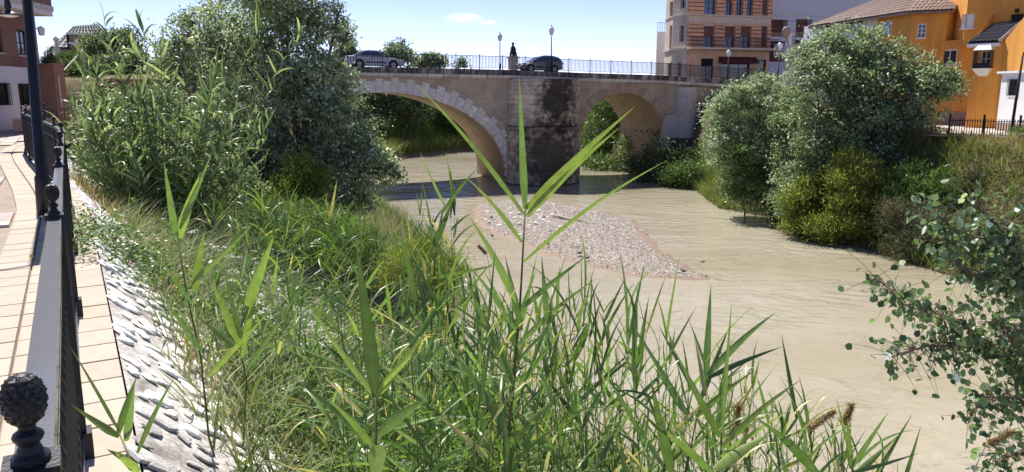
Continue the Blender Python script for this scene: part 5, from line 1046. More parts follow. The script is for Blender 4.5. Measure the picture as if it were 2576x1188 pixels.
for k, (x, y, w, h, lab) in enumerate(((1165, 46, 62, 17, 'small white cloud high above the bridge'), (1225, 57, 34, 8, 'thin trailing wisp right of the small cloud'))):
    c = P(x, y, 900); co = put('cloud', ball.me('cloud', cm)); co.location = c; co.scale = (w*900/FPX, 22, h*900/FPX); tag(co, lab, 'cloud')
# ================================================================== VEGETATION
def unit(a): return a/np.maximum(np.linalg.norm(a, axis=-1, keepdims=True), 1e-9)
def leaf_mesh(name, pos, dr, nm, L_, W_, tint, m, wpos=0.42):
    dr = unit(dr); sd = unit(np.cross(dr, nm)); n = len(pos); V = np.empty((n, 4, 3))
    up = np.cross(sd, dr); mid = pos+dr*(L_*wpos)[:, None]+up*(L_*0.05)[:, None]
    V[:, 0] = pos; V[:, 1] = mid+sd*(W_/2)[:, None]; V[:, 2] = pos+dr*L_[:, None]; V[:, 3] = mid-sd*(W_/2)[:, None]
    return mesh(name, V.reshape(-1, 3), np.arange(n*4).reshape(n, 4), m, tint=np.repeat(tint, 4))
def blades_mesh(name, base, H, lean, W_, tint, m, seg=3, bend=0.5, rng=RNG):
    n = len(base); az = rng.uniform(0, 6.283, n); ld = np.stack([np.cos(az), np.sin(az), np.zeros(n)], -1); sd = np.stack([-np.sin(az), np.cos(az), np.zeros(n)], -1)
    tw = rng.uniform(-1, 1, n)[:, None]; sd = unit(sd+ld*tw*0.8); V = np.empty((n, 2*seg+1, 3)); bnd = bend*rng.uniform(0.3, 1.6, n)
    for i in range(seg+1):
        t = i/seg; c = base+ld*((lean*t+bnd*t*t*0.8)*H)[:, None]+np.array([0, 0, 1.])*(H*(t-0.30*bnd*t*t))[:, None]; w = (W_*(1-t)**0.6*(0.55+0.45*min(1, t*4)))[:, None]
        if i < seg: V[:, 2*i] = c-sd*w/2; V[:, 2*i+1] = c+sd*w/2
        else: V[:, 2*seg] = c
    k = 2*seg+1; tri = []
    for i in range(seg-1): tri += [[2*i, 2*i+1, 2*i+3], [2*i, 2*i+3, 2*i+2]]
    tri.append([2*seg-2, 2*seg-1, 2*seg]); F = (np.array(tri)[None]+(np.arange(n)*k)[:, None, None]).reshape(-1, 3)
    return mesh(name, V.reshape(-1, 3), F, m, tint=np.repeat(tint, k))
def wlobes(lobes):
    out = []
    for l in lobes:
        x, y, r, Y = l[:4]; c = P(x, y, Y); R_ = r*Y/FPX; out.append((c.x, c.y, c.z, R_, R_*(l[4] if len(l) > 4 else 0.9), R_*(l[5] if len(l) > 5 else 1.0)))
    return np.array(out)
def crown(LB_, ncl, per, Ll, Lw, sig, seed, tm, ts=0.24, hi=0.1, sub=False, up=0.4, droop=0.2):
    r = np.random.default_rng(seed)
    if sub:                                              # boughs: smaller leafy masses standing out of each lobe, with hollows between
        ex = [];
        for l in LB_:
            ex.append(np.concatenate([l[:3], l[3:6]*0.8]))
            for _ in range(9): d_ = unit(r.normal(size=3)+np.array([0, -.25, .2])); ex.append(np.concatenate([l[:3]+d_*l[3:6]*r.uniform(.7, 1.0), l[3:6]*r.uniform(.24, .42)*np.array([1.15, 1.15, .75])]))
        LB_ = np.array(ex)
    wgt = (LB_[:, 3]*LB_[:, 5]); wgt = wgt/wgt.sum(); li = r.choice(len(LB_), ncl, p=wgt); u = unit(r.normal(size=(ncl, 3)))
    rad = (0.25+0.75*r.uniform(0, 1, ncl)**0.45)*(1+0.16*np.sin(u[:, 0]*7+li)+0.12*r.normal(size=ncl)); ol = r.uniform(size=ncl) < 0.16; rad = np.where(ol, r.uniform(1.02, 1.42, ncl)-0.25*np.clip(u[:, 2], 0, 1), rad); cc = LB_[li, :3]+u*rad[:, None]*LB_[li, 3:6]
    ct = r.normal(0, ts, ncl); cs = sig*r.uniform(0.5, 1.5, ncl); n = ncl*per; ci = np.repeat(np.arange(ncl), per)
    off = r.normal(size=(n, 3))*cs[ci][:, None]*np.array([1, 1, 0.7]); pos = cc[ci]+off; out = unit(pos-LB_[li[ci], :3])
    dr = unit(r.normal(size=(n, 3))+out*0.7+np.array([0, 0, -droop])); nm = unit(r.normal(size=(n, 3))*0.8+np.array([0, 0, up])+out*0.3)
    t = np.clip(tm+ct[ci]+r.normal(0, 0.12, n), 0, 0.78); hc = r.uniform(0, 1, ncl)**2.2*3.0; hl = r.uniform(size=n) < hi*hc[ci]; t[hl] = r.uniform(0.65, 1.0, hl.sum())  # some leaves paled by clump: white undersides and highlights put into the colour
    return pos, dr, nm, Ll*r.uniform(0.6, 1.3, n), Lw*r.uniform(0.6, 1.3, n), t, cc, li, LB_
def tree(name, label, cat, lobes, base, m, ncl, per, Ll, Lw, sig, seed, tm=0.4, hi=0.08, tr=0.2, group=None, up=0.4, droop=0.2, barkm=None, twigs=60):
    LB_ = wlobes(lobes); base = Vector(base); o = thing(name, base, label, cat, group)
    pos, dr, nm, a, b, t, cc, li, LX = crown(LB_, ncl, per, Ll, Lw, sig, seed, tm, hi=hi, sub=(LB_[:, 3].mean() > 0.7), up=up, droop=droop)
    tag(put('crown', leaf_mesh('crown', pos, dr, nm, a, b, t, m), o), kind='stuff')
    r = random.Random(seed); mb = MB(); C_ = Vector(LB_[:, :3].mean(0)); fork = base.lerp(C_, 0.35)
    mb.tube([base-Vector((0, 0, 0.4)), base.lerp(fork, 0.5)+Vector((r.uniform(-.1, .1), 0, 0)), fork], [tr*1.25, tr, tr*0.8], 8)
    for l in LB_:
        c = Vector(l[:3]); mid = fork.lerp(c, 0.5)+Vector((r.uniform(-.3, .3), r.uniform(-.3, .3), r.uniform(0, .3)))*l[3]*0.4; mb.tube([fork, mid, c], [tr*0.6, tr*0.35, tr*0.16], 6)
    if len(LX) > len(LB_):
        for i, l in enumerate(LX):
            if i % 10: q = Vector(LX[i-i % 10, :3]); e = Vector(l[:3]); mb.tube([q, q.lerp(e, .5)+Vector((0, 0, .1*r.random())), e], [tr*0.16, tr*0.1, tr*0.05], 5, False)
    put('trunk', mb.me('trunk', barkm or M['bark'], True), o)
    mb = MB()
    for k in r.sample(range(len(cc)), min(twigs, len(cc))):
        c = Vector(LX[li[k], :3]); e = Vector(cc[k]); mb.tube([c, c.lerp(e, .5)+Vector((0, 0, r.uniform(0, .2))), e], [tr*0.15, tr*0.09, tr*0.03], 4, False)
    tag(put('twigs', mb.me('twigs', barkm or M['bark']), o), kind='stuff'); return o
def gp(x, y, dz=0): return Vector((x, y, hz(x, y)+dz))
# ---- large trees
lp_ = [(700, 40, 120, 31), (600, 90, 105, 32), (800, 60, 72, 31), (500, 110, 75, 33), (640, 200, 130, 31), (770, 190, 100, 30.5), (845, 170, 30, 31), (560, 280, 110, 33), (740, 310, 125, 30), (840, 290, 62, 30), (880, 360, 62, 29.5), (940, 405, 52, 29), (985, 425, 26, 29), (890, 450, 72, 29), (800, 440, 95, 29.5), (680, 410, 110, 30.5), (600, 400, 90, 32), (860, 510, 42, 28.5), (770, 530, 60, 29), (720, -60, 120, 31), (850, 40, 26, 31), (430, 130, 45, 33), (930, 350, 30, 29.5), (1000, 440, 22, 28.8), (915, 500, 36, 28.6), (880, 545, 26, 28.4), (870, 90, 22, 31), (860, 230, 34, 30.5), (520, 380, 90, 31), (470, 200, 80, 33)]
tree('poplar_tree', 'large grey green poplar overhanging the water on the left bank', 'tree', lp_, gp(-8.6, 31.5), M['lf_pop'], 3100, 29, 0.14, 0.09, 0.18, 101, 0.62, 0.16, 0.26)
dk = [(2090, 120, 57, 43.2), (2170, 130, 68, 43.2), (2240, 160, 66, 43.2), (2060, 190, 68, 42.2), (2150, 220, 96, 42.7), (2250, 250, 90, 42.2), (2330, 200, 52, 41.7), (2380, 205, 37, 41.2), (2320, 250, 66, 41.2), (2060, 280, 88, 42.2), (2160, 330, 104, 42.2), (2250, 340, 82, 42.2), (2080, 380, 88, 41.7), (2190, 420, 82, 42.2), (2300, 320, 49, 42.2), (2020, 140, 37, 43.2), (2110, 470, 66, 42.2), (2020, 430, 66, 41.7), (2120, 520, 50, 41.5), (2230, 460, 60, 42), (1990, 500, 50, 41.8), (2290, 390, 50, 42)]
tree('dark_tree', 'big dark green tree standing before the ochre house', 'tree', dk, gp(19.8, 43.0), M['lf_dark'], 2600, 28, 0.19, 0.105, 0.22, 102, 0.62, 0.13, 0.3)
sv = [(1840, 250, 48, 48.8), (1910, 240, 59, 48.8), (1980, 240, 54, 48.3), (1850, 310, 66, 48.3), (1940, 310, 73, 47.8), (1810, 290, 37, 48.8), (1835, 380, 62, 47.8), (1920, 390, 77, 47.3), (1870, 460, 64, 47.3), (1950, 460, 62, 46.8), (1890, 505, 32, 47.3), (1985, 340, 59, 47.8), (1960, 510, 37, 46.8)]
tree('silvery_willow', 'silvery green willow at the water edge right of the bridge', 'tree', sv, gp(16.2, 48.5), M['lf_silver'], 1450, 28, 0.19, 0.09, 0.20, 103, 0.6, 0.15, 0.2)
tree('shore_tree', 'dusty green tree filling the gap between willow and dark tree', 'tree', [(2000, 300, 48, 45), (2030, 360, 55, 44.5), (1985, 400, 50, 45), (2020, 460, 50, 44), (1970, 490, 40, 45), (2050, 420, 50, 44), (1990, 260, 30, 46), (1965, 530, 28, 45)], gp(16.8, 45.2), M['lf_dark'], 700, 27, 0.19, 0.10, 0.22, 160, 0.6, 0.13, 0.14)
tree('light_green_bush', 'light green bush below the silvery willow on the far bank', 'bush', [(1860, 400, 42, 46.4), (1890, 440, 40, 46.2), (1850, 470, 32, 46.4)], gp(14.8, 47.8), M['lf_green'], 260, 26, 0.15, 0.06, 0.22, 104, 0.62, 0.05, 0.06)
# tamarisks
tree('tamarisk', 'yellow green feathery tamarisk leaning over the right shore', 'bush', [(2140, 470, 55, 38.9), (2160, 420, 32, 39.1), (2175, 520, 52, 38.7), (2120, 550, 46, 38.6), (2190, 560, 38, 38.5), (2210, 480, 36, 38.9), (2060, 570, 30, 39), (2095, 585, 25, 38.5), (2130, 400, 18, 39.2)], gp(17.9, 39.0), M['lf_tam'], 800, 34, 0.26, 0.045, 0.24, 105, 0.72, 0.0, 0.08, 'tamarisk bushes', 1.0, -0.8)
tree('tamarisk', 'smaller olive tamarisk left of the feathery one on the right shore', 'bush', [(2010, 510, 32, 40.4), (2030, 550, 32, 40), (1995, 565, 20, 40.2), (2060, 490, 30, 40.4), (2030, 470, 22, 40.6)], gp(15.9, 41), M['lf_tam'], 300, 34, 0.24, 0.045, 0.22, 106, 0.38, 0.0, 0.06, 'tamarisk bushes', 1.0, -0.8)
tree('tamarisk', 'dull olive tamarisk under the left poplar', 'bush', [(760, 440, 45, 26), (735, 480, 45, 25.5), (790, 470, 40, 26), (700, 520, 50, 25), (770, 530, 45, 25.5)], gp(-6.3, 26), M['lf_tam'], 330, 34, 0.17, 0.03, 0.16, 107, 0.22, 0.0, 0.05, 'tamarisk bushes', 1.0, -0.8)
tree('tamarisk', 'low feathery tamarisk at the near left waterline', 'bush', [(1080, 650, 55, 15), (1120, 690, 50, 14.6), (1040, 640, 45, 15.3), (1010, 690, 55, 14.5), (1090, 720, 45, 14.2), (1150, 670, 25, 15)], gp(-1.3, 15), M['lf_tam'], 560, 30, 0.11, 0.012, 0.09, 108, 0.45, 0.0, 0.03, 'tamarisk bushes', 1.0, -0.8)
tree('green_bush', 'leafy green bush at the water edge below the poplar', 'bush', [(830, 590, 60, 20), (880, 620, 55, 19), (780, 580, 60, 21), (720, 570, 55, 22), (930, 640, 40, 18), (650, 560, 55, 23)], gp(-4.6, 21.5), M['lf_green'], 520, 22, 0.30, 0.022, 0.2, 109, 0.55, 0.12, 0.05, None, 0.8, -0.7)
# right shore shrubs
tree('twiggy_shrub', 'grey brown twiggy shrub hanging into the river on the right', 'bush', [(2260, 560, 55, 36), (2320, 590, 60, 35), (2380, 630, 55, 34), (2300, 640, 40, 34.5), (2240, 620, 28, 35.5), (2420, 670, 40, 33), (2360, 560, 55, 35.5)], gp(20.0, 35), M['lf_greyweed'], 620, 26, 0.30, 0.03, 0.24, 110, 0.40, 0.0, 0.06, None, 0.8, -0.3, M['twig'], 200)
tree('bank_bush', 'dark bush on the right bank beside the dry grass', 'bush', [(2480, 430, 42, 36), (2540, 410, 45, 35.5), (2560, 460, 50, 34.5), (2500, 490, 40, 35), (2440, 460, 35, 35.5)], gp(22.6, 35), M['lf_greyweed'], 300, 26, 0.20, 0.05, 0.2, 111, 0.35, 0.02, 0.06)
tree('bank_bush', 'green bush under the picket fence at the right edge', 'bush', [(2545, 370, 30, 37.5), (2575, 350, 35, 37), (2590, 400, 40, 36)], gp(24.6, 37), M['lf_green'], 160, 26, 0.20, 0.05, 0.2, 112, 0.5, 0.02, 0.06)
tree('shore_reed_clump', 'bright green reed clump right of the feathery tamarisk', 'bush', [(2260, 470, 36, 38), (2290, 450, 30, 38), (2250, 500, 30, 37.5), (2320, 490, 36, 37), (2360, 470, 36, 37), (2400, 500, 40, 36)], gp(19.6, 37.6), M['lf_green'], 520, 26, 0.34, 0.04, 0.22, 161, 0.6, 0.1, 0.05, None, 0.8, -0.9)
# under and behind the bridge
tree('bridge_bush', 'dark bush growing at the foot of the bridge buttress', 'bush', [(1660, 400, 50, 66), (1700, 430, 48, 65), (1640, 440, 40, 66), (1610, 420, 35, 67), (1740, 410, 40, 65), (1650, 350, 14, 67.5), (1648, 330, 9, 67.8)], gp(14.2, 67), M['lf_dark'], 420, 24, 0.2, 0.10, 0.3, 113, 0.30, 0.02, 0.08)
tree('bridge_bush', 'lighter bush at the waterline in front of the buttress', 'bush', [(1700, 445, 32, 62.5), (1735, 440, 32, 62), (1680, 455, 22, 63), (1755, 455, 25, 61.5)], gp(14.5, 62.5), M['lf_green'], 300, 24, 0.2, 0.08, 0.26, 114, 0.5, 0.05, 0.06)
tree('arch_tree', 'tree filling the small arch behind the bridge', 'tree', [(1590, 380, 45, 77), (1610, 425, 40, 75.5), (1560, 425, 45, 76), (1500, 430, 40, 77), (1530, 270, 50, 84), (1510, 320, 60, 83), (1580, 310, 50, 83), (1490, 380, 55, 82), (1560, 380, 60, 82), (1610, 360, 50, 83), (1530, 420, 50, 81), (1470, 420, 40, 82), (1600, 425, 45, 81), (1540, 240, 40, 85)], gp(11, 85), M['lf_green'], 1200, 26, 0.30, 0.13, 0.45, 115, 0.45, 0.05, 0.25)
for k, (lob, lab, mm, tm) in enumerate((([(920, 260, 45, 95.5), (980, 250, 45, 97.5), (1040, 250, 45, 100), (950, 285, 40, 96), (1085, 270, 38, 102), (1010, 280, 42, 98), (1060, 285, 30, 100), (900, 225, 50, 95), (1010, 215, 50, 99), (960, 225, 45, 97)], 'dark tree mass seen through the large arch at its crown', 'lf_dark', 0.22), ([(1120, 290, 40, 104), (1160, 310, 40, 104), (1190, 340, 30, 105), (1140, 335, 35, 103), (1100, 310, 30, 103), (1200, 300, 40, 106)], 'grey green tree behind the right haunch of the large arch', 'lf_green', 0.35), ([(880, 300, 55, 91), (900, 335, 45, 91), (930, 325, 40, 92)], 'tree behind the hanging poplar branches under the large arch', 'lf_dark', 0.35))):
    b = P(lob[0][0], 395, lob[0][3]); tree('far_bank_tree', lab, 'tree', lob, (b.x, b.y, hz(b.x, b.y)), M[mm], 560, 24, 0.38, 0.18, 0.5, 120+k, tm, 0.02, 0.2, 'trees behind the bridge')
for k, (lob, lab) in enumerate((([(1000, 130, 26, 130), (985, 140, 20, 130), (1022, 142, 22, 130), (968, 148, 12, 130)], 'pale green tree above the bridge deck right of the silver car'), ([(872, 125, 18, 130), (862, 140, 20, 130), (885, 135, 10, 130)], 'small tree above the bridge deck behind the poplar edge'), ([(1085, 152, 16, 140), (1105, 158, 12, 140), (1060, 160, 12, 140), (1160, 160, 8, 140)], 'low shrubs seen through the bridge railing'))):
    b = P(lob[0][0], 190, lob[0][3]); tree('skyline_tree', lab, 'tree', lob, (b.x, b.y, 2.5), M['lf_silver'], 130, 20, 0.55, 0.3, 0.5, 130+k, 0.35, 0.05, 0.2, 'trees beyond the bridge')
# upper left garden
tree('cypress_shrub', 'clipped dark conifer on top of the terracotta wall', 'conifer', [(125, 148, 11, 33.5), (126, 132, 8, 33.5), (118, 156, 10, 33.5), (136, 156, 10, 33.5)], (P(125, 160, 33.5).x, 33.5, 2.2), M['lf_dark'], 200, 22, 0.08, 0.03, 0.07, 140, 0.3, 0.0, 0.05)
tree('garden_hedge', 'dark garden hedge behind the brick stairs', 'hedge', [(160, 150, 16, 42), (185, 150, 18, 42), (205, 160, 18, 42), (175, 170, 20, 41), (150, 168, 14, 41), (200, 180, 18, 40), (230, 175, 22, 40)], (P(185, 190, 42).x, 42, 2.2), M['lf_green'], 330, 22, 0.12, 0.06, 0.12, 141, 0.25, 0.01, 0.06)
tree('garden_tree', 'bushy garden tree behind the tall canes at upper left', 'tree', [(265, 110, 38, 45), (300, 140, 45, 45), (250, 150, 40, 44), (330, 110, 35, 46), (290, 190, 45, 43), (240, 200, 36, 42), (345, 170, 45, 44), (225, 105, 18, 45)], (P(290, 230, 45).x, 45, 2.4), M['lf_dark'], 620, 24, 0.16, 0.10, 0.2, 142, 0.4, 0.1, 0.12)
tree('bramble_bush', 'dark leafy bramble filling the bank behind the cane stems', 'bush', [(225, 330, 45, 21), (270, 400, 55, 20), (330, 360, 60, 20), (240, 270, 40, 22), (420, 380, 60, 20.5), (520, 430, 60, 21), (600, 470, 50, 22), (320, 450, 40, 19), (200, 390, 25, 20), (300, 280, 50, 22), (400, 280, 60, 22), (500, 330, 60, 22)], gp(-9.6, 20.5), M['lf_dark'], 900, 28, 0.09, 0.05, 0.12, 150, 0.4, 0.15, 0.05)
# ---- long leaves shared by canes and reeds: +x is along the leaf
def long_leaf(name, L_, W_, droop, lift, tint, m, seg=7, fold=0.35, twist=0.0):
    V = []; T = []; x = z = 0.0; an = lift
    for i in range(seg+1):
        t = i/seg; w = W_*0.5*(min(1, 0.45+t*3.2) if t < 0.2 else (1-((t-0.2)/0.8)**1.5))+0.0004; f = w*fold; ta = twist*t
        c, s = math.cos(ta), math.sin(ta)
        for (y, dz) in ((-w, f), (0, 0), (w, f)): V.append((x-0*dz, y*c-dz*s, z+dz*c+y*s)); T.append(min(1, max(0, tint+0.18*(t-0.5)*abs(math.sin(tint*40)))))
        x += L_/seg*math.cos(an); z += L_/seg*math.sin(an); an -= droop/seg*(0.4+1.2*t)
    F = []
    for i in range(seg):
        for k in (0, 1): F.append((3*i+k, 3*i+k+1, 3*i+k+4, 3*i+k+3))
    return mesh(name, V, F, m, smooth=True, tint=T)
CANE_L = [long_leaf('leaf', random.uniform(0.6, 0.9), random.uniform(0.065, 0.09), d, l, t, M['lf_cane'], twist=random.uniform(-.6, .6)) for d in (0.8, 1.6, 2.4, 3.1) for l in (0.2, 0.6) for t in (0.15, 0.4, 0.65, 0.9)]
REED_L = [long_leaf('leaf', random.uniform(0.26, 0.50), random.uniform(0.016, 0.03), d, l, t, M['lf_reed'], twist=random.uniform(-1.2, 1.2)) for d in (0.05, 0.4, 1.1, 1.9) for l in (0.0, 0.2) for t in (0.1, 0.22, 0.34, 0.45, 0.55, 0.62, 0.4, 0.28, 0.5, 0.9)]
def place_leaf(parent, me, p, az, el, sc, plocal):
    o = put('leaf', me, parent, True, loc=p-plocal, rot=(random.uniform(-1.1, 1.1), -el, az), scale=(sc, sc, sc)); return o
def stem_curve(b, t, bow, n=5):
    b, t = Vector(b), Vector(t); out = []
    for i in range(n+1): f = i/n; p = b.lerp(t, f); lean = (t-b); p = p-Vector((lean.x, lean.y, 0))*bow*math.sin(math.pi*f)*0.6; out.append(p)
    return out
FURTHER = []
def joined_plant(b, t, nl, leaves, r0, bow, lo_f, el_rng, sc_rng, seed):
    rr = random.Random(seed); c = stem_curve(b, t, bow); az0 = rr.uniform(0, 6.28); FURTHER.append(('s', c, r0))
    for k in range(nl):
        f = lo_f+(1-lo_f)*(k+rr.random()*0.6)/nl; q = min(f, 0.999)*(len(c)-1); i = int(q); p = c[i].lerp(c[i+1], q-i); az = az0+math.pi*(k % 2)+rr.uniform(-.7, .7); el = el_rng[0]+(el_rng[1]-el_rng[0])*f+rr.uniform(-.25, .25); s = rr.uniform(*sc_rng)*(1-0.25*f)
        from mathutils import Euler
        m = Euler((rr.uniform(-1.1, 1.1), -el, az)).to_matrix().to_4x4() @ Matrix.Scale(s, 4); m.translation = p; FURTHER.append(('l', rr.choice(leaves), m))
def grass_plant(name, label, cat, group, b, t, nl, leaves, r0, bow, lo_f, el_rng, sc_rng, seed, stem_m, plume=False):
    rr = random.Random(seed); o = thing(name, b, label, cat, group); c = stem_curve(b, t, bow); mb = MB(); mb.tube(c, [r0*(1-0.7*i/(len(c)-1)) for i in range(len(c))], 6); put('stem', mb.me('stem', stem_m, True), o)
    az0 = rr.uniform(0, 6.28)
    for k in range(nl):
        f = lo_f+(1-lo_f)*(k+rr.random()*0.6)/nl; q = min(f, 0.999)*(len(c)-1); i = int(q); p = c[i].lerp(c[i+1], q-i)
        az = az0+math.pi*(k % 2)+rr.uniform(-.7, .7); el = el_rng[0]+(el_rng[1]-el_rng[0])*f+rr.uniform(-.25, .25); place_leaf(o, rr.choice(leaves), p, az, el, rr.uniform(*sc_rng)*(1-0.25*f), Vector(b))
    for k in range(2): place_leaf(o, rr.choice(leaves), c[-1], az0+2.6*k+rr.uniform(-.6, .6), rr.uniform(1.0, 1.45), rr.uniform(*sc_rng)*0.85, Vector(b))
    return o
# ---- the clump of tall canes on the left
canes = [((395, 505), (262, 38), 16.5), ((400, 500), (345, 120), 16.2), ((408, 495), (405, 105), 16), ((418, 500), (428, 150), 15.8), ((430, 490), (470, 165), 16), ((440, 500), (560, 190), 16.2), ((440, 490), (650, 60), 17), ((452, 500), (755, 75), 17.2), ((385, 500), (305, 170), 16.6), ((375, 490), (240, 200), 16.8), ((365, 480), (210, 245), 17), ((392, 490), (352, 225), 15.8), ((432, 480), (520, 250), 15.7), ((450, 490), (600, 240), 16.4), ((460, 490), (640, 320), 16.2), ((402, 490), (385, 280), 15.5), ((372, 480), (225, 300), 16.8), ((380, 485), (270, 270), 16.0), ((415, 490), (450, 270), 15.4), ((445, 495), (560, 320), 15.8), ((360, 475), (205, 330), 17.0), ((425, 500), (500, 340), 15.5), ((390, 500), (320, 330), 15.6), ((455, 495), (690, 200), 17), ((410, 500), (360, 60), 17.2), ((470, 500), (620, 400), 15.8), ((350, 480), (240, 380), 16.4)]
rc = random.Random(3)
for k in range(46): x = rc.uniform(320, 480); canes.append(((x, 500), (x+(x-400)*2.3+rc.uniform(-80, 80), rc.uniform(150, 430)), rc.uniform(15, 17.5)))
for k in range(16): x = rc.uniform(300, 400); canes.append(((x, 480), (rc.uniform(185, 340), rc.uniform(110, 330)), rc.uniform(16, 19)))
for i, (b, t, Y) in enumerate(canes):
    pb = P(b[0], b[1], Y); pb = Vector((pb.x, pb.y, hz(pb.x, pb.y)-0.05)); pt = P(t[0], t[1]+18, Y+random.uniform(-.5, .5))
    lab = 'tallest cane of the left clump, leaning left against the sky' if i == 0 else ('long cane of the clump leaning far right before the poplar' if i == 7 else 'tall leafy cane in the thick clump on the left bank')
    grass_plant('giant_cane', lab, 'cane', 'tall canes in the left clump', pb, pt, 32, CANE_L, 0.018, 0.18, 0.15, (0.1, 0.9), (0.75, 1.15), 300+i, M['reedstem'])
# ---- foreground reeds measured from the photograph, each at its own distance
def blade_obj(parent, b, t, w, m, sag=0.04, tint=0.4, face=None, seg=9):
    b, t = Vector(b), Vector(t); d = t-b; L_ = d.length; d.normalize(); view = ((b+t)/2-Vector((0, 0, EYE))).normalized(); sd = d.cross(view); sd.normalize(); nrm = sd.cross(d)
    fa = random.uniform(-0.7, 0.7) if face is None else face; s2 = sd*math.cos(fa)+nrm*math.sin(fa); n2 = s2.cross(d); V = []; T = []
    for i in range(seg+1):
        f = i/seg; ww = w*0.5*((0.5+2.6*f) if f < 0.19 else (1-((f-0.19)/0.81)**1.35))+0.0003; c = b.lerp(t, f)-Vector((0, 0, 1))*sag*L_*(-math.sin(math.pi*f)*0.8)
        for y, z in ((-1, .3), (0, 0), (1, .3)): V.append(c+s2*ww*y+n2*ww*z); T.append(min(0.70 if tint < 0.85 else 1, max(0, tint+0.08*f+(0.08 if y == 0 else 0))))
    F = [(3*i+k, 3*i+k+1, 3*i+k+4, 3*i+k+3) for i in range(seg) for k in (0, 1)]
    return put('leaf', mesh('leaf', V, F, m, smooth=True, tint=T), parent)
def hero(label, Y, stem, leaves, r0=0.006):
    pts = [P(x, y, Y+0.06*i) for i, (x, y) in enumerate(stem)]; g = pts[0]; gz = hz(g.x, g.y); base = Vector((g.x+(g.x-pts[-1].x)*0.25, g.y, min(gz, g.z-0.2))); o = thing('common_reed', base, label, 'reed', 'foreground reeds')
    cc = [base]+pts; MB().tube(cc, [r0*(1.2-0.7*i/(len(cc)-1)) for i in range(len(cc))], 7).build('stem', M['reedstem'], o, smooth=True)
    for l in leaves:
        (x0, y0), (x1, y1), w = l[:3]; tint = l[3] if len(l) > 3 else random.uniform(0.15, 0.6); dy = l[4] if len(l) > 4 else random.uniform(-.12, .12)
        blade_obj(o, P(x0, y0, Y), P(x1, y1, Y+dy), w*0.85*Y/FPX, M['lf_reed'], random.uniform(-.03, .06), tint)
hero('tallest reed in the middle of the foreground reaching over the pier', 3.2, [(1268, 1188), (1290, 980), (1308, 760), (1321, 520)],
    [((1321, 525), (1306, 190), 24, .35), ((1322, 528), (1597, 268), 30, .75), ((1325, 545), (1560, 320), 26, .7), ((1318, 540), (1035, 200), 15, .55), ((1316, 660), (1675, 405), 14, .68), ((1312, 610), (1165, 440), 17, .6), ((1302, 760), (1180, 545), 30, .78), ((1297, 830), (1172, 660), 18, .4), ((1290, 960), (1168, 700), 30, .5), ((1306, 780), (1480, 640), 18, .3), ((1286, 1010), (1440, 800), 24, .3), ((1280, 1100), (1120, 860), 28, .25), ((1300, 870), (1500, 700), 18, .45), ((1275, 1120), (1430, 980), 26, .6)], 0.008)
hero('reed with one broad dark upright leaf left of centre', 2.7, [(944, 1300), (945, 1188), (946, 990)],
    [((946, 1000), (896, 615), 46, .05, 0.0), ((948, 985), (1082, 820), 22, .65), ((948, 1000), (1040, 890), 24, .75), ((944, 1000), (770, 760), 20, .6), ((950, 1095), (1075, 1005), 40, .4), ((930, 1115), (735, 950), 24, .3), ((942, 1010), (860, 830), 22, .7), ((950, 1120), (945, 1230), 60, .75), ((940, 1130), (820, 1000), 24, .5)], 0.008)
hero('reed with stiff bright spears near the left of the reed bed', 3.9, [(525, 1100), (505, 900), (470, 740), (445, 590)],
    [((445, 600), (412, 408), 26, .55), ((452, 600), (502, 440), 32, .6), ((450, 575), (535, 378), 22, .5), ((490, 735), (515, 580), 28, .6), ((446, 590), (380, 540), 14, .7), ((470, 720), (640, 560), 16, .5), ((505, 880), (420, 760), 20, .4), ((480, 760), (395, 640), 14, .3), ((520, 950), (680, 780), 18, .7)], 0.006)
hero('reed at right of centre with one upright spear over the river', 3.5, [(1725, 1188), (1750, 1060), (1775, 960)],
    [((1776, 955), (1788, 715), 25, .2), ((1780, 945), (1952, 785), 24, .4), ((1782, 950), (1968, 872), 18, .1), ((1760, 1010), (1835, 820), 18, .3), ((1740, 1060), (1580, 800), 22, .3), ((1750, 1050), (1900, 930), 20, .55)], 0.007)
hero('reed with long spears pointing up right at the lower right of centre', 2.9, [(1800, 1260), (1810, 1180), (1815, 1080)],
    [((1812, 1130), (2015, 955), 22, .7), ((1812, 1150), (1990, 1030), 20, .65), ((1690, 1188), (1635, 945), 36, .2), ((1810, 1100), (1690, 870), 26, .35), ((1815, 1085), (1840, 760), 14, .5), ((1800, 1180), (1940, 1090), 40, .7), ((1790, 1190), (1640, 1060), 28, .5)], 0.007)
hero('small reed with fanned spears at the bottom right', 2.8, [(2140, 1300), (2145, 1200), (2140, 1130)],
    [((2142, 1180), (2235, 1035), 22, .35), ((2145, 1188), (2310, 1140), 14, .3), ((2140, 1150), (2103, 1000), 14, .55), ((2060, 1200), (1900, 1050), 34, .05), ((2140, 1180), (2130, 1050), 20, .6), ((2150, 1190), (2265, 1090), 14, .4)], 0.006)
hero('lone reed sprig rising over the stone bank at the bottom left', 2.1, [(350, 1230), (325, 1150), (300, 1090)],
    [((300, 1098), (180, 1018), 26, .7), ((298, 1090), (345, 945), 24, .3), ((318, 1110), (338, 975), 26, .35), ((345, 1140), (440, 948), 16, .3), ((300, 1085), (175, 870), 12, .45), ((330, 1160), (268, 1130), 26, .55), ((350, 1188), (290, 1140), 30, .7)], 0.005)
hero('slim reed with a bent leaf above the tamarisk at the water edge', 6.0, [(1085, 800), (1095, 640), (1120, 500)],
    [((1090, 620), (1140, 500), 22, .1), ((1118, 520), (1055, 380), 10, .55), ((1110, 540), (1205, 420), 12, .3), ((1095, 630), (1060, 450), 8, .4), ((1085, 700), (1260, 665), 14, .72), ((1045, 760), (1010, 580), 20, .3)], 0.007)
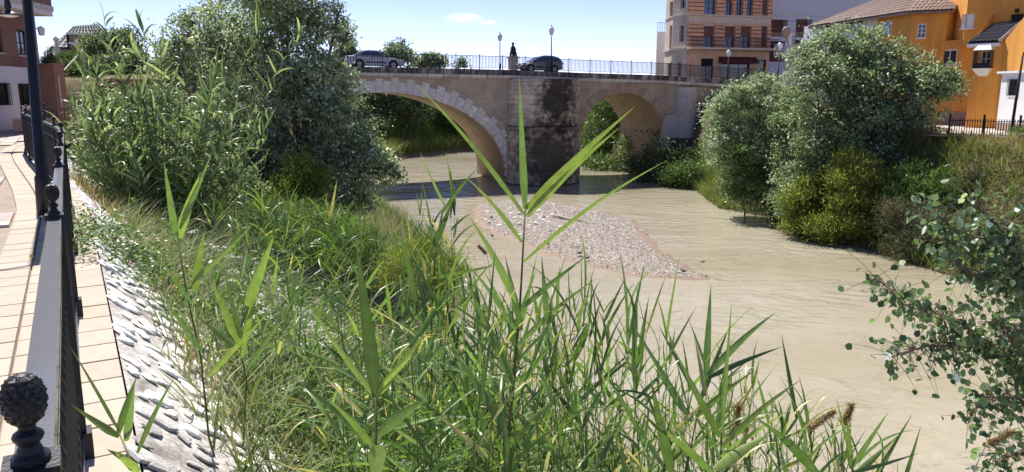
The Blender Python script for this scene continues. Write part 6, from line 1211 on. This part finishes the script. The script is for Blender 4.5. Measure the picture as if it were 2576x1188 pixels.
hero('reed with a yellow green leaf at the left of the flowers', 4.4, [(610, 1150), (620, 960), (600, 860)],
    [((602, 862), (530, 700), 28, .74), ((610, 900), (660, 640), 26, .55), ((620, 770), (690, 590), 34, .6), ((605, 850), (560, 660), 16, .3), ((620, 930), (760, 720), 18, .35), ((600, 880), (500, 800), 20, .45)], 0.007)
# ---- generic reeds filling the bed
env_x = [380, 450, 560, 700, 850, 1000, 1120, 1200, 1300, 1450, 1650, 1800, 1950, 2100, 2250, 2350]; env_y = [520, 480, 520, 590, 610, 640, 640, 690, 700, 700, 760, 830, 930, 1040, 1100, 1160]
nre = 0; rr = random.Random(77); tries = 0
reed_labels = 'green reed among many in the dense foreground reed bed'
while nre < 260 and tries < 4000:
    tries += 1; x = rr.uniform(430, 2260); Y = rr.uniform(2.9, 8.5)
    if x > 1450 and Y > 6.2: continue
    if x < 1000 and rr.random() < 0.45: continue
    y = float(np.interp(x, env_x, env_y))+60+abs(rr.gauss(0, 1))*230; top = P(x, y, Y); bx, by = top.x+rr.uniform(-.25, .25), top.y+rr.uniform(-.2, .3); gz = hz(bx, by); hgt = top.z-gz
    if gz < WZ-0.3 or hgt < 0.9 or hgt > 4.6: continue
    d0 = -float(sdist(np.array([bx]), np.array([by]), LB)[0])
    if d0 < 1.15: continue
    if nre >= 150:
        joined_plant(Vector((bx, by, gz-0.03)), top, rr.randint(7, 10), REED_L, 0.005, 0.1, max(0.3, 1-1.5/hgt), (0.15, 0.95), (0.75, 1.3), 500+nre); nre += 1; continue
    grass_plant('common_reed', reed_labels, 'reed', 'reeds of the foreground bed', Vector((bx, by, gz-0.03)), top, rr.randint(7, 10), REED_L, 0.005, 0.1, max(0.3, 1-1.5/hgt), (0.15, 0.95), (0.75, 1.3), 500+nre, M['reedstem']); nre += 1
tries = 0; n2 = 0
while n2 < 110 and tries < 4000:
    tries += 1; x = rr.uniform(1080, 2050); Y = rr.uniform(3.4, 7.5); lo_y = float(np.interp(x, env_x, env_y))+130
    if lo_y > 1170: continue
    y = rr.uniform(lo_y, 1180); top = P(x, y, Y); bx, by = top.x+rr.uniform(-.25, .25), top.y+rr.uniform(-.2, .3); gz = hz(bx, by); hgt = top.z-gz
    if gz < WZ-0.35 or hgt < 0.8 or hgt > 4.2: continue
    if n2 >= 75:
        joined_plant(Vector((bx, by, gz-0.03)), top, rr.randint(8, 11), REED_L, 0.005, 0.15, max(0.25, 1-1.3/hgt), (0.05, 0.9), (0.85, 1.4), 900+n2); n2 += 1; continue
    grass_plant('common_reed', 'low green reed in the thick bed between the centre reed and the river', 'reed', 'low reeds of the foreground bed', Vector((bx, by, gz-0.03)), top, rr.randint(8, 11), REED_L, 0.005, 0.15, max(0.25, 1-1.3/hgt), (0.05, 0.9), (0.85, 1.4), 900+n2, M['reedstem']); n2 += 1
tries = 0; n3 = 0
while n3 < 60 and tries < 3000:
    tries += 1; x = rr.uniform(520, 1160); Y = rr.uniform(8, 17); y = rr.uniform(500, 660); top = P(x, y, Y); bx, by = top.x+rr.uniform(-.3, .3), top.y+rr.uniform(-.3, .3); gz = hz(bx, by); hgt = top.z-gz
    d0 = -float(sdist(np.array([bx]), np.array([by]), LB)[0])
    if d0 < 1.4 or gz < WZ-0.2 or hgt < 0.9 or hgt > 4.0: continue
    if n3 >= 45:
        joined_plant(Vector((bx, by, gz-0.03)), top, 11, REED_L, 0.006, 0.15, 0.3, (0.1, 0.95), (1.1, 1.8), 1200+n3); n3 += 1; continue
    grass_plant('common_reed', 'reed on the lower left bank in front of the poplar', 'reed', 'reeds in front of the poplar', Vector((bx, by, gz-0.03)), top, 11, REED_L, 0.006, 0.15, 0.3, (0.1, 0.95), (1.1, 1.8), 1200+n3, M['reedstem']); n3 += 1
tries = 0; n4 = 0
while n4 < 210 and tries < 5000:
    tries += 1; x = rr.uniform(430, 1250); Y = rr.uniform(3.0, 8.5); y = rr.uniform(float(np.interp(x, env_x, env_y))+110, 1230); top = P(x, y, Y); bx, by = top.x+rr.uniform(-.3, .3), top.y+rr.uniform(-.2, .3); gz = hz(bx, by); hgt = top.z-gz
    d0 = -float(sdist(np.array([bx]), np.array([by]), LB)[0])
    if d0 < 1.0 or gz < WZ-0.3 or hgt < 0.6 or hgt > 3.4: continue
    joined_plant(Vector((bx, by, gz-0.03)), top, rr.randint(7, 10), REED_L, 0.005, 0.2, max(0.2, 1-1.3/hgt), (0.0, 0.85), (0.8, 1.35), 2000+n4); n4 += 1
V = []; F = []; T = []
for it in FURTHER:
    if it[0] == 's':
        mb = MB().tube(it[1], [it[2]*(1-0.7*i/(len(it[1])-1)) for i in range(len(it[1]))], 5); b = len(V); V += mb.v; F += [tuple(b+q for q in f) for f in mb.f]; T += [0.3]*len(mb.v)
    else:
        b = len(V); at = it[1].attributes['tint'].data; V += [it[2] @ q.co for q in it[1].vertices]; F += [tuple(b+q for q in pl.vertices) for pl in it[1].polygons]; T += [a.value for a in at]
tag(put('further_reeds', mesh('further_reeds', V, F, M['lf_reed'], smooth=True, tint=T)), 'further green reeds filling the gaps of the foreground bed', 'reeds', kind='stuff')
# dry feathery plumes at the lower right
for k, (pts, Y, lab) in enumerate((([(2000, 1260), (2010, 1150), (2030, 1080), (2095, 1035)], 3.4, 'brown feathery reed plume bending right at the bottom, left of two'), ([(2105, 1260), (2110, 1150), (2120, 1070), (2140, 1020)], 3.3, 'brown feathery reed plume standing upright at the bottom right'), ([(2440, 1260), (2450, 1180), (2480, 1120), (2545, 1082)], 2.9, 'large pale feathery reed plume in front of the sapling'), ([(1850, 1200), (1852, 1080), (1855, 1020)], 3.6, 'small dark reed plume over the river right of centre'), ([(1240, 800), (1232, 690), (1225, 640), (1205, 620)], 7, 'thin dry seed head beside the gravel island'))):
    w = [P(x, y, Y) for x, y in pts]; b = Vector((w[0].x, w[0].y, w[0].z-0.8)); o = thing('reed_plume', b, lab, 'reed', 'dry reed plumes'); MB().tube([b]+w, [0.004, 0.0035, 0.003, 0.002, 0.0015][:len(w)+1], 5).build('stem', M['driftwood'], o)
    rp = np.random.default_rng(900+k); n = 420; f = rp.uniform(0, 1, n); a_, b_ = np.array(w[-2]), np.array(w[-1]); pos = a_+(b_-a_)*f[:, None]+rp.normal(size=(n, 3))*0.004*(1.4-f)[:, None]; dr = unit((b_-a_)/np.linalg.norm(b_-a_)+rp.normal(size=(n, 3))*0.55+np.array([0.15, 0, -.35])); nm = rp.normal(size=(n, 3))
    tag(put('plume', leaf_mesh('plume', pos, dr, nm, rp.uniform(0.015, 0.04, n), np.full(n, 0.004), rp.uniform(0.1, 0.8, n), M['lf_dry']), o), kind='stuff')
# ---- ground cover of the left bank
def bank_points(n, ylo, yhi, dlo, dhi, seed, xmax=12):
    r = np.random.default_rng(seed); X = r.uniform(-32, xmax, n*14); Y = r.uniform(ylo, yhi, n*14)**1.0; ok = (np.abs(X/np.maximum(Y, 0.5)) < 0.85); X, Y = X[ok], Y[ok]; d = -sdist(X, Y, LB); k = (d > dlo) & (d < dhi); X, Y, d = X[k][:n], Y[k][:n], d[k][:n]; return np.stack([X, Y, height(X, Y)-0.02], -1), d, r
base, d, r = bank_points(34000, 1.2, 13, 0.4, 9.6, 31); n = len(base); t = np.clip(0.34+r.normal(0, .16, n)+0.3*vnoise(base[:, 0], base[:, 1], 0.6, 8), 0, 1)
edge_ = np.clip(1-(d-0.4)/0.8, 0, 1); H = r.uniform(0.4, 1.15, n)*(1-0.5*edge_)
g1 = put('bank_grass', blades_mesh('bank_grass', base, H, r.uniform(0, .9, n), r.uniform(0.006, 0.026, n), np.clip(t+edge_*0.25, 0, 1), M['lf_grass'], 3, 0.9, r)); tag(g1, 'tangled green grass and weeds covering the near left bank', 'grass', kind='stuff')
base, d, r = bank_points(16000, 13, 60, 0.8, 9.8, 32); n = len(base); t = np.clip(0.35+r.normal(0, .2, n)+0.4*vnoise(base[:, 0], base[:, 1], 1.1, 8), 0, 1)
tag(put('far_bank_grass', blades_mesh('far_bank_grass', base, r.uniform(0.3, 1.0, n), r.uniform(0, .6, n), r.uniform(0.014, 0.035, n), t, M['lf_grass'], 3, 0.6, r)), 'weedy grass on the left bank below canes and poplar', 'grass', kind='stuff')
base, d, r = bank_points(14000, 1.5, 22, 0.34, 2.0, 33); n = len(base); cl = vnoise(base[:, 0], base[:, 1], 0.5, 12) > 0.05; base, d = base[cl], d[cl]; n = len(base)
tag(put('dry_grass', blades_mesh('dry_grass', base, r.uniform(0.2, 0.55, n), r.uniform(0, .6, n), r.uniform(0.004, 0.009, n)*(1+base[:, 1]/10), np.clip(r.normal(.5, .2, n), 0, 1), M['lf_dry'], 3, 0.5, r)), 'dry brown grass along the foot of the stone bank', 'grass', kind='stuff')
base, d, r = bank_points(900, 2.0, 13, 1.3, 9.0, 36); n = len(base)
tag(put('dead_stalks', blades_mesh('dead_stalks', base, r.uniform(0.7, 1.7, n), r.uniform(0.1, .9, n), r.uniform(0.005, 0.009, n), np.clip(r.normal(.75, .15, n), 0, 1), M['lf_dry'], 4, 0.5, r)), 'pale dead stalks leaning among the green reeds', 'stalks', kind='stuff')
# white umbel flowers
base, d, r = bank_points(800, 2.2, 12, 1.2, 7.5, 34); cl = vnoise(base[:, 0], base[:, 1], 0.9, 15) > -0.15; base = base[cl]; m_ = len(base); hh = r.uniform(0.6, 1.15, m_); ctr = base+np.stack([r.normal(0, .05, m_), r.normal(0, .05, m_), hh], -1)
per = 16; ci = np.repeat(np.arange(m_), per); pos = ctr[ci]+r.normal(size=(m_*per, 3))*np.array([0.03, 0.03, 0.007]); dr = r.normal(size=(m_*per, 3))*np.array([1, 1, .25])
tag(put('white_flowers', leaf_mesh('white_flowers', pos, dr, np.tile([0, 0, 1.], (m_*per, 1))+r.normal(0, .2, (m_*per, 3)), np.full(m_*per, 0.026), np.full(m_*per, 0.021), r.uniform(0, 1, m_*per), M['petal'])), 'scattered small white flower heads in the bank grass', 'flowers', kind='stuff')
tag(put('flower_stalks', blades_mesh('flower_stalks', base, hh, np.zeros(m_), np.full(m_, 0.004), r.uniform(0.2, 0.5, m_), M['lf_grass'], 2, 0.02, r)), 'thin green stalks under the white flowers', 'stalks', kind='stuff')
# broad-leaved weeds
base, d, r = bank_points(16000, 2, 20, 1.0, 8.5, 35); n = len(base); pos = base+np.stack([np.zeros(n), np.zeros(n), r.uniform(0.05, 0.7, n)], -1)
tag(put('leafy_weeds', leaf_mesh('leafy_weeds', pos, r.normal(size=(n, 3))*np.array([1, 1, .5]), r.normal(0, .5, (n, 3))+np.array([0, 0, 1]), r.uniform(0.05, 0.13, n), r.uniform(0.025, 0.05, n), np.clip(r.normal(.45, .2, n), 0, .8), M['lf_green'])), 'broad leaved weeds among the bank grass', 'weeds', kind='stuff')
# ---- flowering caper plant sprawling over the coping
cb = rev(8.3, 0.5)[0]; cap = thing('caper_bush', cb, 'sprawling green caper bush with pink white flowers over the coping', 'bush')
r = np.random.default_rng(61); nc = 330; aa_ = r.normal(8.3, 0.75, nc); dd_ = np.clip(r.normal(0.75, 0.62, nc), -0.22, 2.3); cen = np.array([np.array(rev(a_, max(d_, 0))[0] + path(a_)[2]*min(d_, 0))+np.array([0, 0, 0.10+0.14*r.random()]) for a_, d_ in zip(aa_, dd_)])
ci = np.repeat(np.arange(nc), 22); n = len(ci); pos = cen[ci]+r.normal(size=(n, 3))*np.array([.11, .11, .06])
tag(put('foliage', leaf_mesh('foliage', pos, r.normal(size=(n, 3))*np.array([1, 1, .5]), r.normal(0, .5, (n, 3))+np.array([0, 0, 1]), r.uniform(.028, .055, n), r.uniform(.025, .042, n), np.clip(r.normal(.55, .2, n), 0, 1), M['lf_green'], 0.5), cap), kind='stuff')
nf = 46; fi = r.choice(nc, nf); ci = np.repeat(np.arange(nf), 9); fpos = cen[fi]+np.array([0, 0, 0.14])+r.normal(size=(nf, 3))*.05; pos = fpos[ci]+r.normal(size=(nf*9, 3))*.008
tag(put('flowers', leaf_mesh('flowers', pos, r.normal(size=(nf*9, 3)), r.normal(0, .4, (nf*9, 3))+np.array([0, -.4, 1]), r.uniform(.02, .035, nf*9), r.uniform(.015, .022, nf*9), r.uniform(0, 1, nf*9), M['petal_pink']), cap), kind='stuff')
mb = MB()
for k in range(26): a_ = random.gauss(8.3, .6); q0 = rev(8.3, 0.5)[0]; q1 = rev(a_, random.uniform(0, 1.8))[0]; mb.tube([q0+Vector((0, 0, .03)), q0.lerp(q1, .5)+Vector((0, 0, .2)), q1+Vector((0, 0, .12))], [.008, .006, .003], 5)
tag(put('branches', mb.me('branches', M['twig']), cap), kind='stuff')
# ---- right bank cover
def rbank(n, ylo, yhi, dlo, dhi, seed):
    r = np.random.default_rng(seed); X = r.uniform(5, 42, n*9); Y = r.uniform(ylo, yhi, n*9); d = -sdist(X, Y, RS); k = (d > dlo) & (d < dhi); X, Y, d = X[k][:n], Y[k][:n], d[k][:n]; return np.stack([X, Y, height(X, Y)-0.03], -1), d, r
base, d, r = rbank(30000, 22, 66, 0.0, 4.8, 41); n = len(base)
tag(put('right_bank_reeds', blades_mesh('right_bank_reeds', base, r.uniform(0.4, 1.2, n), r.uniform(0, .7, n), r.uniform(0.02, 0.055, n), np.clip(r.normal(.45, .2, n)+.3*vnoise(base[:, 0], base[:, 1], 1.5, 3), 0, 1), M['lf_grass'], 3, 0.5, r)), 'rough green reeds and weeds covering the right bank slope', 'reeds', kind='stuff')
base, d, r = rbank(9000, 26, 52, 3.3, 5.8, 42); n = len(base); k = r.uniform(size=n) < np.clip((d-3.1)/1.0, .15, 1); base = base[k]; n = len(base)
tag(put('right_dry_grass', blades_mesh('right_dry_grass', base, r.uniform(0.25, 0.7, n), r.uniform(0, .6, n), r.uniform(0.02, 0.04, n), np.clip(r.normal(.45, .2, n), 0, 1), M['lf_dry'], 3, 0.5, r)), 'dry straw coloured grass at the top of the right bank', 'grass', kind='stuff')
# reeds behind the bridge
r = np.random.default_rng(43); X = r.uniform(-26, 2, 60000); Y = r.uniform(84, 120, 60000); d = -sdist(X, Y, LB); k = (d > 4.2) & (d < 8.3); X, Y = X[k][:9000], Y[k][:9000]; n = len(X); base = np.stack([X, Y, height(X, Y)], -1)
tag(put('far_reeds', blades_mesh('far_reeds', base, r.uniform(0.8, 1.9, n), r.uniform(0, .4, n), r.uniform(0.06, 0.13, n), np.clip(r.normal(.5, .15, n)+.35*vnoise(X, Y, 3, 6), 0, .85), M['lf_grass'], 3, 0.4, r)), 'bright green reeds on the far bank seen through the large arch', 'reeds', kind='stuff')
def hexleaf_mesh(name, pos, dr, nm, L_, W_, tint, m):
    dr = unit(dr); sd = unit(np.cross(dr, nm)); up = np.cross(sd, dr); n = len(pos); V = np.empty((n, 6, 3))
    for k, (x, y, z) in enumerate(((0, 0, 0), (.22, .42, .08), (.62, .48, .1), (1, 0, -.05), (.62, -.48, .1), (.22, -.42, .08))): V[:, k] = pos+dr*(L_*x)[:, None]+sd*(W_*y)[:, None]+up*(L_*z)[:, None]
    F = (np.array([[0, 1, 2, 3], [0, 3, 4, 5]])[None]+(np.arange(n)*6)[:, None, None]).reshape(-1, 4); return mesh(name, V.reshape(-1, 3), F, m, tint=np.repeat(tint, 6), smooth=False)
# ---- poplar sapling at the right edge
sap_b = Vector((3.95, 4.9, hz(3.95, 4.9))); sap = thing('poplar_sapling', sap_b, 'young white poplar with round leaves at the right edge', 'tree')
def S(x, y, Y): return P(x, y, Y)
branches = [[S(2680, 1250, 4.9), S(2640, 900, 4.8), S(2590, 720, 4.7), S(2470, 610, 4.6), S(2380, 560, 4.55), S(2305, 515, 4.5)], [S(2660, 1000, 4.8), S(2520, 890, 4.6), S(2420, 815, 4.5), S(2320, 775, 4.45), S(2250, 735, 4.4), S(2200, 700, 4.4)], [S(2590, 720, 4.7), S(2500, 560, 4.65), S(2440, 500, 4.6)], [S(2640, 900, 4.8), S(2560, 640, 4.7), S(2530, 560, 4.6)], [S(2670, 1100, 4.8), S(2560, 1000, 4.6), S(2480, 1000, 4.5), S(2430, 1060, 4.45)], [S(2520, 890, 4.6), S(2430, 870, 4.5), S(2330, 870, 4.4), S(2240, 900, 4.35)], [S(2670, 1180, 4.8), S(2590, 1130, 4.6), S(2530, 1150, 4.5), S(2490, 1180, 4.45)], [S(2590, 720, 4.7), S(2510, 700, 4.5), S(2440, 690, 4.4), S(2380, 640, 4.4)], [S(2660, 1000, 4.8), S(2590, 900, 4.55), S(2540, 850, 4.45), S(2500, 800, 4.4)]]
MB().tube([sap_b-Vector((0, 0, .2)), S(2700, 1400, 5), branches[0][0], branches[0][1]], [.05, .035, .025, .018], 8).build('trunk', M['bark'], sap, smooth=True)
for b in branches: MB().tube(b, [.014*(1-.8*i/(len(b)-1)) for i in range(len(b))], 6).build('branch', M['twig'], sap, smooth=True)
def round_leaf(name, t, k):
    ri = random.Random(k); n = 9; V = [(0, 0, 0)]; 
    for i in range(n): w = -2.5+5.0*i/(n-1); rad = (1+0.12*math.cos(5*w+k)+ri.uniform(-.07, .07))*(1.0 if abs(w) > .3 else 1.15); V.append((0.5+0.55*rad*math.cos(w), 0.5*rad*math.sin(w), 0.10*abs(math.sin(w))+ri.uniform(-.03, .03)))
    V.append((0.5, 0, 0.0)); F = [(n+1, i, i+1) for i in range(1, n)]+[(n+1, n, 0), (n+1, 0, 1)]
    return mesh(name, V, F, M['lf_sap'], smooth=True, tint=[t]*len(V))
SAP = [round_leaf('leaf', t, k) for k, t in enumerate((.08, .15, .22, .3, .38, .45, .55, .68, .95, .2, .34, 1.0))]
rs = random.Random(5); lv = []; pet = []
for b in branches:
    for i in range(len(b)-1):
        nseg = int((b[i+1]-b[i]).length/0.0036)
        for k in range(nseg):
            if i == 0 and b[0] is branches[0][0]: continue
            f = rs.random(); q = b[i].lerp(b[i+1], f); sp = 0.03+0.11*rs.random()*(1 if i < 3 else .6); e_ = q+Vector((rs.gauss(0, sp), rs.gauss(0, sp), rs.gauss(-.01, sp))); lv.append(e_); pet.append((q, e_))
mb = MB()
for q, e_ in pet: mb.tube([q, q.lerp(e_, .5)+Vector((0, 0, .012)), e_], [.0022, .0016, .001], 3, False)
tag(put('petioles', mb.me('petioles', M['twig']), sap), kind='stuff')
rs.shuffle(lv)
vis = [p for p in lv if p.x/p.y < 0.70]
for i, p in enumerate(vis[:300]):
    s = rs.uniform(.034, .06); put('leaf', rs.choice(SAP), sap, True, loc=p-sap_b, rot=(rs.uniform(-1, 1), rs.uniform(0.1, 1.5), rs.uniform(0, 6.28)), scale=(s, s, s))
pos = np.array([list(p) for p in vis[300:]+[p for p in lv if p.x/p.y >= 0.70]]); r = np.random.default_rng(71); n = len(pos)
if n: tag(put('further_leaves', hexleaf_mesh('further_leaves', pos, r.normal(size=(n, 3))+np.array([0, 0, -.6]), r.normal(size=(n, 3))+np.array([0, 0, .4]), r.uniform(.032, .058, n), r.uniform(.03, .052, n), np.clip(r.normal(.3, .2, n), 0, 1), M['lf_sap']), sap), kind='stuff')
